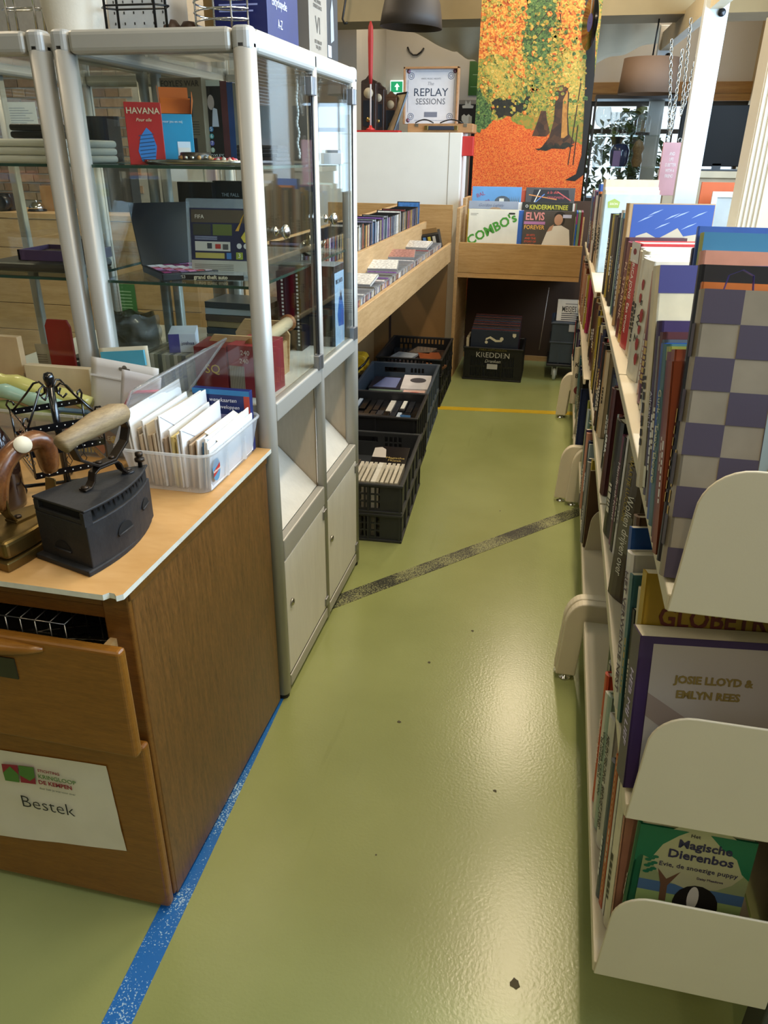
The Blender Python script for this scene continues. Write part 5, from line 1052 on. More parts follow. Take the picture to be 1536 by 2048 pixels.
fpatch(c3, 'figure_arm', [(0.15, 0.19), (0.165, 0.22), (0.19, 0.235), (0.18, 0.20)], '#b58a70', 0.0010); frect(c3, 'price_label', 0.240, 0.292, 0.273, 0.292, '#b9bcd6', 0.0010)
for k, c in enumerate(('#2f5fae', '#c9c9d4', '#6a58a8', '#1f2a48')): record(-0.292 + 0.012 * k, 5.092 + 0.01 * k, z0, c, ('bright blue record sleeve between the two front columns', 'pale record sleeve between the two front columns', 'violet record sleeve between the two front columns', 'navy record sleeve between the two front columns')[k], -5, 0.310)
c4 = record(-0.262, 5.150, z0 + 0.045, '#262a26', 'black record sleeve with a yellow cut-out title', -6); ftext(c4, 'KINDERMATINEE', 0.165, 0.282, 0.038, '#b9b43a', bold=0.0008, sx=0.82); fpatch(c4, 'label_mark', disc(0.03, 0.288, 0.009), '#b9b9b0'); fpatch(c4, 'label_mark', disc(0.03, 0.288, 0.005), '#262a26', 0.0009)
for k, c in enumerate(('#cfcac0', '#7a2f2a', '#3c5a3c')): record(-0.25 + 0.006 * k, 5.165 + 0.009 * k, z0 + 0.04, c, ('ivory record sleeve behind the cut-out title', 'dark red record sleeve behind the cut-out title', 'moss green record sleeve behind the cut-out title')[k], -6)
for k, (x, t_, c, lb_) in enumerate(((0.078, 0.008, '#2d62b8', 'blue and magenta record sleeve turned sideways beside the bookcase'), (0.088, 0.016, '#6f8a6a', 'grey-green record box turned sideways beside the bookcase'), (0.106, 0.012, '#7a2a35', 'maroon record sleeve turned sideways beside the bookcase'))):
    o = obj('record_sleeve', MB().box(0, t_, 0, 0.19, 0, 0.31), LPC, None, (x, 5.078 + 0.002 * k, z0), (0, 0, 0), c, 0.0008); tag(o, lb_, 'record', 'records in the oak bin')
    if k == 0: frect(o, 'print', 0.001, 0.007, 0.24, 0.30, '#b8337a')
# back step
z2 = 0.862
c5 = record(-0.605, 5.375, z2, '#5f93c4', 'sky blue record sleeve with red hand lettering on the back step', -5); c5.scale = (1.03, 1, 1.05)
lettering('BAL', c5, (0.055, -0.0012, 0.265), (pi / 2, math.radians(-20), 0), 0.032, '#9a4a6a'); lettering('papa', c5, (0.085, -0.0012, 0.225), (pi / 2, math.radians(-20), 0), 0.034, '#7a4a78'); fpatch(c5, 'picture', disc(0.195, 0.225, 0.05, 0.035), '#4a5560'); frect(c5, 'picture', 0.175, 0.205, 0.21, 0.245, '#c9ccc4', 0.0009)
for q in range(6): fpatch(c5, 'picture', [(0.235 + 0.012 * q, 0.21), (0.243 + 0.012 * q, 0.21), (0.239 + 0.012 * q, 0.26)], '#57503a', 0.0009)
c6 = record(-0.255, 5.375, z2, '#4b4a4c', 'grey record sleeve with crossed coloured lines on the back step', -5); c6.scale = (1.0, 1, 1.05)
fpatch(c6, 'inner_field', [(0.03, 0.20), (0.29, 0.20), (0.27, 0.30), (0.05, 0.30)], '#23242a')
for (a, b, c) in (((0.05, 0.21), (0.09, 0.30), '#d8d8d0'), ((0.02, 0.27), (0.20, 0.245), '#c9864a'), ((0.05, 0.215), (0.12, 0.275), '#5a7fc0'), ((0.20, 0.29), (0.29, 0.24), '#c05a5a')):
    d = Vector((b[0] - a[0], b[1] - a[1])); n_ = Vector((-d.y, d.x)).normalized() * 0.003
    fpatch(c6, 'coloured_line', [(a[0] - n_.x, a[1] - n_.y), (b[0] - n_.x, b[1] - n_.y), (b[0] + n_.x, b[1] + n_.y), (a[0] + n_.x, a[1] + n_.y)], c, 0.0009)
ftext(c6, 'a la die', 0.17, 0.285, 0.024, '#c0504c', shear=0.3); ftext(c6, 'GRINDMENS', 0.19, 0.255, 0.02, '#b0505c', shear=0.2)
for k, (x, c) in enumerate(((-0.286, '#b3503c'), (-0.278, '#c9c4b4'), (-0.27, '#4a6aa0'))): record(x, 5.388 + 0.01 * k, z2, c, ('brick red record sleeve on the back step', 'cream record sleeve on the back step', 'blue-grey record sleeve on the back step')[k], -5, 0.31)
# ---- crates
CR_B = M('crate_black', '#2c2f33', 0.45, var=0.12, scale=6); CR_K = M('crate_jet', '#101113', 0.42, var=0.12, scale=6); CR_G = M('crate_slate', '#37424f', 0.45, var=0.1, scale=6); CR_D = M('crate_dark', '#1d1f24', 0.4, var=0.1, scale=6)
def holewall(mb, u0, u1, z0, z1, holes, place):
    us = sorted({u0, u1} | {h[0] for h in holes} | {h[1] for h in holes}); zs = sorted({z0, z1} | {h[2] for h in holes} | {h[3] for h in holes})
    for i in range(len(us) - 1):
        for j in range(len(zs) - 1):
            a, b, c, d = us[i], us[i + 1], zs[j], zs[j + 1]; mu_, mz = (a + b) / 2, (c + d) / 2
            if any(h[0] < mu_ < h[1] and h[2] < mz < h[3] for h in holes): continue
            place(mb, a, b, c, d)
def crate(label, x1, y0, z, w, l, h, mat, rz=0.0, slots='end', group=None):
    """origin at the near right bottom corner; x runs to -w, y to +l"""
    t = thing('stacking_crate', label, 'crate', (x1, y0, z), rz, group); T = 0.006
    mb = MB(); mb.box(-w + 0.012, -0.012, 0.012, l - 0.012, 0.004, 0.010)
    eh = []
    if slots == 'end':
        for c in range(4):
            for r in range(3): eh.append((-0.168 + c * 0.021, -0.168 + c * 0.021 + 0.014, 0.018 + r * h * 0.25, 0.018 + r * h * 0.25 + h * 0.2))
        eh.append((-w * 0.80, -w * 0.50, h * 0.62, h * 0.82))
        for c in range(4): eh.append((-w * 0.92 + c * 0.022, -w * 0.92 + c * 0.022 + 0.014, 0.018, 0.018 + h * 0.3))
    if slots == 'top':
        for c in range(13): eh.append((-w * 0.88 + c * w * 0.058, -w * 0.88 + c * w * 0.058 + w * 0.03, h * 0.55, h * 0.85))
        for c in range(3): eh.append((-w * 0.88 + c * w * 0.075, -w * 0.88 + c * w * 0.075 + w * 0.045, h * 0.12, h * 0.45))
    if slots == 'fine':
        for c in range(26):
            for r in range(2): eh.append((-w * 0.86 + c * w * 0.028, -w * 0.86 + c * w * 0.028 + w * 0.014, h * (0.12 + 0.32 * r), h * (0.40 + 0.32 * r)))
    for yy in (0.010, l - 0.010 - T):
        holewall(mb, -w + 0.010, -0.010, 0.006, h - 0.004, eh, lambda m, a, b, c, d, yy=yy: m.box(a, b, yy, yy + T, c, d))
    for xx in (-w + 0.010, -0.010 - T): mb.box(xx, xx + T, 0.010, l - 0.010, 0.006, h - 0.004)
    body = obj('body', mb, mat, t)
    rm = MB(); rw = 0.014
    for (a, b, c, d) in ((-w, 0, 0, rw), (-w, 0, l - rw, l), (-w, -w + rw, rw, l - rw), (-rw, 0, rw, l - rw)): rm.box(a, b, c, d, h - 0.012, h)
    obj('rim', rm, mat, t, bevel=0.003)
    fl = MB()
    for (a, b, c, d) in ((-w + 0.002, -0.002, 0.002, 0.014), (-w + 0.002, -0.002, l - 0.014, l - 0.002), (-0.014, -0.002, 0.014, l - 0.014), (-w + 0.002, -w + 0.014, 0.014, l - 0.014)): fl.box(a, b, c, d, 0.0, 0.010)
    obj('base_flange', fl, mat, t, bevel=0.002)
    for q in range(6): yy = 0.012 + (l - 0.03) * q / 5; obj('rib', MB().box(-0.010, -0.003, yy, yy + 0.006, 0.010, h - 0.012), mat, t)
    for q in (0.03, 0.33, 0.66, 0.97): xx = -w + w * q; obj('rib', MB().box(xx - 0.004, xx + 0.004, 0.003, 0.010, 0.010, h - 0.012), mat, t)
    return t
G1 = 'grey crates of the front stack'
R1 = math.radians(3.0)
crate('lower dark grey crate of the two-high stack by the display cabinet', -0.486, 2.558, 0.0, 0.40, 0.60, 0.122, CR_B, R1)
crate('upper dark grey crate with upright booklets in the two-high stack', -0.486, 2.558, 0.1225, 0.40, 0.60, 0.124, CR_B, R1)
crate('lower black crate under the video tapes', -0.545, 3.185, 0.0, 0.58, 0.40, 0.15, CR_D, math.radians(2.5), 'none')
crate('black crate filled with video tapes', -0.545, 3.185, 0.1505, 0.58, 0.40, 0.155, CR_D, math.radians(2.5), 'none')
crate('lower slate blue crate below the flat books', -0.572, 3.635, 0.0, 0.40, 0.60, 0.14, CR_G, math.radians(3), 'none')
crate('slate blue crate with books lying flat', -0.572, 3.635, 0.1405, 0.40, 0.60, 0.148, CR_G, math.radians(3), 'end')
for k in range(3): crate(('bottom', 'middle', 'top')[k] + ' jet black crate of the three-high stack at the yellow line', -0.607, 4.335, 0.0965 * k, 0.40, 0.60, 0.096, CR_K, math.radians(1.5), 'top')
crate('black record crate with white lettering under the record bin', -0.165, 5.005, 0.0, 0.40, 0.36, 0.222, CR_K, 0, 'fine')
def place(o, c0, rz, x, y, z): o.location = Vector((c0[0], c0[1], 0)) + Matrix.Rotation(rz, 3, 'Z') @ Vector((x, y, z)); o.rotation_euler.z += rz
def loose(name, label, cat, c0, rz, x, y, z, dx, dy, dz, col, rot=(0, 0, 0), group=None, mat=None):
    o = obj(name, MB().box(0, dx, 0, dy, 0, dz), mat or COVERG, None, (0, 0, 0), rot, col, 0.001); place(o, c0, rz, x, y, z); tag(o, label, cat, group); return o
# front crate: booklets on edge, dark album, lying dvd
C1 = (-0.486, 2.558); zc = 0.1225 + 0.011
for k in range(10):
    if k == 4: c, dx = '#dcdad2', 0.020
    else: c, dx = ('#bdb8aa' if k % 2 else '#cfc9ba'), 0.0125
    loose('booklet', 'pale slim booklet on edge in the front crate' if k != 4 else 'thick white booklet on edge in the front crate', 'booklet', C1, R1, -0.205 + 0.0185 * k, 0.028, zc, dx, 0.20, 0.112, c, (0, 0, 0), 'booklets in the front crate')
loose('photo_album', 'dark grey album on edge beside the booklets', 'album', C1, R1, -0.255, 0.028, zc, 0.044, 0.22, 0.112, '#3f3b36')
dvl = loose('dvd_case', 'black and white film case with gold lettering lying in the front crate', 'dvd case', C1, R1, -0.185, 0.26, zc + 0.055, 0.15, 0.20, 0.014, '#17161a', (math.radians(8), 0, 0))
mb = MB(); mb.add([(0.0, 0.0, 0.0146), (0.15, 0.0, 0.0146), (0.15, 0.035, 0.0146), (0.0, 0.045, 0.0146)], [(0, 1, 2, 3)]); obj('white_print', mb, ink('#d6d2ca'), dvl)
mb = MB(); mb.add([(0.0, 0.10, 0.0146), (0.06, 0.10, 0.0146), (0.05, 0.17, 0.0146), (0.03, 0.19, 0.0146), (0.0, 0.18, 0.0146)], [tuple(range(5))]); obj('portrait_print', mb, ink('#b9b2ac'), dvl)
lettering('Magische', dvl, (0.10, 0.10, 0.0148), (0, 0, 0), 0.022, '#a8904a'); lettering('Muziek', dvl, (0.10, 0.078, 0.0148), (0, 0, 0), 0.02, '#a8904a')
for k in range(3): loose('magazine', 'grey magazine leaning in the far corner of the front crate', 'magazine', C1, R1, -0.36 + 0.02 * k, 0.10, zc, 0.010, 0.22, 0.13, ('#c9ccd2', '#8d8f8a', '#5b5e62')[k], (0, math.radians(14), 0), 'magazines in the front crate')
for k in range(8): loose('video_tape', 'black video tape on edge seen through the crate slots', 'video tape', C1, R1, -0.24 + 0.026 * k, 0.03, 0.012, 0.022, 0.18, 0.10, '#2a2a2a' if k % 2 else '#8f8b80', (0, 0, 0), 'tapes in the lower front crate')
# tapes crate
C2 = (-0.545, 3.185); r2 = math.radians(2.5); z2_ = 0.1505 + 0.011
for row in range(2):
    for k in range(13):
        c = rnd.choice(['#121317', '#191a1f', '#22252b', '#0f1012', '#2b3039'])
        if (row, k) == (1, 8): c = '#d2d0ca'
        o = loose('video_tape', ('white' if c == '#d2d0ca' else 'black') + ' video tape in the %s row of the tape crate' % ('front', 'rear')[row], 'video tape', C2, r2, -0.44 + 0.032 * k, 0.022 + 0.185 * row, z2_ + (0.0 if row else -0.0), 0.0265, 0.17, 0.105 + rnd.uniform(-0.004, 0.006), c, (0, 0, 0), 'video tapes in the tape crate')
        if k in (1, 3, 10): obj('spine_label', MB().box(0.004, 0.022, 0.03, 0.15, 0.108, 0.1125), ink(('#3f6486', '#a8b4c4', '#c9c9c4')[(k + row) % 3]), o)
loose('booklet', 'small blue booklet leaning among the video tapes', 'booklet', C2, r2, -0.10, 0.10, z2_ + 0.02, 0.05, 0.003, 0.10, '#4a78b0', (math.radians(-12), 0, 0))
loose('magazine', 'dark magazine lying along the near edge of the tape crate', 'magazine', C2, r2, -0.42, 0.02, z2_ + 0.115, 0.30, 0.10, 0.006, '#2a2a2c', (0, math.radians(2), 0))
# slate crate: flat books
C3 = (-0.572, 3.635); r3 = math.radians(3); z3 = 0.1405 + 0.011
fb = [('thick dark book with a blue picture lying in the slate crate', -0.36, 0.27, 0.17, 0.24, 0.075, '#1c1d2c'), ('white and blue book with a dark portrait lying in the slate crate', -0.18, 0.25, 0.155, 0.28, 0.085, '#c4c2c8'), ('green patterned book lying at the near end of the slate crate', -0.34, 0.03, 0.18, 0.17, 0.09, '#5d6f62'), ('pale pink book lying at the near end of the slate crate', -0.145, 0.03, 0.115, 0.18, 0.09, '#c9a8a0')]
for k, (lb_, x, y, dx, dy, dz, c) in enumerate(fb):
    o = loose('hardback_book', lb_, 'book', C3, r3, x, y, z3, dx, dy, dz, c, (0, 0, math.radians((k % 2) * 3)), None, COVER)
    if k == 0: mb = MB(); mb.add([(0.02, 0.02, dz + 0.0006), (dx - 0.02, 0.02, dz + 0.0006), (dx - 0.02, dy - 0.02, dz + 0.0006), (0.06, dy - 0.02, dz + 0.0006)], [(0, 1, 2, 3)]); obj('cover_picture', mb, ink('#5f6a98'), o)
    if k == 1:
        mb = MB(); mb.add([(x_, y_, dz + 0.0006) for x_, y_ in disc(0.085, 0.17, 0.045, 0.05)], [tuple(range(18))]); obj('cover_picture', mb, ink('#3c3a42'), o); obj('spine_label', MB().box(0.02, 0.07, -0.002, 0.0, 0.02, 0.06), ink('#d0b8b8'), o); obj('lower_band', MB().box(0, dx, -0.001, 0.0, 0, 0.05), ink('#222c5a'), o)
    if k == 3: mb = MB(); mb.add([(x_, y_, dz + 0.0006) for x_, y_ in disc(0.06, 0.09, 0.04, 0.06)], [tuple(range(18))]); obj('cover_picture', mb, ink('#b5655c'), o)
# jet stack: films lying flat
C4 = (-0.607, 4.335); r4 = math.radians(1.5)
for k in range(9):
    loose('dvd_case', 'film case lying loose in the top jet black crate', 'dvd case', C4, r4, -0.36 + 0.10 * (k % 3), 0.04 + 0.17 * (k // 3), 0.193 + 0.012 + 0.017 * (k % 2), 0.135, 0.165, 0.014, ('#4a2a24', '#22252e', '#6a4a34', '#8f9aa8', '#2a1a18', '#7a3c20', '#1a1d24', '#5a5048', '#30221c')[k], (0, 0, math.radians(rnd.uniform(-14, 14))), 'films in the top jet crate')
# record crate
z5 = 0.012
for k in range(14):
    c = ('#222a3a', '#5a2a2a', '#2a3a52', '#4a3226', '#1c2230', '#6a3a34')[k % 6]
    o = record(-0.522, 5.045 + 0.021 * k, z5, c, 'navy record album with a white scroll mark in the record crate' if k == 0 else 'dark bound record album behind the scroll album', -2, 0.315, 0.018, 'record albums in the crate')
    o.data.transform(Matrix.Identity(4))
    o.location.z = z5 + 0.004 * k
    if k == 0:
        c0_ = o; fpatch(o, 'scroll_mark', disc(0.105, 0.236, 0.010) , '#d4cdb0'); fpatch(o, 'scroll_mark', disc(0.205, 0.262, 0.012), '#d4cdb0'); fpatch(o, 'scroll_mark', [(0.098, 0.248), (0.125, 0.262), (0.165, 0.240), (0.205, 0.243), (0.213, 0.256), (0.170, 0.254), (0.130, 0.276), (0.10, 0.262)], '#d4cdb0', 0.0008); fpatch(o, 'crest', [(0.275, 0.300), (0.298, 0.300), (0.298, 0.282), (0.286, 0.272), (0.275, 0.282)], '#cfc9b4')
loose('record_booklet', 'cream booklets standing at the side of the record crate', 'booklet', (-0.165, 5.005), 0, -0.385, 0.04, z5, 0.018, 0.20, 0.26, '#b5ab92')
kc = [o for o in bpy.data.objects if o.get('label', '').startswith('black record crate')][0]
lettering('PARA SOFT-GOUDA', kc, (-0.20, -0.002, 0.208), R_FRONT, 0.020, '#6a6226'); lettering('KREDDEN', kc, (-0.20, 0.0085, 0.170), R_FRONT, 0.050, '#b9b9b4'); lettering('Dranken', kc, (-0.20, 0.0085, 0.130), R_FRONT, 0.03, '#b9b9b4', shear=0.3)
obj('crate_sticker', MB().box(-0.235, -0.165, 0.0075, 0.009, 0.078, 0.112), M('sticker_grey', '#b4b4b4', 0.6), kc)
# grey lidded crate on casters
g = thing('roller_crate', 'slate grey plastic crate on a trolley with transparent wheels', 'crate', (0.0, 5.0, 0)); 
obj('body', MB().box(0.0, 0.30, 0.14, 0.46, 0.115, 0.390), CR_G, g, bevel=0.006); obj('cavity_shade', MB().box(0.012, 0.288, 0.15, 0.45, 0.3905, 0.392), CR_D, g)  # dark sheet on the solid body paints the shaded inside of the crate
for z in (0.25, 0.375): obj('ridge', MB().box(-0.006, 0.306, 0.134, 0.466, z, z + 0.010), CR_G, g, bevel=0.002)
for x in (0.06, 0.14): obj('rib', MB().box(x, x + 0.006, 0.135, 0.14, 0.115, 0.38), CR_G, g)
obj('trolley', MB().box(-0.012, 0.312, 0.12, 0.48, 0.095, 0.113), CR_D, g, bevel=0.004); obj('barcode_label', MB().box(0.11, 0.15, 0.1325, 0.135, 0.33, 0.375), M('sticker_grey', '#b4b4b4', 0.6), g)
WHL = thin_glass('clear_wheel', (0.9, 0.93, 0.9), 1.0, 0.1, 0.35, (0.75, 0.8, 0.75))
for (x, y) in ((0.045, 0.16), (0.26, 0.16), (0.045, 0.44), (0.26, 0.44)):
    obj('wheel', MB().lathe([(0.006, -0.012), (0.036, -0.011), (0.040, -0.006), (0.040, 0.006), (0.036, 0.011), (0.006, 0.012)], 22, T=Matrix.Translation((x, y - 0.012, 0.040)) @ Matrix.Rotation(pi / 2, 4, 'Y')), WHL, g); obj('fork', MB().box(x - 0.018, x - 0.014, y - 0.03, y + 0.012, 0.035, 0.095).box(x + 0.014, x + 0.018, y - 0.03, y + 0.012, 0.035, 0.095), M('fork_grey', '#8e9490', 0.4), g)
mz = obj('comic_book', MB().box(0, 0.245, 0, 0.012, 0, 0.16), COVER, None, (0.022, 5.165, 0.368), (math.radians(-8), 0, 0), '#dad8d2', 0.001); tag(mz, 'white booklet with condensed black capitals leaning in the slate roller crate', 'booklet')
ftext(mz, 'MEISJES EN MATROZEN', 0.030, 0.098, 0.052, '#26262a', sx=0.56, bold=0.0003, align='LEFT')
for q in range(4): frect(mz, 'text_line', 0.03, 0.23 - 0.02 * (q % 2), 0.030 + 0.013 * q, 0.036 + 0.013 * q, '#55555a')
frect(mz, 'text_line', 0.05, 0.19, 0.130, 0.135, '#77777a')
for k in range(3): o = obj('booklet', MB().box(0, 0.24, 0, 0.010, 0, 0.15), COVER, None, (0.026, 5.185 + 0.018 * k, 0.372), (math.radians(-8), 0, 0), ('#c9c4ba', '#a89c88', '#6a5a48')[k], 0.001); tag(o, ('ivory', 'tan', 'brown')[k] + ' booklet behind the white one in the roller crate', 'booklet')
# yellow cleaning machine under the oak bin
YEL = M('yellow_plastic', '#b8941c', 0.4)
ym = thing('cleaning_machine', 'yellow and black cleaning machine under the oak bin', 'machine', (-1.085, 4.02, 0.0), 0.1); ym.scale = (0.62, 0.62, 0.8)
obj('body', MB().prism(rrect(-0.13, 0.11, 0.0, 0.34, 0.05), 0, 0.26, 'y'), YEL, ym, bevel=0.02, seg=3); obj('cap', MB().prism(rrect(0.0, 0.15, 0.10, 0.33, 0.04), -0.06, 0.10, 'y'), BLK, ym, bevel=0.01)
obj('handle', MB().tube([(0.0, 0.03, 0.36), (0.0, 0.05, 0.43), (0.0, 0.16, 0.44), (0.0, 0.2, 0.35)], 0.014, 8), BLK, ym); obj('tank', MB().prism(rrect(-0.06, 0.12, 0.0, 0.40, 0.05), 0.27, 0.46, 'y'), YEL, ym, bevel=0.02); obj('hose', MB().tube([(0.04, -0.05, 0.34), (0.10, -0.1, 0.38), (0.14, -0.02, 0.40), (0.16, 0.10, 0.42)], 0.009, 8), BLK, ym)
# ================================================================== LIBRARY BOOKCASE AND BOOKS
STEELB = M('cream_enamel', '#cdc3ab', 0.42, var=0.03, scale=5, bump=0.04, bscale=300)
STEELE = M('grey_enamel', '#aaa38f', 0.45, var=0.03, scale=5)
KX = 0.170; KD = 0.262; KC = KX + KD + 0.02
SHZ = (0.212, 0.556, 0.902)            # shelf tops
units = [(0.832, 1.838, 0.0, 'cream metal bookcase unit holding the checkered book'), (1.905, 3.075, 0.0, 'cream metal bookcase unit with the blue sky picture book on top'), (3.145, 4.300, -0.022, 'cream metal bookcase unit standing between the black and yellow floor lines'), (4.375, 5.020, -0.026, 'cream metal bookcase unit touching the record bin')]
def bracket(mb, y, zt, x0=None, wdt=KD, hgt=0.190, thick=0.004):
    x0 = KX if x0 is None else x0; zb = zt - 0.022; r = 0.055
    pts = [(x0 + 0.002, zb), (x0 + wdt, zb), (x0 + wdt, zb + hgt)] + [(x0 + 0.010 + r + r * math.cos(a), zb + hgt - r + r * math.sin(a)) for a in [pi / 2 + k * pi / 2 / 8 for k in range(9)]]
    mb.prism(pts, y - thick / 2, y + thick / 2, 'y'); return mb
for ui, (y0, y1, dx, lab) in enumerate(units):
    u = thing('bookcase', lab, 'bookcase', (KX + dx, y0, 0))
    for side in (0, 1):
        for zi, z in enumerate(SHZ):
            a, b = (KX, KX + KD) if side == 0 else (KC + 0.02, KC + 0.02 + KD)
            f = a if side == 0 else b - 0.012
            if side == 0: pr = [(0, z - 0.024), (0.010, z - 0.024), (0.010, z - 0.005), (KD, z - 0.005), (KD, z), (0, z)]
            else: pr = [(a - KX, z - 0.005), (b - KX - 0.010, z - 0.005), (b - KX - 0.010, z - 0.024), (b - KX, z - 0.024), (b - KX, z), (a - KX, z)]
            g_ = 0.0 if zi == 0 else 0.032
            mb = MB().prism(pr, 0.005 - (g_ if ui > 0 else 0.0), y1 - y0 + (g_ if ui < 3 else 0.0), 'y')
            obj('shelf', mb, STEELB, u, bevel=0.003)
    for zi, z in enumerate(SHZ):
        for yy in ((y0 + 0.002,) if ui == 0 else ()):
            if ui > 0 and zi == 1 and yy == y0: continue
            mb = bracket(MB(), yy - y0, z, 0.0, KD - 0.002)
            obj('end_bracket', mb, STEELE if False else STEELB, u, bevel=0.0015)
    # centre upright frames, rail and feet
    for yy in (y0 + 0.03, y1 - 0.03):
        obj('upright', MB().box(KC - KX - 0.02, KC - KX + 0.02, yy - y0 - 0.03, yy - y0 + 0.03, 0.05, 1.16), M('upright_dark', '#3a3a38', 0.5) if ui == 0 else STEELB, u, bevel=0.003)
    obj('back_rail', MB().box(KC - KX - 0.006, KC - KX + 0.006, 0.03, y1 - y0 - 0.03, 0.18, 1.02), STEELB, u)
# divider plates between books
def divider(y, zi, x=None, unit=None):
    par = [o for o in bpy.data.objects if o.name.startswith('bookcase') and o.type == 'EMPTY' and o.location.y - 0.03 <= y]; par = max(par, key=lambda o: o.location.y)
    mb = bracket(MB(), 0, SHZ[zi], 0.0, 0.17, 0.172, 0.003)
    o = obj('divider_plate', mb, STEELB, par, bevel=0.001); o.rotation_euler.z = math.radians(12); o.location = ((x or 0.176) - par.location.x, y - par.location.y, 0.0); return o
# feet: arched steel legs in the gaps between the units
def leg(x0, y, par, t=0.030):
    pts = [(0.0, 0.018), (0.008, 0.175)] + [(0.060 - 0.052 * math.cos(a), 0.182 + 0.080 * math.sin(a)) for a in [k * pi / 2 / 8 for k in range(1, 9)]] + [(0.32, 0.262), (0.32, 0.190), (0.085, 0.186), (0.064, 0.165), (0.056, 0.018)]
    o = obj('leg', MB().prism(pts, 0, t, 'y'), STEELB, par, bevel=0.004, seg=2); o.location = (x0 - par.location.x, y - par.location.y, 0)
    f = obj('foot', MB().lathe([(0.017, 0), (0.017, 0.005), (0.006, 0.008), (0.006, 0.02)], 14, T=Matrix.Translation((0.028, t / 2, 0))), CHR, par); f.location = o.location
U = sorted([o for o in bpy.data.objects if o.name.startswith('bookcase') and o.type == 'EMPTY'], key=lambda o: o.location.y)
leg(0.112, 1.842, U[0]); leg(0.108, 1.873, U[1])
leg(0.134, 3.078, U[1]); leg(0.086, 3.112, U[2])
leg(0.072, 4.304, U[2]); leg(0.08, 4.338, U[3])
pf = MB().prism(rrect(-0.10, 0.10, 0, 0.05, 0.022), -0.05, 0.05, 'x'); o = obj('foot_bar', MB().box(-0.03, 0.03, -0.12, 0.02, 0.0, 0.045), STEELE, U[0], bevel=0.012, seg=3); o.location = (KC - KX, 0.04, 0)
o = obj('foot_cap', MB().lathe([(0.016, 0), (0.016, 0.004), (0, 0.004)], 16), M('screw_dark', '#3c3a34', 0.5), U[0]); o.location = (KC - KX, -0.03, 0.045)
# ---- books
BOOKC = objcol('book_cover', 0.38, 0.10, 22, coat=0.08); PAGES = M('book_pages', '#cfc6ae', 0.85, var=0.08, scale=160, stretch=(1, 14, 1))
CN = {'rust': '#7a3a1e', 'orange': '#b5652c', 'black': '#15151a', 'dark red': '#6a1c20', 'dark green': '#26352c', 'teal': '#3c6870', 'blue': '#1f4f9a', 'purple': '#33204a', 'cream': '#c9bd9f', 'white': '#cfcbc4', 'pink': '#b57f6c', 'olive': '#8f9440', 'navy': '#1b2748', 'plum': '#6b3550', 'red': '#b1262a', 'yellow': '#b98a24', 'grey': '#7d7c78', 'sky': '#2c4f96', 'brown': '#5a4230', 'pale green': '#9db0a4', 'light blue': '#a7b8c0', 'beige': '#bda98a', 'mustard': '#a8922c', 'tan': '#a88658', 'magenta': '#a82f5a', 'violet': '#4a3a78', 'dark': '#25221f', 'vermilion': '#c43e20', 'ivory': '#d6cfb8', 'slate': '#3e4a58', 'maroon': '#4e2224'}
SHN = ('bottom', 'middle', 'top'); BOOKS = []
def book(zi, X, y, t, h, cn, depth=0.165, lean=0.0, title=None, tcol='#e8e4d8', tsize=None, hard=True, tpos=0.5, col=None, turn=0.0):
    th = math.radians(lean); sh = SHZ[zi]
    t0 = t - 0.0008
    root = bpy.data.objects.new('book', None)
    c = 0.0022 if hard else 0.0012; e = 0.003 if hard else 0.0
    mb = MB(); mb.box(0, depth, 0, c, 0, h).box(0, depth, t0 - c, t0, 0, h)
    if hard: mb.prism([(0.0, 0), (-0.003, t0 * 0.25), (-0.0038, t0 * 0.5), (-0.003, t0 * 0.75), (0, t0), (0.003, t0), (0.003, 0)], 0, h, 'z')
    else: mb.box(-0.0005, 0.002, 0, t0, 0, h)
    o = obj('book', mb, BOOKC, None, (X + (0.004 if hard else 0.0005), y, sh + 0.0005 + t0 * math.sin(th)), (-th, 0, math.radians(turn)), col or CN[cn]); bpy.data.objects.remove(root)
    obj('page_block', MB().box(0.002, depth - e, c, t0 - c, e, h - e), PAGES, o)
    if title:
        s_ = tsize or min(t0 * 0.62, 0.03)
        L_ = len(title) * s_ * 0.58; sx = min(1.0, h * 0.8 / max(L_, 1e-4))
        lettering(title, o, (-0.0046 if hard else -0.0008, t0 / 2, h * tpos), R_SPINE, s_, tcol, sx=sx, name='spine_title')
    elif t > 0.012:
        mb = MB(); xx = -0.0044 if hard else -0.0008; n_ = rnd.randint(4, 8); zz = h * rnd.uniform(0.45, 0.6)
        for k in range(n_):
            q = h * rnd.uniform(0.018, 0.05); mb.add([(xx, t0 * 0.34, zz), (xx, t0 * 0.66, zz), (xx, t0 * 0.66, zz - q), (xx, t0 * 0.34, zz - q)], [(0, 1, 2, 3)]); zz -= q + h * 0.012
            if zz < h * 0.1: break
        dark = sum(lin(col or CN[cn])) > 0.9
        obj('spine_print', mb, ink('#2a2622' if dark else rnd.choice(['#d9d2c0', '#c9a860', '#e0e0dc'])), o)
    BOOKS.append((zi, y, cn, t, h, hard, o, bool(title))); return o
def cover_rect(o, name, x0, x1, z0, z1, c, lift=0.0006): return frect(o, name, x0, x1, z0, z1, c, lift)
def run(zi, y0, items, X=0.18, lean=0.0, turn=12.0):
    """items near to far: (colour, thickness, height, depth, dX, title, title colour) or a number for a gap"""
    y = y0
    for it in items:
        if isinstance(it, (int, float)): y += it; continue
        it = tuple(it) + (None,) * (7 - len(it)); cn, t, h, d, dx, ti, tc = it
        book(zi, X + (dx or 0.0), y, t, h, cn, d or 0.165, lean, ti, tc or '#e8e4d8', hard=(t > 0.018), turn=turn); y += t / math.cos(math.radians(lean)) / math.cos(math.radians(turn)) + 0.0008
    return y
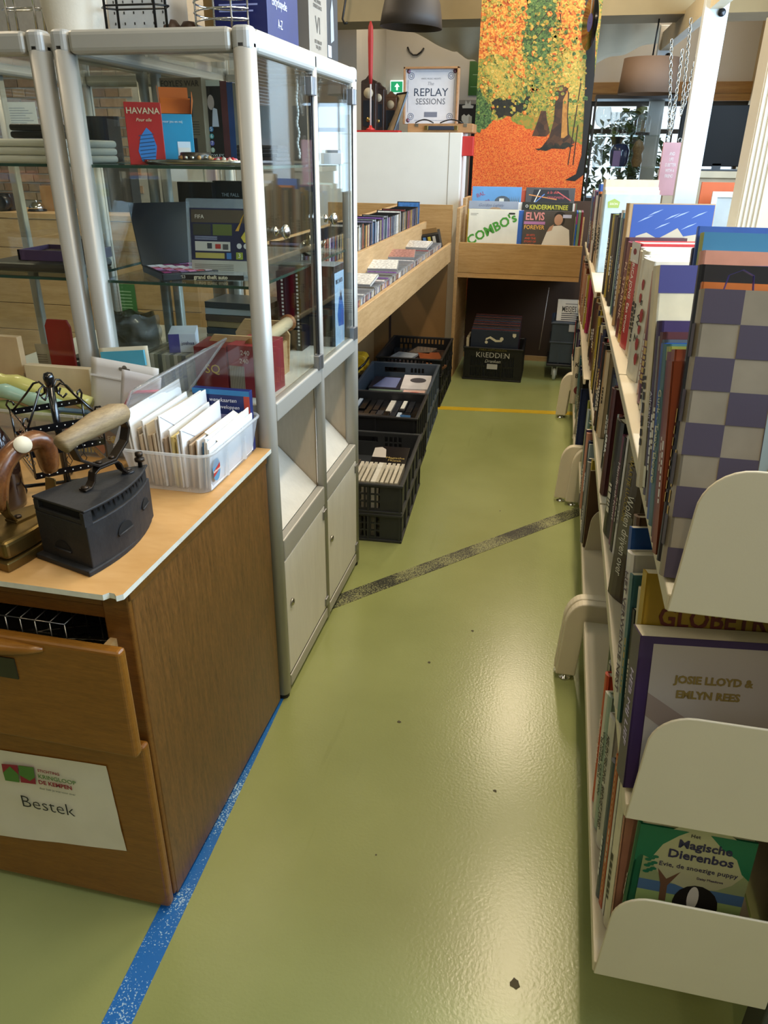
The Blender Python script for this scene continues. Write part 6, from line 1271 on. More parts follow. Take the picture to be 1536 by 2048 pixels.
def fill(zi, y0, y1, X, hmin, hmax, lean=0.0, cols=None, dmax=0.2):
    y = y0
    while y < y1 - 0.012:
        t = min(rnd.choice((0.012, 0.016, 0.02, 0.024, 0.03, 0.036)), y1 - y); cn = rnd.choice(cols or list(CN.keys()))
        book(zi, X + rnd.uniform(0, 0.012), y, t, rnd.uniform(hmin, hmax), cn, rnd.uniform(0.13, dmax), lean, hard=rnd.random() < 0.4, turn=12.0); y += t / math.cos(math.radians(lean)) / 0.978 + 0.0008
# ---------- top shelf
LN = 14.0
ck = book(2, 0.163, 0.866, 0.026, 0.345, 'grey', 0.262, LN, col='#8c8373')
# checkered cloth cover (front and spine) with a picture panel
CKD = ink('#443c4e'); mb = MB(); nX, nZ = 6, 9; cw, chh = 0.262 / 6, 0.345 / 9
for i in range(nX):
    for j in range(nZ):
        if (i + j) % 2 == 0 and i < 3: mb.add([(i * cw, -0.0007, j * chh), ((i + 1) * cw, -0.0007, j * chh), ((i + 1) * cw, -0.0007, (j + 1) * chh), (i * cw, -0.0007, (j + 1) * chh)], [(0, 1, 2, 3)])
for j in range(nZ):
    if j % 2 == 1: mb.add([(-0.0045, 0.002, j * chh), (-0.0045, 0.023, j * chh), (-0.0045, 0.023, (j + 1) * chh), (-0.0045, 0.002, (j + 1) * chh)], [(0, 1, 2, 3)])
obj('check_pattern', mb, CKD, ck)
frect(ck, 'picture_panel', 0.088, 0.262, 0.03, 0.338, '#8fa0a4', 0.0010); fpatch(ck, 'flower', disc(0.17, 0.13, 0.075, 0.06), '#b08a1e', 0.0014); fpatch(ck, 'flower', disc(0.14, 0.10, 0.06, 0.035), '#9a6d18', 0.0017); fpatch(ck, 'leaf', [(0.10, 0.20), (0.14, 0.24), (0.20, 0.235), (0.15, 0.19)], '#3f6a3a', 0.0012); fpatch(ck, 'flower', disc(0.19, 0.205, 0.06, 0.035), '#b3a468', 0.0013); frect(ck, 'title_strip', 0.10, 0.262, 0.25, 0.285, '#3f79a8', 0.0012)
obj('ribbon', MB().ribbon([(0.022, 0.012, 0.343), (0.026, 0.012, 0.362), (0.040, 0.010, 0.368), (0.052, 0.010, 0.362), (0.054, 0.010, 0.343)], (0, 1, 0), 0.007, 0.0006), M('ribbon_blue', '#2c2a78', 0.4), ck)
y = run(2, 0.897, [('orange', 0.010, 0.352, 0.26, 0.004), ('black', 0.020, 0.368, 0.26, 0.0)], 0.164, LN, 0.0)
y = run(2, y, [('rust', 0.014, 0.25, 0.17, 0.0), ('rust', 0.012, 0.262, 0.17, 0.004), ('dark red', 0.016, 0.255, 0.18, 0.002), ('dark green', 0.016, 0.24, 0.16, 0.003), ('olive', 0.012, 0.255, 0.17, 0.004), ('teal', 0.026, 0.252, 0.17, 0.002, 'Gurk - Tony Thorne', '#c9c9a8'), ('blue', 0.014, 0.25, 0.16, 0.002), ('slate', 0.020, 0.25, 0.16, 0.004), ('maroon', 0.024, 0.255, 0.16, 0.004), ('grey', 0.020, 0.245, 0.16, 0.004), ('purple', 0.022, 0.262, 0.17, 0.003, 'Adriaan M', '#c9c2d8'), ('cream', 0.030, 0.335, 0.20, -0.004)], 0.164, LN)
pb_ = BOOKS[-1][6]; frect(pb_, 'purple_band', 0, 0.2, 0.295, 0.335, '#2f2a66')
obj('price_sticker', MB().box(-0.0052, -0.0046, 0.004, 0.014, 0.012, 0.045), PAPER, BOOKS[-2][6])
y = run(2, y + 0.045, [('pink', 0.030, 0.350, 0.22, 0.050), ('olive', 0.026, 0.375, 0.22, 0.052), ('sky', 0.012, 0.385, 0.22, 0.050), ('navy', 0.014, 0.350, 0.22, 0.048), ('cream', 0.014, 0.30, 0.2, 0.05)], 0.164, LN, 0.0)
hb_ = [b[6] for b in BOOKS[-4:-2]]; frect(hb_[0], 'blue_top_print', 0, 0.22, 0.345, 0.375, '#2b6a8e'); frect(hb_[0], 'pale_print', 0.02, 0.2, 0.30, 0.343, '#a59f52')
y = run(2, max(1.432, y + 0.004), [('blue', 0.014, 0.275, 0.17), ('white', 0.020, 0.28, 0.17, 0.006), ('cream', 0.022, 0.272, 0.17, 0.004), ('pink', 0.018, 0.27, 0.17, 0.004), ('blue', 0.012, 0.28, 0.16, 0.004), ('white', 0.016, 0.285, 0.17, 0.006), ('light blue', 0.030, 0.27, 0.17, 0.008), ('cream', 0.030, 0.275, 0.17, 0.008), ('plum', 0.045, 0.275, 0.17, 0.010), ('magenta', 0.018, 0.27, 0.16, 0.012), ('white', 0.022, 0.24, 0.16, 0.012), ('pink', 0.026, 0.26, 0.16, 0.012)], 0.190, 5)
y = run(2, max(1.80, y + 0.025), [('ivory', 0.082, 0.270, 0.185, 0.0, 'F  W  Z', '#1d1a1a'), ('slate', 0.010, 0.27, 0.17, 0.003), ('white', 0.048, 0.268, 0.17, 0.0), ('ivory', 0.030, 0.275, 0.17, 0.002), ('white', 0.040, 0.25, 0.16, 0.004), ('ivory', 0.036, 0.27, 0.16, 0.004), ('beige', 0.040, 0.262, 0.17, 0.003), ('white', 0.026, 0.268, 0.17, 0.003), ('red', 0.072, 0.275, 0.175, 0.0, 'ERICA JONG  Een vrouw', '#efe9dd'), ('yellow', 0.060, 0.252, 0.17, -0.005, 'KEES VAN KOOTEN', '#6a3f10'), ('maroon', 0.010, 0.24, 0.15, 0.0), ('dark red', 0.050, 0.262, 0.16, -0.010, 'N. STARINK', '#d8b8a0')], 0.200, 0)
print('top run ends', y)
hrt = [b for b in BOOKS if b[2] == 'ivory' and b[3] == 0.082][0][6]
for (z_, y_, s_) in ((0.215, 0.04, 0.010), (0.150, 0.02, 0.013), (0.118, 0.022, 0.009), (0.085, 0.022, 0.012), (0.052, 0.015, 0.012), (0.185, 0.045, 0.009)):
    mb = MB(); mb.add([(-0.0052, y_ + s_ * math.cos(a) * (1 if a < pi else 0.8), z_ + s_ * 1.2 * math.sin(a)) for a in [k * 2 * pi / 12 for k in range(12)]], [tuple(range(12))]); obj('petal_print', mb, ink('#9c2320'), hrt)
er = [b for b in BOOKS if b[2] == 'red' and b[3] == 0.072][0][6]; obj('white_head', MB().box(-0.0046, -0.0042, 0.001, 0.070, 0.225, 0.274), ink('#cfcac0'), er); mb = MB(); mb.add([(-0.005, 0.036 + 0.014 * math.cos(a), 0.252 + 0.008 * math.sin(a)) for a in [k * pi / 6 for k in range(12)]], [tuple(range(12))]); obj('lips_print', mb, ink('#7a1f22'), er)
divider(max(2.385, y + 0.004), 2, 0.184)
y = run(2, max(2.40, y + 0.014), [('maroon', 0.030, 0.262, 0.17, 0.006), ('brown', 0.020, 0.26, 0.17, 0.008), ('tan', 0.028, 0.352, 0.252, 0.0), ('navy', 0.018, 0.30, 0.17, 0.012), ('grey', 0.03, 0.285, 0.18, 0.020), ('light blue', 0.030, 0.30, 0.18, 0.016), ('black', 0.02, 0.31, 0.18, 0.014), ('teal', 0.012, 0.29, 0.17, 0.012), ('navy', 0.032, 0.30, 0.17, 0.006, 'VOORGANGER', '#93a6c4'), ('teal', 0.012, 0.315, 0.16, 0.004), ('pale green', 0.010, 0.30, 0.16, 0.0), ('dark red', 0.012, 0.31, 0.17, 0.006), ('white', 0.030, 0.320, 0.18, 0.004)], 0.184, 3)
sky = [b for b in BOOKS if b[2] == 'tan' and b[3] == 0.028][0][6]
frect(sky, 'sky_print', 0.012, 0.250, 0.003, 0.349, '#24458c'); SK = '#b3a58e'
fpatch(sky, 'cloud', [(0.014, 0.20), (0.25, 0.20), (0.25, 0.255), (0.22, 0.27), (0.17, 0.262), (0.15, 0.285), (0.12, 0.268), (0.095, 0.255), (0.06, 0.272), (0.03, 0.262)], SK, 0.0009)
for k in range(7): x_ = 0.03 + 0.026 * k; z_ = 0.30 + 0.02 * math.sin(k * 2.2); fpatch(sky, 'cloud_streak', [(x_, z_), (x_ + 0.03, z_ + 0.012), (x_ + 0.045, z_ + 0.020), (x_ + 0.02, z_ + 0.012)], '#8f9fc0', 0.0009)
y = run(2, y + 0.10, [('dark', 0.030, 0.29, 0.17, 0.002), ('brown', 0.030, 0.28, 0.17, 0.004), ('slate', 0.022, 0.30, 0.17, 0.01), ('dark', 0.05, 0.29, 0.18, 0.004), ('brown', 0.03, 0.27, 0.17, 0.006), ('mustard', 0.040, 0.275, 0.18, 0.0), ('olive', 0.030, 0.285, 0.18, 0.0), ('black', 0.045, 0.285, 0.17, -0.004, 'MANKELL', '#e4e2da')], 0.182, 3)
y = run(2, max(y, 3.66), [('light blue', 0.024, 0.325, 0.24, 0.0), ('ivory', 0.03, 0.33, 0.235, 0.0), ('orange', 0.014, 0.31, 0.17), ('cream', 0.03, 0.34, 0.24, 0.0), ('dark', 0.02, 0.31, 0.16), ('white', 0.03, 0.35, 0.24, 0.0), ('beige', 0.03, 0.38, 0.24, 0.0), ('tan', 0.024, 0.33, 0.18), ('yellow', 0.03, 0.32, 0.17), ('violet', 0.03, 0.31, 0.18, 0.0), ('beige', 0.05, 0.30, 0.18)], 0.168, 2)
ss = [b for b in BOOKS if b[2] == 'light blue' and b[4] == 0.325][0][6]; fpatch(ss, 'badge', [(0.015, 0.27), (0.062, 0.27), (0.066, 0.295), (0.040, 0.308), (0.012, 0.295)], '#8fa04a'); ftext(ss, 'SISON', 0.039, 0.286, 0.013, '#dfe4c8', 0.001)
fl_ = [b for b in BOOKS if b[2] == 'cream' and b[4] == 0.34][0][6]
for k in range(14): x_ = 0.01 + 0.0155 * k; fpatch(fl_, 'leaf_print', [(x_, 0.28), (x_ + 0.012, 0.29), (x_ + 0.024, 0.33), (x_ + 0.008, 0.318)], ('#6d8f7e', '#8e5a70', '#4f7466', '#c97f6c', '#5a3a52')[k % 5], 0.0007 + 0.0001 * (k % 3))
y = run(2, y + 0.01, [('black', 0.03, 0.30, 0.17, 0.0, 'MURAKAMI', '#c9c9c4'), ('dark', 0.03, 0.31, 0.17, 0.0), ('orange', 0.03, 0.32, 0.19, 0.0), ('white', 0.05, 0.30, 0.18, -0.004), ('blue', 0.03, 0.35, 0.24, 0.0)], 0.160, 2)
fill(2, y + 0.004, 5.0, 0.152, 0.24, 0.31, 2)
# ---------- middle shelf
LM = 12.0
jl = book(1, 0.166, 0.858, 0.044, 0.232, 'purple', 0.262, LM, title='HEB MIJ LIEF', tcol='#c9bfe0', hard=False, tsize=0.022, turn=7)
frect(jl, 'cover_field', 0.018, 0.262, 0.0, 0.222, '#a59c92', 0.0007); frect(jl, 'page_top', 0, 0.262, 0.2, 0.232, '#33204a', 0.0004)
fpatch(jl, 'arm_print', [(0.018, 0.15), (0.018, 0.115), (0.075, 0.075), (0.14, 0.055), (0.19, 0.055), (0.19, 0.072), (0.12, 0.085)], '#8a7a70', 0.0010); fpatch(jl, 'arm_print', [(0.262, 0.13), (0.262, 0.10), (0.20, 0.062), (0.16, 0.052), (0.15, 0.062), (0.20, 0.085)], '#8a7a70', 0.0011)
ftext(jl, 'JOSIE LLOYD &', 0.103, 0.172, 0.0155, '#7d6a30', 0.0014, bold=0.0006); ftext(jl, 'EMLYN REES', 0.098, 0.150, 0.0155, '#7d6a30', 0.0014, bold=0.0006)
gl = book(1, 0.172, 0.908, 0.022, 0.300, 'yellow', 0.262, LM, turn=7, hard=False, col='#a8861c'); ftext(gl, 'GLOBETROTTER', 0.150, 0.236, 0.041, '#6a2a14', 0.0010, bold=0.0008, sx=0.84)
y = run(1, 0.938, [('black', 0.018, 0.215, 0.17, 0.010), ('cream', 0.030, 0.245, 0.18, 0.008), ('black', 0.014, 0.20, 0.16, 0.004), ('teal', 0.014, 0.248, 0.17, -0.002), ('dark red', 0.006, 0.24, 0.17, -0.002), ('white', 0.034, 0.265, 0.18, -0.004, 'HET VERWENDE NEST', '#5a4a58'), ('pale green', 0.008, 0.24, 0.17, 0.0), ('blue', 0.014, 0.292, 0.18, -0.002), ('brown', 0.030, 0.300, 0.19, 0.006), ('beige', 0.006, 0.29, 0.18, 0.008)], 0.172, LM)
w_ = book(1, 0.196, 1.372, 0.060, 0.288, 'brown', 0.14, 0, title='Wolken drijven over', tcol='#e4e0d4', tsize=0.030, col='#4a4032'); obj('spine_photo', MB().box(-0.0044, -0.0040, 0.012, 0.05, 0.11, 0.19), ink('#6a6650'), w_)
w_.rotation_euler.z = math.radians(30)
lettering('MAARTJE LUCCIONI', w_, (-0.0046, 0.042, 0.24), R_SPINE, 0.015, '#b39a3c')
y = run(1, 1.585, [('white', 0.014, 0.28, 0.17, 0.0), ('black', 0.016, 0.27, 0.17, -0.004), ('grey', 0.006, 0.26, 0.17, 0.0), ('plum', 0.034, 0.262, 0.17, -0.004, 'Handboek Kunst', '#d8c8c8'), ('black', 0.060, 0.28, 0.18, -0.010), ('pink', 0.014, 0.265, 0.17, -0.006), ('dark red', 0.026, 0.275, 0.17, -0.008, 'VICTORIA', '#d8c9b9'), ('light blue', 0.040, 0.262, 0.17, -0.006), ('brown', 0.006, 0.25, 0.16, 0.0)], 0.190, 4)
for k in (-5, -6): pass
mn = [b for b in BOOKS if b[2] == 'plum' and b[0] == 1][0][6]
y = run(1, max(y + 0.012, 1.92), [('maroon', 0.040, 0.285, 0.18, -0.006), ('dark green', 0.012, 0.28, 0.17, 0), ('dark red', 0.02, 0.28, 0.17, 0.0), ('grey', 0.014, 0.27, 0.17, 0.0), ('violet', 0.04, 0.30, 0.18, 0.012), ('slate', 0.03, 0.28, 0.17, 0.004), ('navy', 0.03, 0.28, 0.17, 0.004), ('black', 0.03, 0.29, 0.17, 0.002)], 0.182, 4)
y = run(1, y + 0.24, [('beige', 0.04, 0.27, 0.18, 0.004), ('tan', 0.016, 0.27, 0.18, 0.0), ('black', 0.04, 0.28, 0.17, -0.004), ('white', 0.008, 0.27, 0.17, 0.0), ('maroon', 0.036, 0.275, 0.17, -0.006), ('red', 0.03, 0.28, 0.17, 0.01)], 0.180, 4)
divider(3.82, 1, 0.168)
fill(1, y + 0.05, 3.78, 0.176, 0.24, 0.29, 3, ['maroon', 'brown', 'dark', 'pink', 'tan', 'mustard', 'cream', 'navy', 'grey'])
y = run(1, 4.0, [('magenta', 0.05, 0.26, 0.17, 0.01), ('dark', 0.04, 0.26, 0.17, 0.01), ('mustard', 0.05, 0.27, 0.17, 0.004), ('cream', 0.04, 0.26, 0.17, 0.0), ('brown', 0.03, 0.26, 0.17), ('pink', 0.04, 0.255, 0.17, -0.004)], 0.16, 3)
fill(1, y + 0.01, 4.98, 0.150, 0.23, 0.28, 3, ['dark red', 'pink', 'maroon', 'brown', 'black', 'beige', 'white', 'rust'])
# ---------- bottom shelf
LB = 8.0
mg = book(0, 0.203, 0.868, 0.014, 0.262, 'dark green', 0.165, 4, col='#0f5a3c')
w, h = 0.165, 0.262
frect(mg, 'cover_field', 0.012, w, 0.0, h * 0.97, '#8f9a6c', 0.0006); frect(mg, 'meadow', 0.012, w, 0.0, h * 0.52, '#93a868', 0.0008); frect(mg, 'far_water', 0.012, w, h * 0.52, h * 0.60, '#4a6a8e', 0.0008); fpatch(mg, 'tree_crown', disc(w * 0.55, h * 0.82, w * 0.42, h * 0.24), '#b0ae88', 0.0009)
fpatch(mg, 'leaf_border', [(0, h), (w * 0.42, h), (w * 0.34, h * 0.96), (w * 0.22, h * 0.88), (w * 0.14, h * 0.76), (w * 0.05, h * 0.78), (0, h * 0.72)], '#0f6a48', 0.0012); fpatch(mg, 'leaf_border', [(w * 0.60, h), (w, h), (w, h * 0.72), (w * 0.93, h * 0.76), (w * 0.86, h * 0.86), (w * 0.72, h * 0.92)], '#0f6a48', 0.0012)
for k in range(9): fpatch(mg, 'leaf_print', disc(w * (0.12 + 0.03 * (k % 3)), h * (0.66 + 0.03 * k / 2), 0.005, 0.003, 8), '#1a6a4a', 0.0013)
fpatch(mg, 'trunk_print', [(w * 0.28, h * 0.46), (w * 0.34, h * 0.46), (w * 0.33, h * 0.58), (w * 0.42, h * 0.70), (w * 0.31, h * 0.63), (w * 0.22, h * 0.70), (w * 0.27, h * 0.58)], '#6a4a34', 0.0012)
ftext(mg, 'Het', w * 0.48, h * 0.975, 0.009, '#2a2230', 0.0016); ftext(mg, 'Magische', w * 0.58, h * 0.905, 0.021, '#26224a', 0.0016, bold=0.0005); ftext(mg, 'Dierenbos', w * 0.56, h * 0.825, 0.022, '#26224a', 0.0016, bold=0.0005); ftext(mg, 'Evie, de snoezige puppy', w * 0.56, h * 0.740, 0.0118, '#26224a', 0.0016); ftext(mg, 'Daisy Meadows', w * 0.68, h * 0.675, 0.006, '#3a2a50', 0.0016)
# plain dark and white shape standing in for the cover picture
fpatch(mg, 'cover_shape', disc(w * 0.60, h * 0.47, w * 0.20, h * 0.15), '#17120f', 0.0012); fpatch(mg, 'cover_shape', disc(w * 0.57, h * 0.37, w * 0.10, h * 0.09), '#cfc8ba', 0.0014); fpatch(mg, 'cover_shape', disc(w * 0.57, h * 0.52, w * 0.05, h * 0.09), '#cfc8ba', 0.0015)
y = run(0, 0.888, [('pink', 0.006, 0.235, 0.17, 0.006), ('ivory', 0.026, 0.285, 0.19, 0.0), ('white', 0.010, 0.29, 0.19, -0.003), ('rust', 0.016, 0.300, 0.19, -0.006), ('slate', 0.020, 0.275, 0.18, -0.012), ('pink', 0.006, 0.29, 0.17, -0.004), ('dark green', 0.014, 0.22, 0.17, 0.003), ('pink', 0.012, 0.255, 0.17, 0.0), ('dark', 0.010, 0.20, 0.14, 0.02)], 0.190, LB)
os_ = [b for b in BOOKS if b[2] == 'rust' and b[0] == 0][0][6]; os_.color = (*lin('#b04a1c'), 1)
mb = MB()
for k in range(26): mb.add([(-0.0012, 0.0065, 0.012 + 0.011 * k), (-0.0012, 0.0085, 0.012 + 0.011 * k), (-0.0012, 0.0085, 0.018 + 0.011 * k), (-0.0012, 0.0065, 0.018 + 0.011 * k)], [(0, 1, 2, 3)])
obj('stitching', mb, ink('#d8c09a'), os_)
y = run(0, 1.055, [('white', 0.034, 0.270, 0.18, -0.004, 'HELEN FIELDING  BRIDGET JONES', '#2a2224'), ('ivory', 0.008, 0.25, 0.16, 0.004), ('pale green', 0.024, 0.285, 0.17, -0.008, 'VICTORIA CLAYTON', '#3a4a44'), ('white', 0.016, 0.275, 0.17, -0.010, 'DE HONDEN ESSAYS', '#2a2a2a'), ('light blue', 0.010, 0.29, 0.17, 0.02), ('red', 0.012, 0.23, 0.16, 0.01), ('vermilion', 0.024, 0.282, 0.17, -0.010, 'Collectors bonden', '#f0d8c8'), ('grey', 0.012, 0.29, 0.17, -0.004), ('white', 0.020, 0.285, 0.17, -0.002, 'VERHALEN VAN HET RAKEN', '#232323'), ('dark green', 0.030, 0.300, 0.18, 0.0), ('slate', 0.008, 0.29, 0.17, 0.0)], 0.188, 9)
obj('price_sticker', MB().box(-0.0052, -0.0046, 0.004, 0.020, 0.012, 0.055), PAPER, BOOKS[-2][6])
dg = divider(2.27, 0, 0.176)
y = run(0, 2.285, [('brown', 0.008, 0.26, 0.16, -0.004), ('mustard', 0.016, 0.29, 0.18, 0.0), ('grey', 0.022, 0.275, 0.17, -0.012), ('slate', 0.012, 0.28, 0.17, -0.010), ('ivory', 0.03, 0.25, 0.18, 0.02), ('navy', 0.03, 0.24, 0.17, 0.03), ('tan', 0.03, 0.27, 0.17, 0.03), ('navy', 0.03, 0.26, 0.17, 0.025), ('light blue', 0.010, 0.28, 0.17, -0.004), ('navy', 0.022, 0.285, 0.17, -0.006, 'VANNESTE', '#c9d4e4'), ('maroon', 0.024, 0.27, 0.17, -0.006), ('dark red', 0.016, 0.27, 0.16, -0.002), ('grey', 0.012, 0.26, 0.17, -0.004), ('ivory', 0.016, 0.26, 0.17, 0.0), ('pink', 0.024, 0.28, 0.17, -0.010), ('purple', 0.018, 0.285, 0.17, -0.012)], 0.178, 7)
fill(0, y + 0.02, 3.04, 0.180, 0.22, 0.28, 5, ['olive', 'cream', 'teal', 'light blue', 'dark', 'ivory', 'tan', 'black'])
y = run(0, 3.16, [('navy', 0.02, 0.28, 0.17, -0.008), ('mustard', 0.012, 0.27, 0.17, -0.006), ('black', 0.03, 0.26, 0.17, 0.0), ('teal', 0.03, 0.24, 0.17, 0.03), ('dark green', 0.02, 0.25, 0.17, 0.03)], 0.16, 5)
divider(3.42, 0, 0.142)
fill(0, 3.44, 3.86, 0.158, 0.22, 0.28, 5, ['teal', 'navy', 'dark', 'blue', 'grey', 'teal'])
ju = book(0, 0.128, 3.90, 0.02, 0.285, 'ivory', 0.19, 6, col='#c2b69c')
for q, s_ in enumerate(('Juist', 'Deze', 'Krantige', 'Van', 'Boeken')): ftext(ju, s_, 0.055 + 0.02 * (q % 2), 0.255 - 0.028 * q, 0.03, '#1d1a18', bold=0.0006)
fpatch(ju, 'lips_print', disc(0.06, 0.07, 0.05, 0.03), '#7a3030')
fill(0, 3.95, 4.28, 0.152, 0.22, 0.28, 4)
fill(0, 4.40, 4.98, 0.150, 0.22, 0.28, 4)
# far side of the double bookcase: tops of the books on the other aisle
def fill_back(zi, y0, y1):
    y = y0
    while y < y1:
        t = rnd.choice((0.02, 0.028, 0.036)); cn = rnd.choice(list(CN.keys())); o = book(zi, KC + 0.035, y, t, rnd.uniform(0.2, 0.26), cn, 0.16, 0, hard=False); o.rotation_euler.z = 0; y += t + 0.001
# label every book by its own look and its neighbours
order = sorted(range(len(BOOKS)), key=lambda i: (BOOKS[i][0], BOOKS[i][1])); seen = {}
for p_, i in enumerate(order):
    zi, y_, cn, t, h, hard, o, ti = BOOKS[i]
    pv = BOOKS[order[p_ - 1]][2] if p_ > 0 and BOOKS[order[p_ - 1]][0] == zi else None
    nx = BOOKS[order[p_ + 1]][2] if p_ + 1 < len(order) and BOOKS[order[p_ + 1]][0] == zi else None
    th_ = 'thin ' if t < 0.013 else ('thick ' if t > 0.035 else ''); tl = 'tall ' if h > 0.30 else ''
    kd = 'hardback' if hard else 'paperback'; tt = ' with spine lettering' if ti else ''
    nb = ' between %s and %s books' % (pv, nx) if pv and nx else ' beside a %s book' % (pv or nx)
    o['label'] = '%s%s%s %s%s%s on the %s shelf' % (tl, th_, cn, kd, tt, nb, SHN[zi]); o['category'] = 'book'; o['group'] = 'books on the %s bookcase shelf' % SHN[zi]
def relabel(o, s_): o['label'] = s_
relabel(ck, 'tall checkered cloth hardback with a flower picture leaning at the end bracket'); relabel(jl, 'purple paperback with gold author capitals facing the end of the middle shelf'); relabel(gl, 'yellow paperback with large red-brown capitals behind the purple paperback'); relabel(mg, 'green children hardback with an animal forest title on the bottom shelf'); relabel(sky, 'tall landscape hardback with blue sky and clouds on its cover'); relabel(hrt, 'thick ivory hardback with red petals on its spine'); relabel(w_, 'thick brown novel with white italic spine title on the middle shelf'); relabel(er, 'red hardback with printed lips on its white spine head'); relabel(ju, 'ivory hardback with black words facing out over the bottom shelf'); relabel(os_, 'thin orange book with a stitched spine on the bottom shelf')
# ================================================================== BACK OF THE SHOP
# ---- white cupboard behind the oak bin and what stands on it
cpz = 1.508
cp = thing('white_cupboard', 'white melamine cupboard behind the oak media bin', 'cupboard', (-0.715, 5.56, 0))
obj('body', MB().box(-1.05, 0, 0, 0.40, 0, cpz), M('white_panel', '#d2d2cb', 0.5, var=0.02), cp, bevel=0.002)
obj('panel_joint', MB().box(-0.082, -0.078, -0.0015, 0, 0.0, cpz), M('joint', '#8a8578', 0.8), cp)
obj('red_edge', MB().box(-0.72, -0.43, 0.0, 0.12, cpz, cpz + 0.012), M('red_trim', '#a8231f', 0.5), cp)
obj('red_box', MB().box(0.0, 0.075, 0.05, 0.12, cpz - 0.14, cpz - 0.02), M('red_trim', '#a8231f', 0.5), cp, bevel=0.004); obj('steel_post', MB().box(0.03, 0.05, 0.08, 0.10, cpz - 0.02, cpz + 0.10).box(0.03, 0.05, 0.08, 0.10, 0.0, cpz - 0.14), STEEL, cp)
CLK = wood('clock_wood', '#1d120c', '#34211a', 8, (6, 6, 1), 0.4, 0.1); BRS2 = M('clock_brass', '#8d7a4a', 0.3, 0.9)
for k, (px0, px1, yt, lab, c) in enumerate(((722, 752, 150, 'dark wall clock with a crested top standing beside the display cabinet', 0), (745, 768, 164, 'narrow dark wall clock between two other clocks', 1), (769, 793, 178, 'brown wall clock with a round cap beside the leaning photo frame', 2))):
    Y = 5.66 + 0.06 * k; l, r, zb, zt = pxrect(px0, px1, yt, 262, Y); w, h = r - l, zt - cpz - 0.012; z = cpz + (0.012 if k < 2 else 0.0)
    t = thing('wall_clock', lab, 'clock', ((l + r) / 2, Y, z)); W2 = w / 2
    m_ = CLK if k < 2 else wood('clock_brown', '#3a2415', '#5c3d24', 8, (6, 6, 1), 0.4, 0.1)
    obj('case', MB().box(-W2, W2, 0, 0.10, 0, h * 0.86), m_, t, bevel=0.004); obj('crest', MB().prism([(-W2, h * 0.86), (W2, h * 0.86), (W2 * 0.9, h * 0.90), (W2 * 0.4, h * 0.93), (0, h), (-W2 * 0.4, h * 0.93), (-W2 * 0.9, h * 0.90)], 0.0, 0.06, 'y'), m_, t)
    obj('door_glass', MB().box(-W2 * 0.7, W2 * 0.7, -0.004, 0, h * 0.08, h * 0.55), M('clock_glass', '#23262a', 0.1), t); obj('dial', MB().lathe([(W2 * 0.62, 0), (W2 * 0.62, 0.004), (0, 0.004)], 20, T=Matrix.Translation((0, 0, h * 0.68)) @ Matrix.Rotation(pi / 2, 4, 'X')), M('clock_dial', '#9c927a', 0.5), t); obj('pendulum', MB().lathe([(W2 * 0.3, 0), (W2 * 0.3, 0.003), (0, 0.003)], 14, T=Matrix.Translation((0, -0.004, h * 0.2)) @ Matrix.Rotation(pi / 2, 4, 'X')), BRS2, t)
p = gy(741, 258, 5.60); ps = thing('closed_parasol', 'thin white pole with a closed red cloth top standing on the cupboard', 'parasol', (p.x, 5.60, cpz + 0.012))
zt = gy(741, 42, 5.60).z - cpz - 0.012; zm = gy(741, 168, 5.60).z - cpz - 0.012
obj('pole', MB().tube([(0, 0, 0.012), (0, 0, zt * 0.98)], 0.006, 8), M('pole_white', '#cfc6c2', 0.4), ps); obj('base', MB().lathe([(0.03, 0), (0.03, 0.008), (0.012, 0.018), (0.01, 0.03)], 16), M('red_trim', '#a8231f', 0.5), ps); obj('cloth', MB().lathe([(0.010, zm), (0.014, zm + 0.06), (0.018, zm + 0.25), (0.016, zt - 0.03), (0.004, zt)], 12), M('red_cloth', '#a02522', 0.6, bump=0.3), ps)
# leaning photo frame
a, b = gy(785, 262, 5.64), gy(812, 200, 5.72)
ff = thing('leaning_picture', 'small black framed picture leaning sideways on the cupboard', 'picture frame', (a.x, 5.66, cpz), (0, math.radians(22), math.radians(35)))
obj('frame', MB().box(0, 0.012, 0, 0.012, 0, 0.27).box(0.0, 0.012, 0.17, 0.182, 0, 0.27).box(0, 0.012, 0.012, 0.17, 0, 0.012).box(0, 0.012, 0.012, 0.17, 0.258, 0.27), BLK, ff); obj('picture', MB().box(0.004, 0.008, 0.012, 0.17, 0.012, 0.258), M('old_print', '#b3a488', 0.6, var=0.2, scale=20), ff)
# suitcase player with its sign
l, r, z0_, z1_ = pxrect(815, 946, 252, 266, 5.62)
sc_ = thing('record_suitcase', 'open wooden record player suitcase with a decorated sign in its lid', 'suitcase', ((l + r) / 2, 5.62, cpz), 0); w = r - l
SW = wood('suit_wood', '#8a6440', '#a57e56', 6, (1, 8, 8), 0.45, 0.08)
obj('base', MB().box(-w / 2, w / 2, 0, 0.22, 0, 0.055), SW, sc_, bevel=0.004); obj('handle', MB().box(-0.08, 0.10, -0.022, -0.006, 0.016, 0.040), M('navy_leather', '#1c2434', 0.5), sc_, bevel=0.006)
for x in (-0.09, 0.11): obj('handle_mount', MB().box(x - 0.012, x + 0.012, -0.024, 0.0, 0.014, 0.042), BRS2, sc_, bevel=0.002)
for x in (-w * 0.36, w * 0.38): obj('clasp', MB().box(x - 0.012, x + 0.012, -0.004, 0, 0.036, 0.054), STEEL, sc_)
l2, r2, zb2, zt2 = pxrect(808, 917, 134, 252, 5.80); cx_ = (l2 + r2) / 2 - sc_.location.x; W2 = (r2 - l2) / 2; H0, H1 = 0.056, zt2 - cpz
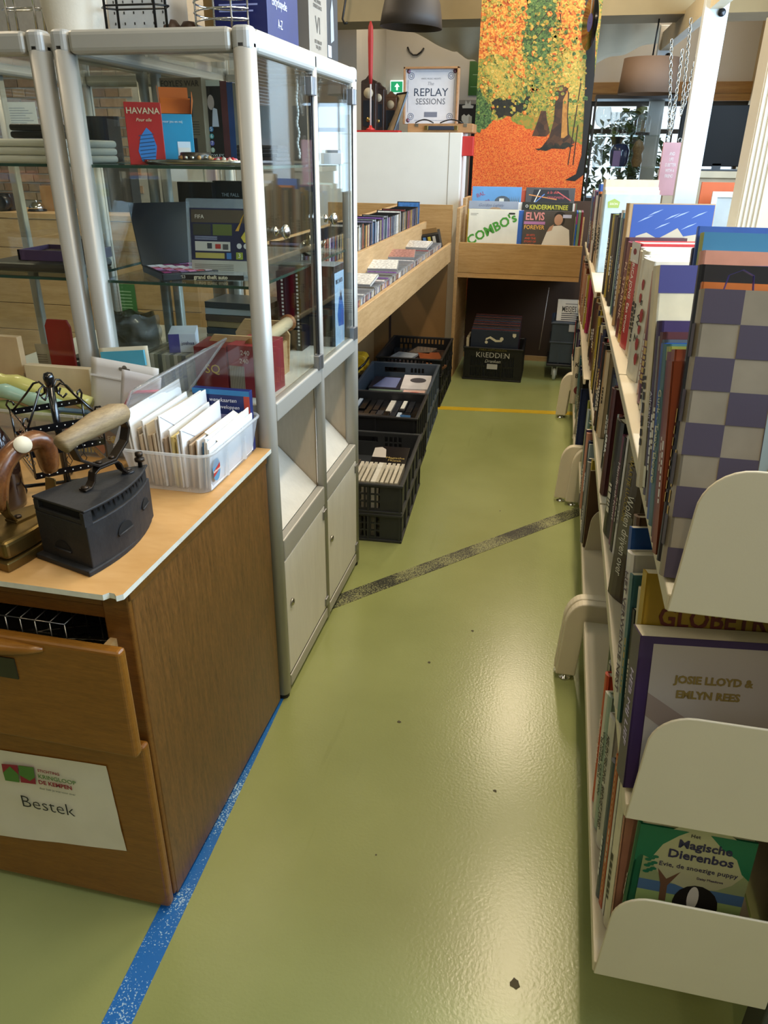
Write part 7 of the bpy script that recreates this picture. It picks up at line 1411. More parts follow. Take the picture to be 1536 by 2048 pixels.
lid = obj('lid', MB().box(cx_ - W2, cx_ + W2, 0.19, 0.22, H0, H1).box(cx_ - W2, cx_ - W2 + 0.012, 0.15, 0.19, H0, H1).box(cx_ + W2 - 0.012, cx_ + W2, 0.15, 0.19, H0, H1).box(cx_ - W2, cx_ + W2, 0.15, 0.19, H1 - 0.012, H1), SW, sc_, bevel=0.002)
sg_ = obj('sign_sheet', MB().box(cx_ - W2 + 0.012, cx_ + W2 - 0.012, 0.184, 0.188, H0 + 0.002, H1 - 0.012), M('parchment', '#c4c6cc', 0.6, var=0.06, scale=14), lid)
hh = H1 - H0
def stext(s_, u, v, size, c='#33425a', **k): return lettering(s_, sg_, (cx_ + (u - 0.5) * 2 * W2, 0.1832, H0 + v * hh), R_FRONT, size, c, **k)
stext('REPLAY', 0.49, 0.56, 0.068, '#27374e', sx=1.05); stext('SESSIONS', 0.49, 0.40, 0.052, '#5a5e68', sx=0.95); stext('The', 0.48, 0.715, 0.030, '#8a8e98', shear=0.3); stext('VINYL MUSIC NIGHTS', 0.49, 0.80, 0.014, '#7a808c')
mb = MB()
def fr_line(u0, v0, u1, v1, t=0.0016):
    x0, x1, z0__, z1__ = cx_ + (u0 - .5) * 2 * W2, cx_ + (u1 - .5) * 2 * W2, H0 + v0 * hh, H0 + v1 * hh; mb.box(min(x0, x1) - t / 2, max(x0, x1) + t / 2, 0.1828, 0.1836, min(z0__, z1__) - t / 2, max(z0__, z1__) + t / 2)
for (q0, q1) in (((0.20, 0.92), (0.80, 0.92)), ((0.20, 0.07), (0.80, 0.07)), ((0.07, 0.22), (0.07, 0.78)), ((0.91, 0.22), (0.91, 0.78))): fr_line(*q0, *q1)
for (u_, v_) in ((0.13, 0.85), (0.85, 0.85), (0.13, 0.14), (0.85, 0.14)):
    for rr in (0.020, 0.010): mb.tube([(cx_ + (u_ - .5) * 2 * W2 + rr * math.cos(a), 0.1830, H0 + v_ * hh + rr * math.sin(a)) for a in [k * 2 * pi / 14 for k in range(14)]], 0.0016, 4, closed=True)
obj('sign_border', mb, ink('#5a6a88'), sg_)
for (u_, v_) in ((0.08, 0.93), (0.92, 0.93), (0.08, 0.07)): obj('rose_print', MB().lathe([(0.014, 0), (0, 0.0005)], 10, T=Matrix.Translation((cx_ + (u_ - .5) * 2 * W2, 0.1834, H0 + v_ * hh)) @ Matrix.Rotation(pi / 2, 4, 'X')), ink('#8a6a80'), sg_)
obj('cassette_print', MB().box(cx_ - 0.045, cx_ + 0.045, 0.1828, 0.1836, H0 + 0.13 * hh, H0 + 0.22 * hh), ink('#6a7080'), sg_); obj('price_label', MB().box(cx_ + W2 * 0.62, cx_ + W2 * 0.95, 0.1822, 0.1832, H0 + 0.03 * hh, H0 + 0.10 * hh), ink('#c9d0e4'), sg_)
for x0_, x1_ in ((-w * 0.38, -w * 0.10), (w * 0.0, w * 0.34)): obj('cable', MB().tube([(x0_ + (x1_ - x0_) * k / 8, -0.004, 0.058 + 0.02 * math.sin(pi * k / 8)) for k in range(9)], 0.004, 6), BLK, sc_)
# ---- pendant lamp
lm = thing('pendant_lamp', 'dark brown dome pendant lamp hanging over the media bin', 'lamp', (gy(822, 50, 5.0).x, 5.0, gy(822, 56, 5.0).z), (0, math.radians(2.5), 0))
prof = [(0.178, 0.0), (0.170, 0.06), (0.158, 0.12), (0.135, 0.18), (0.09, 0.23), (0.03, 0.255)]
obj('shade', MB().lathe(prof, 36, caps=False), M('lamp_brown', '#2a2119', 0.6), lm, solid=0.003); obj('cap', MB().lathe([(0.03, 0.25), (0.028, 0.30), (0.012, 0.32), (0, 0.32)], 16), M('lamp_brown', '#2a2119', 0.6), lm); obj('cable', MB().tube([(0, 0, 0.32), (0, 0, CEIL - lm.location.z - 0.005)], 0.004, 6), BLK, lm); obj('bulb', MB().lathe([(0, 0.06), (0.03, 0.08), (0.034, 0.11), (0.02, 0.15), (0.014, 0.2)], 14), M('bulb_off', '#e8e0cc', 0.3), lm)
# ---- roll-up banner with an autumn avenue
YBN = 5.90
def leafmat(name, cols, sc, rough=0.5):
    m = bpy.data.materials.new(name); m.use_nodes = True; nt = m.node_tree; b = nt.nodes['Principled BSDF']; L = nt.links.new
    tc = nt.nodes.new('ShaderNodeTexCoord'); v = nt.nodes.new('ShaderNodeTexVoronoi'); v.inputs['Scale'].default_value = sc; n = nt.nodes.new('ShaderNodeTexNoise'); n.inputs['Scale'].default_value = sc * 0.35; n.inputs['Detail'].default_value = 6
    L(tc.outputs['Object'], v.inputs['Vector']); L(tc.outputs['Object'], n.inputs['Vector'])
    sp_ = nt.nodes.new('ShaderNodeSeparateColor'); L(v.outputs['Color'], sp_.inputs[0]); mx = nt.nodes.new('ShaderNodeMix'); mx.data_type = 'FLOAT'; mx.inputs[0].default_value = 0.55; L(sp_.outputs[0], mx.inputs[2]); L(n.outputs[0], mx.inputs[3])
    r = nt.nodes.new('ShaderNodeValToRGB'); el = r.color_ramp.elements; el[0].position = 0.22; el[1].position = 0.78; el[0].color = (*lin(cols[0]), 1); el[1].color = (*lin(cols[-1]), 1)
    for k, c in enumerate(cols[1:-1]): e = el.new(0.22 + 0.56 * (k + 1) / (len(cols) - 1)); e.color = (*lin(c), 1)
    L(mx.outputs[0], r.inputs[0]); L(r.outputs[0], b.inputs['Base Color']); b.inputs['Roughness'].default_value = rough; return m
x0_, x1_ = gy(950, 250, YBN).x, gy(1178, 250, YBN).x
bn = thing('rollup_banner', 'tall roll-up banner printed with an orange autumn avenue', 'banner', ((x0_ + x1_) / 2, YBN, 0)); ox = bn.location.x; hw = (x1_ - x0_) / 2
LF = {'mix': leafmat('leaf_mix', ('#2c3a1c', '#5f7030', '#8f8a34', '#9a6a24', '#b9a84a'), 120), 'or': leafmat('leaf_orange', ('#7a2e10', '#b5561c', '#c97a2c', '#c9a44a', '#b3421a'), 95), 'path': leafmat('leaf_path', ('#8e2c08', '#b8400c', '#c7561a', '#d07a30', '#a83608'), 210), 'gr': leafmat('leaf_green', ('#16240f', '#2f4a22', '#4a6a34', '#6a7a3a'), 120), 'dk': leafmat('leaf_dark', ('#0d0f0a', '#181a10', '#2a2416'), 60), 'yl': leafmat('leaf_yellow', ('#6a7030', '#9a9240', '#b58a34', '#c9b060'), 120), 'tr': leafmat('bark', ('#1a100c', '#3a2416', '#54341c'), 30), 'tl': leafmat('bark_lit', ('#8a5a24', '#b5803c', '#7a4a1e'), 30), 'lawn': leafmat('lawn', ('#5a6a24', '#7a7a2c', '#a86a24'), 70)}
obj('sheet', MB().box(-hw, hw, 0, 0.002, 0.10, 2.42), LF['mix'], bn)
def art(name, mat, pts, k):
    mb = MB(); vs_ = []; leafy = mat in ('path', 'lawn', 'gr', 'or', 'yl', 'mix', 'dk')
    if leafy:
        q2 = []
        for i in range(len(pts)):
            a_, b_ = pts[i], pts[(i + 1) % len(pts)]; n_ = max(1, int(math.hypot(b_[0] - a_[0], b_[1] - a_[1]) / 5))
            for s_ in range(n_): q2.append((a_[0] + (b_[0] - a_[0]) * s_ / n_ + rnd.uniform(-4, 4), a_[1] + (b_[1] - a_[1]) * s_ / n_ + rnd.uniform(-4, 4)))
        pts = q2
    for q in pts:
        p_ = gy(q[0], q[1], YBN); vs_.append((max(-hw, min(hw, p_.x - ox)), -0.0004 * k, min(2.42, max(0.10, p_.z))))
    mb.add(vs_, [tuple(range(len(vs_)))]); return obj(name, mb, LF[mat] if mat in LF else ink(mat), bn)
art('print_path', 'path', [(930, 600), (930, 275), (968, 248), (1000, 236), (1025, 234), (1060, 245), (1100, 262), (1175, 290), (1200, 600)], 1)
art('print_lawn', 'lawn', [(1022, 236), (1050, 230), (1110, 236), (1180, 244), (1180, 292), (1120, 276), (1070, 262), (1035, 250)], 2)
art('print_green', 'gr', [(1046, -120), (1120, -120), (1110, 60), (1098, 110), (1060, 130), (1045, 100), (1050, 30)], 1)
art('print_orange', 'or', [(930, -120), (1052, -120), (1054, 40), (1046, 105), (1050, 160), (1030, 150), (1020, 120), (985, 110), (930, 130)], 2)
art('print_orange', 'or', [(1120, -120), (1200, -120), (1190, 110), (1150, 105), (1125, 90), (1112, 50)], 2)
art('print_yellow', 'yl', [(968, 130), (1010, 120), (1030, 150), (1042, 165), (1010, 215), (985, 190), (970, 160)], 2)
art('print_yellow', 'yl', [(1125, 100), (1180, 105), (1178, 220), (1140, 230), (1120, 170)], 3)
art('print_bush', 'gr', [(930, 170), (960, 180), (975, 205), (985, 235), (975, 255), (950, 268), (930, 280)], 3)
art('print_hollow', 'dk', [(983, 200), (998, 196), (1040, 205), (1065, 182), (1055, 215), (1020, 234), (995, 234), (984, 222)], 3)
art('print_trunk', 'tr', [(1064, 272), (1078, 235), (1082, 222), (1092, 222), (1094, 240), (1100, 265), (1092, 273)], 4)
art('print_trunk', 'tr', [(1082, 296), (1098, 275), (1108, 240), (1113, 172), (1140, 168), (1136, 230), (1138, 268), (1150, 285), (1130, 298)], 5)
art('print_trunk_light', 'tl', [(1126, 200), (1136, 180), (1134, 240), (1135, 270), (1128, 276), (1122, 276)], 6)
art('print_shadow', 'dk', [(1072, 298), (1095, 290), (1140, 288), (1148, 294), (1120, 300)], 6)
for (a, b, t_) in (((1135, 330), (1161, 165), 2), ((1145, 330), (1155, 250), 2), ((1100, 18), (1065, 60), 2), ((1110, 30), (1060, 90), 2), ((985, 0), (965, 12), 2), ((1118, 0), (1122, 60), 2)): art('print_branch', '#2a1a10', [(a[0], a[1]), (a[0] + t_, a[1]), (b[0] + t_, b[1]), (b[0], b[1])], 7)
art('print_black_trunk', '#0e0c0c', [(1176, -120), (1202, -120), (1192, 150), (1185, 260), (1170, 350), (1150, 362), (1130, 360), (1152, 348), (1163, 310), (1168, 230), (1172, 120)], 8)
obj('base_cassette', MB().box(-hw - 0.02, hw + 0.02, -0.06, 0.10, 0.0, 0.10), ALU, bn, bevel=0.01); obj('rear_pole', MB().tube([(0, 0.03, 0.1), (0, 0.03, 2.42)], 0.008, 8), ALU, bn); obj('top_rail', MB().box(-hw, hw, -0.006, 0.012, 2.41, 2.44), ALU, bn)
# hanging vinyl record in front of it
c = gy(1180, 45, 5.72)
vr = thing('vinyl_record', 'black vinyl record with a blue label hanging edge-on from a cord', 'record', (c.x, 5.72, c.z), (0, 0, math.radians(-72)))
T = Matrix.Rotation(pi / 2, 4, 'X')
obj('disc', MB().lathe([(0.004, -0.001), (0.15, -0.001), (0.15, 0.001), (0.004, 0.001)], 48, T=T, caps=False), M('vinyl', '#0a0a0b', 0.18), vr); obj('label', MB().lathe([(0.05, 0.0013), (0.004, 0.0013)], 30, T=T, caps=False).lathe([(0.05, -0.0013), (0.004, -0.0013)], 30, T=T, caps=False), M('record_label', '#3c4a9a', 0.5), vr); obj('cord', MB().tube([(0, 0, 0.0), (0.0, -0.003, 0.14), (0, 0, CEIL - c.z)], 0.0022, 5), M('cord_white', '#c9c5bc', 0.6), vr)
# ---- exit sign, posters, cable and hook on the back walls
ES = thing('exit_sign', 'green and white illuminated exit sign on the back wall', 'exit sign', (gy(793, 178, YB - 0.08).x, YB - 0.07, gy(793, 187, YB - 0.08).z)); obj('housing', MB().box(-0.07, 0.07, 0, 0.07, 0, 0.12), M('exit_white', '#d8ece8', 0.5, emit=0.8), ES, bevel=0.006); obj('sign_face', MB().box(-0.06, 0.06, -0.003, 0, 0.012, 0.108), M('exit_green', '#1c9a68', 0.5, var=0, emit=0.6), ES); obj('arrow', MB().prism([(-0.004, 0.03), (-0.004, 0.06), (-0.022, 0.06), (0.004, 0.092), (0.030, 0.06), (0.012, 0.06), (0.012, 0.03)], -0.005, -0.003, 'y'), M('exit_arrow', '#f0fff8', 0.5, var=0, emit=1.0), ES)
def wallbox(name, lab, cat, x0, x1, yt, yb, Y, d, c, **k): return pxbox(name, lab, cat, x0, x1, yt, yb, Y, d, c, **k)
gp = wallbox('green_poster', 'dark green poster on the back wall beside the banner', 'poster', 938, 975, 122, 191, YB - 0.012, 0.01, '#2c5a26'); frect(gp, 'poster_line', -gp['w'] * 0.3, gp['w'] * 0.2, gp['h'] * 0.60, gp['h'] * 0.615, '#8fb08a'); frect(gp, 'poster_line', -gp['w'] * 0.4, gp['w'] * 0.3, gp['h'] * 0.25, gp['h'] * 0.262, '#8fb08a')
wallbox('wall_ledge', 'grey moulding ledge under the green poster', 'ledge', 916, 985, 200, 208, YB - 0.05, 0.045, '#8e8a82')
bk_ = thing('black_board', 'black display board with pale heart ornaments behind the suitcase', 'display board', (gy(938, 262, 7.4).x, 7.4, 0.0)); hB = gy(938, 209, 7.4).z; obj('panel', MB().box(-0.12, 0.30, 0, 0.02, 0.0, hB), BLK, bk_); zh = gy(938, 240, 7.4).z
obj('heart_ornament', MB().prism([(0, -0.05), (0.04, 0.0), (0.04, 0.03), (0.02, 0.045), (0, 0.03), (-0.02, 0.045), (-0.04, 0.03), (-0.04, 0.0)], -0.012, 0, 'y', T=Matrix.Translation((-0.03, 0, zh))), M('plaster_white', '#b4b2a8', 0.8), bk_); obj('crown_ornament', MB().prism([(-0.045, 0), (0.045, 0), (0.05, 0.02), (0.025, 0.025), (0.02, 0.06), (0, 0.03), (-0.02, 0.06), (-0.025, 0.025), (-0.05, 0.02)], -0.012, 0, 'y', T=Matrix.Translation((-0.02, 0, zh + 0.09))), MATS['plaster_white'], bk_)
cb_ = thing('wall_cable', 'loose black cable hanging in a loop on the back wall', 'cable', gy(815, 94, YB - 0.02)); o0 = cb_.location; obj('cable', MB().tube([tuple(gy(x, y, YB - 0.02) - o0) for x, y in ((815, 94), (819, 103), (826, 110), (834, 110), (842, 104), (848, 96))], 0.008, 6), BLK, cb_)
hk = thing('wall_hook', 'dark curved metal hook hanging from the beige beam', 'hook', gy(690, 10, 6.5)); o0 = hk.location; obj('wire', MB().tube([tuple(gy(x, y, 6.5) - o0) for x, y in ((689, -20), (691, 0), (688, 20), (685, 38), (689, 47), (695, 45))], 0.008, 6), BLK, hk)
# ---- cloth sails under the ceiling
CLOTH = M('sail_cloth', '#cfc4ac', 0.9, var=0.04, scale=3)
def sail(label, corners, sag):
    P = [gy(x, y, Y) for x, y, Y in corners]; o0 = P[0]; t = thing('cloth_sail', label, 'cloth sail', o0)
    def f(u, v):
        p_ = P[0].lerp(P[1], u).lerp(P[3].lerp(P[2], u), v) - o0
        return p_ + Vector((0, 0, -sag * math.sin(pi * u) * math.sin(pi * v) + 0.012 * math.sin(14 * u + 5 * v)))
    obj('cloth', MB().grid(f, 18, 14), CLOTH, t, solid=0.002)
sail('cream cloth sail stretched left of the autumn banner', ((790, 52, 7.3), (975, 18, 7.0), (972, 135, 8.4), (905, 100, 8.4)), 0.04)
sail('cream cloth sail stretched right of the autumn banner', ((1180, -30, 7.0), (1282, -25, 7.0), (1338, 76, 8.3), (1185, 128, 8.3)), 0.05)
# ---- drum lampshade
ds_ = thing('drum_lampshade', 'mauve-brown drum lampshade hanging behind the white frame', 'lampshade', (gy(1294, 190, 6.75).x, 6.75, gy(1294, 188, 6.75).z)); RD = 0.215; HS = gy(1294, 117, 6.75).z - ds_.location.z
obj('shade', MB().lathe([(RD, 0), (RD * 0.92, HS)], 40, caps=False), M('shade_mauve', '#7c6452', 0.8, var=0.03), ds_, solid=0.003); obj('spider', MB().box(-RD * 0.9, RD * 0.9, -0.003, 0.003, HS - 0.02, HS - 0.015), STEEL, ds_); obj('cord', MB().tube([(0, 0, HS - 0.02), (0.01, 0, HS + 0.2), (0.03, 0, CEIL - ds_.location.z)], 0.006, 6), BLK, ds_)
# ---- white wooden swing frame with chains and a pink sign
WHT = M('white_lacquer', '#c9ced0', 0.4, var=0.02); PALE = M('warm_lit_beige', '#c2b496', 0.5)  # crossbar beige has the warm light painted into the white wood
sf = thing('swing_frame', 'white wooden post frame with chains standing behind the bookcase', 'wooden frame', (0.76, 5.60, 0))
obj('post', MB().box(-0.068, 0.068, 0, 0.09, 0, 2.5), WHT, sf, bevel=0.004); obj('post', MB().box(-0.14, -0.02, 2.0, 2.09, 0, 2.35), WHT, sf, bevel=0.004)
dirv = Vector((-0.08, 2.045, 0)) - Vector((0.0, 0.045, 0))
obj('cross_bar', MB().prism([(-0.035, 2.17), (0.035, 2.17), (0.035, 2.30), (-0.035, 2.30)], 0, 2.6, 'y'), PALE, sf, rot=(0, 0, math.radians(2.2)), loc=(0.01, -0.4, 0))
for (x, y, z) in ((0.0, -0.003, 2.24), (-0.08, 1.997, 2.22)): obj('bolt', MB().lathe([(0.022, 0), (0.022, 0.01), (0, 0.012)], 14, T=Matrix.Translation((x + 0.03, y, z - 0.09)) @ Matrix.Rotation(pi / 2, 4, 'X')), BLK, sf)
def chain(label, pa, pb, Ya, Yb, n):
    A_, B_ = gy(*pa, Ya), gy(*pb, Yb); t = thing('chain', label, 'chain', A_, 0, 'chains on the white frame'); d = B_ - A_
    lk = MB().tube([(0.010 * math.cos(a) , 0, 0.019 * math.sin(a)) for a in [k * pi / 5 for k in range(10)]], 0.0028, 5, closed=True).mesh('chain_link', STEEL)
    for k in range(n):
        o = link(bpy.data.objects.new('chain_link', lk), t, d * ((k + 0.5) / n), (0, 0, (pi / 2) * (k % 2) + 0.4))
chain('steel chain hanging straight from the white frame to the pink sign', (1343, 80), (1338, 268), 6.2, 6.0, 24); chain('steel chain slanting from the frame to the pink sign hook', (1365, 100), (1341, 270), 6.2, 6.0, 22); chain('steel chain on the near side of the white frame', (1382, 38), (1362, 230), 5.9, 5.9, 24); chain('short steel chain crossing near the carabiner', (1402, 78), (1367, 215), 5.9, 5.92, 18)
l, r, zb, zt = pxrect(1322, 1362, 285, 360, 6.0)
pk = thing('pink_sign', 'small pink metal sign with white lettering hung on chains', 'sign', ((l + r) / 2, 6.0, zb), (0, 0, math.radians(32))); wS = (r - l) * 1.25
obj('plate', MB().box(-wS / 2, wS / 2, 0, 0.008, -0.1, zt - zb), M('pink_paint', '#b98a8c', 0.5), pk, bevel=0.002)
for k, s_ in enumerate(('AND', 'LIFE', 'IS BETTER', 'WITH A', 'FRIEND')): lettering(s_, pk, (0, -0.001, (zt - zb) * (0.70 - 0.15 * k)), R_FRONT, 0.030, '#d9d2cc', sx=0.7)
obj('hook_ring', MB().tube([(-0.05 + 0.014 * math.cos(a), 0.004, zt - zb + 0.014 + 0.014 * math.sin(a)) for a in [k * pi / 6 for k in range(12)]], 0.003, 5, closed=True).tube([(0.05 + 0.014 * math.cos(a), 0.004, zt - zb + 0.014 + 0.014 * math.sin(a)) for a in [k * pi / 6 for k in range(12)]], 0.003, 5, closed=True), STEEL, pk)
# ---- television, white chest, canvases behind the bookcase
tvs = thing('white_chest', 'pale wooden chest carrying the television', 'chest', (1.02, 6.35, 0)); obj('body', MB().box(-0.32, 0.40, 0, 0.4, 0, 1.24), M('chest_cream', '#b4a68c', 0.6), tvs, bevel=0.004); obj('top', MB().box(-0.34, 0.42, -0.02, 0.42, 1.24, 1.285), M('chest_top', '#c2b89f', 0.5), tvs, bevel=0.004)
tv = thing('television', 'large black flat television on the pale chest', 'television', (1.06, 6.48, 1.285)); obj('screen', MB().box(-0.30, 0.30, 0, 0.04, 0.03, 0.43), M('tv_black', '#090a0b', 0.5, spec=0.2), tv, bevel=0.005); obj('foot', MB().box(-0.16, 0.16, -0.06, 0.10, 0, 0.012).box(-0.03, 0.03, 0.0, 0.03, 0.012, 0.05), BLK, tv)
l, r, zb, zt = pxrect(1392, 1510, 365, 430, 5.25)
oc = thing('orange_canvas', 'plain orange canvas standing behind the bookcase', 'canvas', ((l + r) / 2 + 0.02, 5.25, 0)); obj('canvas', MB().box(-(r - l) / 2, (r - l) / 2, 0, 0.03, 0.35, zt), M('orange_paint', '#b8562a', 0.6), oc); obj('easel_leg', MB().tube([(-0.10, 0.02, 0), (-0.08, 0.02, zt - 0.05)], 0.012, 6).tube([(0.10, 0.02, 0), (0.08, 0.02, zt - 0.05)], 0.012, 6), PINE, oc)
l, r, zb, zt = pxrect(1422, 1520, 384, 430, 5.12)
wf = thing('white_picture_frame', 'white wooden picture frame in front of the orange canvas', 'picture frame', ((l + r) / 2, 5.12, 0)); W2 = (r - l) / 2; obj('frame', MB().box(-W2, -W2 + 0.03, 0, 0.02, 0.6, zt).box(W2 - 0.03, W2, 0, 0.02, 0.6, zt).box(-W2 + 0.03, W2 - 0.03, 0, 0.02, zt - 0.03, zt).box(-W2 + 0.03, W2 - 0.03, 0, 0.02, 0.6, 0.63), WHT, wf); obj('picture', MB().box(-W2 + 0.03, W2 - 0.03, 0.008, 0.014, 0.63, zt - 0.03), M('pale_print', '#a8aeb0', 0.5), wf); obj('stand', MB().box(-W2, W2, 0, 0.04, 0, 0.6), WHT, wf)
fp = thing('fluted_column', 'white fluted wooden column at the side of a tall cupboard', 'column', (0.80, 3.90, 0)); obj('shaft', MB().box(-0.035, 0.24, 0, 0.20, 0, 1.92), M('column_white', '#c2bbac', 0.5, var=0.02), fp)
for k in range(5): obj('flute', MB().box(-0.030 + 0.020 * k, -0.018 + 0.020 * k, -0.008, 0, 0.02, 1.9), M('column_white', '#c2bbac', 0.5), fp, bevel=0.003)
# ---- glass cabinet with glassware at the back
GY = 7.25
gc = thing('glass_vitrine', 'dark framed glass vitrine with glassware behind the banner', 'vitrine', (0.46, GY, 0)); fwm = M('vitrine_frame', '#2a241e', 0.5)
obj('base', MB().box(-0.30, 0.34, 0, 0.34, 0, 1.05), fwm, gc)
for (x, y) in ((-0.30, 0), (0.33, 0), (-0.30, 0.33), (0.33, 0.33)): obj('frame_post', MB().box(x, x + 0.012, y, y + 0.012, 1.05, 1.80), fwm, gc)
obj('frame_top', MB().box(-0.30, 0.342, 0, 0.342, 1.80, 1.83), fwm, gc); obj('front_pane', MB().box(-0.288, 0.33, 0.004, 0.007, 1.05, 1.80), GLASS, gc)
zA, zB_ = gy(1240, 333, GY + 0.05).z, gy(1240, 270, GY + 0.05).z
for z in (zA, zB_): obj('glass_shelf', MB().box(-0.286, 0.328, 0.01, 0.328, z - 0.006, z), GSHELF, gc)
CRY = thin_glass('crystal', (0.9, 0.93, 0.94), 1.6, 0.03, 0.10, (0.75, 0.8, 0.82))
def glassware(lab, px, z, prof, mat=CRY, name='glass_goblet', cat='glass', dy=0.10, n=20):
    t = thing(name, lab, cat, (gy(px, 300, GY + dy).x, GY + dy, z)); obj('bowl', MB().lathe(prof, n, caps=False), mat, t); return t
glassware('large round wine glass on the upper vitrine shelf', 1199, zB_, [(0.04, 0), (0.04, 0.004), (0.006, 0.012), (0.006, 0.05), (0.05, 0.08), (0.07, 0.12), (0.065, 0.17), (0.05, 0.21)])
for k in range(3): glassware(('flared crystal glass next to the round wine glass', 'middle flared crystal glass on the upper vitrine shelf', 'flared crystal glass next to the glass dome')[k], 1219 + 11 * k, zB_, [(0.025, 0), (0.025, 0.004), (0.006, 0.01), (0.006, 0.07), (0.02, 0.10), (0.032, 0.17)])
dm = glassware('glass dome with a brass clockwork inside on the vitrine shelf', 1280, zB_ + 0.02, [(0.055, 0), (0.055, 0.09), (0.045, 0.125), (0.02, 0.145), (0, 0.148)], name='glass_dome', cat='dome'); obj('foot', MB().lathe([(0.06, -0.02), (0.06, 0), (0, 0)], 20), BLK, dm); obj('movement', MB().lathe([(0.022, 0), (0.022, 0.03), (0.018, 0.032), (0.022, 0.06), (0.018, 0.062), (0.02, 0.09), (0, 0.09)], 16), M('brass_movement', '#a8863c', 0.3, 0.9), dm)
glassware('tall clear vase with a white tag on the lower vitrine shelf', 1197, zA, [(0.035, 0), (0.04, 0.02), (0.032, 0.12), (0.045, 0.22)], name='glass_vase', cat='vase')
sv = glassware('silver flared cup behind the blue jar in the vitrine', 1232, zA, [(0.035, 0), (0.03, 0.10), (0.05, 0.20), (0.075, 0.225)], TRAY, 'silver_cup', 'cup', 0.2)
bj = glassware('dark blue glazed jar with a purple tag on the lower vitrine shelf', 1240, zA, [(0.06, 0), (0.075, 0.03), (0.08, 0.12), (0.06, 0.165), (0.03, 0.175)], M('blue_glaze', '#1c2c54', 0.15, coat=0.5), 'glazed_jar', 'jar', 0.09); obj('tag', MB().box(-0.055, 0.005, -0.084, -0.082, 0.0, 0.12), M('purple_tag', '#6a5a8a', 0.6), bj)
wd_ = glassware('carved wooden figure on the lower vitrine shelf', 1276, zA, [(0.03, 0), (0.045, 0.04), (0.035, 0.10), (0.05, 0.14), (0.03, 0.19), (0, 0.21)], wood('carved_wood', '#6a5232', '#9a7f54', 20, (4, 4, 4), 0.6, 0.3), 'carved_figure', 'figurine', 0.08)
PLm = leafmat('plant_leaf', ('#1c2a12', '#35501f', '#4f6a30', '#20301a'), 40, 0.6)
pl_ = thing('window_plant', 'leafy green plant behind the vitrine', 'plant', (0.56, 8.2, 0)); obj('pot', MB().lathe([(0.12, 0), (0.16, 0.30), (0.15, 0.30), (0.13, 0.26), (0, 0.26)], 20), M('terracotta', '#8a4a2c', 0.7), pl_); obj('stem', MB().tube([(0, 0, 0.26), (0.02, 0, 0.9), (-0.02, 0, 1.6)], 0.012, 6), M('stem_green', '#3a4a22', 0.7), pl_)
lf_me = MB().add([(0, 0, 0), (0.035, 0.03, 0.01), (0.03, 0.075, 0.005), (0, 0.115, -0.02), (-0.03, 0.075, 0.005), (-0.035, 0.03, 0.01), (0, 0.05, 0.012)], [(0, 1, 6), (1, 2, 6), (2, 3, 6), (3, 4, 6), (4, 5, 6), (5, 0, 6)]).mesh('leaf', PLm)
for k in range(150):
    a = rnd.uniform(0, 2 * pi); z = rnd.uniform(0.9, 1.78); r = rnd.uniform(0.02, 0.20)
    link(bpy.data.objects.new('leaf', lf_me), pl_, (r * math.cos(a), r * math.sin(a), z), (rnd.uniform(-0.8, 0.5), rnd.uniform(-0.5, 0.5), a + rnd.uniform(-0.6, 0.6)))
# ---- plank counter seen through the left cabinet
PLK = wood('pine_plank', '#a8865a', '#c6a578', 3, (1.2, 9, 10), 0.6, 0.12)
ct = thing('shop_counter', 'pale pine plank counter seen through the glass cabinets', 'counter', (-3.6, 4.2, 0))
for k in range(6): obj('plank', MB().box(0, 1.55, -0.001 * (k % 2), 0.025, 0.02 + 0.165 * k, 0.02 + 0.165 * (k + 1) - 0.004), PLK, ct, bevel=0.002)
obj('plank', MB().box(0, 1.55, -0.01, 0.45, 1.012, 1.04), PLK, ct); obj('side_board', MB().box(1.525, 1.55, 0.025, 0.45, 0, 1.01).box(0, 0.025, 0.025, 0.45, 0, 1.01), PLK, ct)
bl2 = thing('desk_bell', 'shiny chrome desk bell on the pine counter', 'bell', (gy(74, 415, 4.35).x, 4.35, 1.04)); obj('dome', MB().lathe([(0.05, 0.01), (0.045, 0.03), (0.025, 0.05), (0, 0.055)], 20), CHR, bl2); obj('base', MB().lathe([(0.055, 0), (0.055, 0.01), (0, 0.01)], 20), BLK, bl2); obj('button', MB().lathe([(0.006, 0.05), (0.006, 0.065), (0, 0.066)], 10), CHR, bl2)
o = pxbox('card_folder', 'tan cardboard folder standing on the pine counter', 'folder', 82, 118, 372, 418, 4.4, 0.03, '#a3784a', 1.04); o = pxbox('dark_till', 'black till box on the pine counter', 'till', 160, 260, 330, 412, 4.45, 0.12, '#2a2b2c', 1.04, 0.1); o = pxbox('green_card', 'green printed card hanging on the counter front', 'card', 232, 272, 568, 632, 4.19, 0.004, '#3f7a44')
for k in range(6): frect(o, 'text_line', -o['w'] * 0.35, o['w'] * 0.3, o['h'] * (0.25 + 0.1 * k), o['h'] * (0.28 + 0.1 * k), '#9ac29a')
cm = thing('black_camera', 'black camera with a round lens on the pine counter', 'camera', (gy(8, 430, 4.3).x, 4.3, 1.04)); obj('body', MB().box(-0.10, 0.06, 0, 0.07, 0, 0.10), BLK, cm, bevel=0.01); obj('lens', MB().lathe([(0.045, 0), (0.045, 0.05), (0.038, 0.055), (0, 0.045)], 20, T=Matrix.Translation((0.03, 0, 0.05)) @ Matrix.Rotation(pi / 2, 4, 'X')), BLK, cm)
l, r, zb, zt = pxrect(14, 74, 204, 262, YBR - 0.016)
pn = obj('wall_notice', MB().box(-(r - l) / 2, (r - l) / 2, 0, 0.002, 0, zt - zb), PAPER, None, ((l + r) / 2, YBR - 0.016, zb)); tag(pn, 'printed white notice pinned to the brick wall', 'notice')
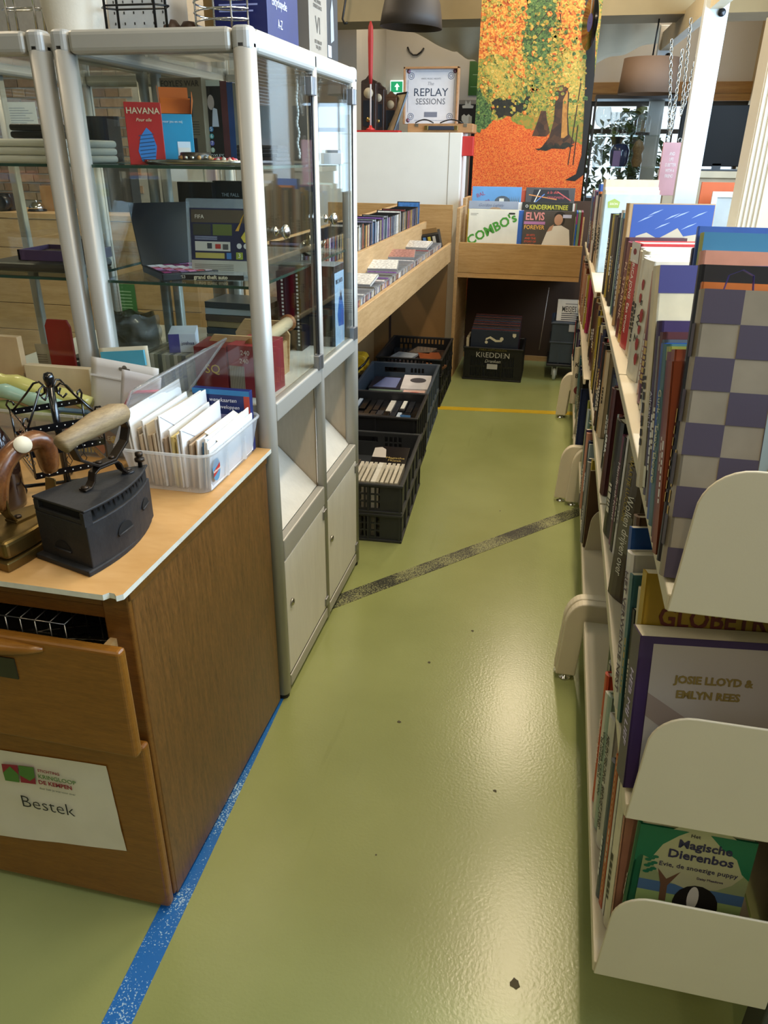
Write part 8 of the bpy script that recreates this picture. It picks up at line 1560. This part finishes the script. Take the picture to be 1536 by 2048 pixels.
for k in range(9): frect(pn, 'text_line', -(r - l) * 0.38, (r - l) * (0.38 - 0.12 * (k % 3)), (zt - zb) * (0.1 + 0.085 * k), (zt - zb) * (0.12 + 0.085 * k), '#7a7a78', 0.003)
# leafy dabs that break up the printed foliage
DAB = {k: LF[k] for k in ('or', 'yl', 'gr', 'mix')}
def dabs(n_, x0, x1, y0, y1, kinds, k):
    per = {}
    for _ in range(n_):
        x, y = rnd.uniform(x0, x1), rnd.uniform(y0, y1); kd = rnd.choice(kinds); s_ = rnd.uniform(2, 6); m_ = per.setdefault(kd, MB()); vs_ = []
        for a in range(6):
            p_ = gy(x + s_ * rnd.uniform(0.5, 1.2) * math.cos(a * pi / 3), y + s_ * rnd.uniform(0.5, 1.2) * math.sin(a * pi / 3), YBN); vs_.append((max(-hw, min(hw, p_.x - ox)), -0.0004 * k - 0.00001 * (_ % 20), min(2.42, max(0.1, p_.z))))
        m_.add(vs_, [tuple(range(6))])
    for kd, m_ in per.items(): o = obj('print_foliage', m_, LF[kd], bn); o['kind'] = 'stuff'
dabs(130, 962, 1050, 0, 150, ['yl', 'or', 'mix'], 9.0); dabs(130, 1045, 1125, 0, 180, ['gr', 'mix', 'gr', 'yl', 'or'], 9.1); dabs(140, 1100, 1172, 0, 210, ['yl', 'mix', 'or', 'gr'], 9.2); dabs(110, 955, 1080, 150, 228, ['mix', 'gr', 'yl', 'or'], 9.3)
# shrub outside the back window
sh_ = thing('garden_shrub', 'green leafy shrub outside the back window', 'shrub', (0.55, 9.5, 0)); mb = MB()
for k in range(900):
    a = rnd.uniform(0, 2 * pi); e = rnd.uniform(-1, 1); r = rnd.uniform(0.7, 1.0); c_ = Vector((0.62 * r * math.cos(a) * math.sqrt(1 - e * e), 0.35 * r * math.sin(a) * math.sqrt(1 - e * e), 1.0 + 0.8 * r * e)); M_ = Matrix.Translation(c_) @ Matrix.Rotation(rnd.uniform(0, 6), 4, 'Z') @ Matrix.Rotation(rnd.uniform(-1, 1), 4, 'X')
    mb.add([(0, -0.05, 0), (0.03, 0, 0.008), (0, 0.06, -0.01), (-0.03, 0, 0.008)], [(0, 1, 2, 3)], 0, False, M_)
o = obj('foliage', mb, PLm, sh_); o['kind'] = 'stuff'; obj('trunk', MB().tube([(0, 0, 0), (0.02, 0, 0.6), (0, 0.02, 1.3)], [0.04, 0.03, 0.015], 8), M('bark_brown', '#4a3826', 0.8), sh_)
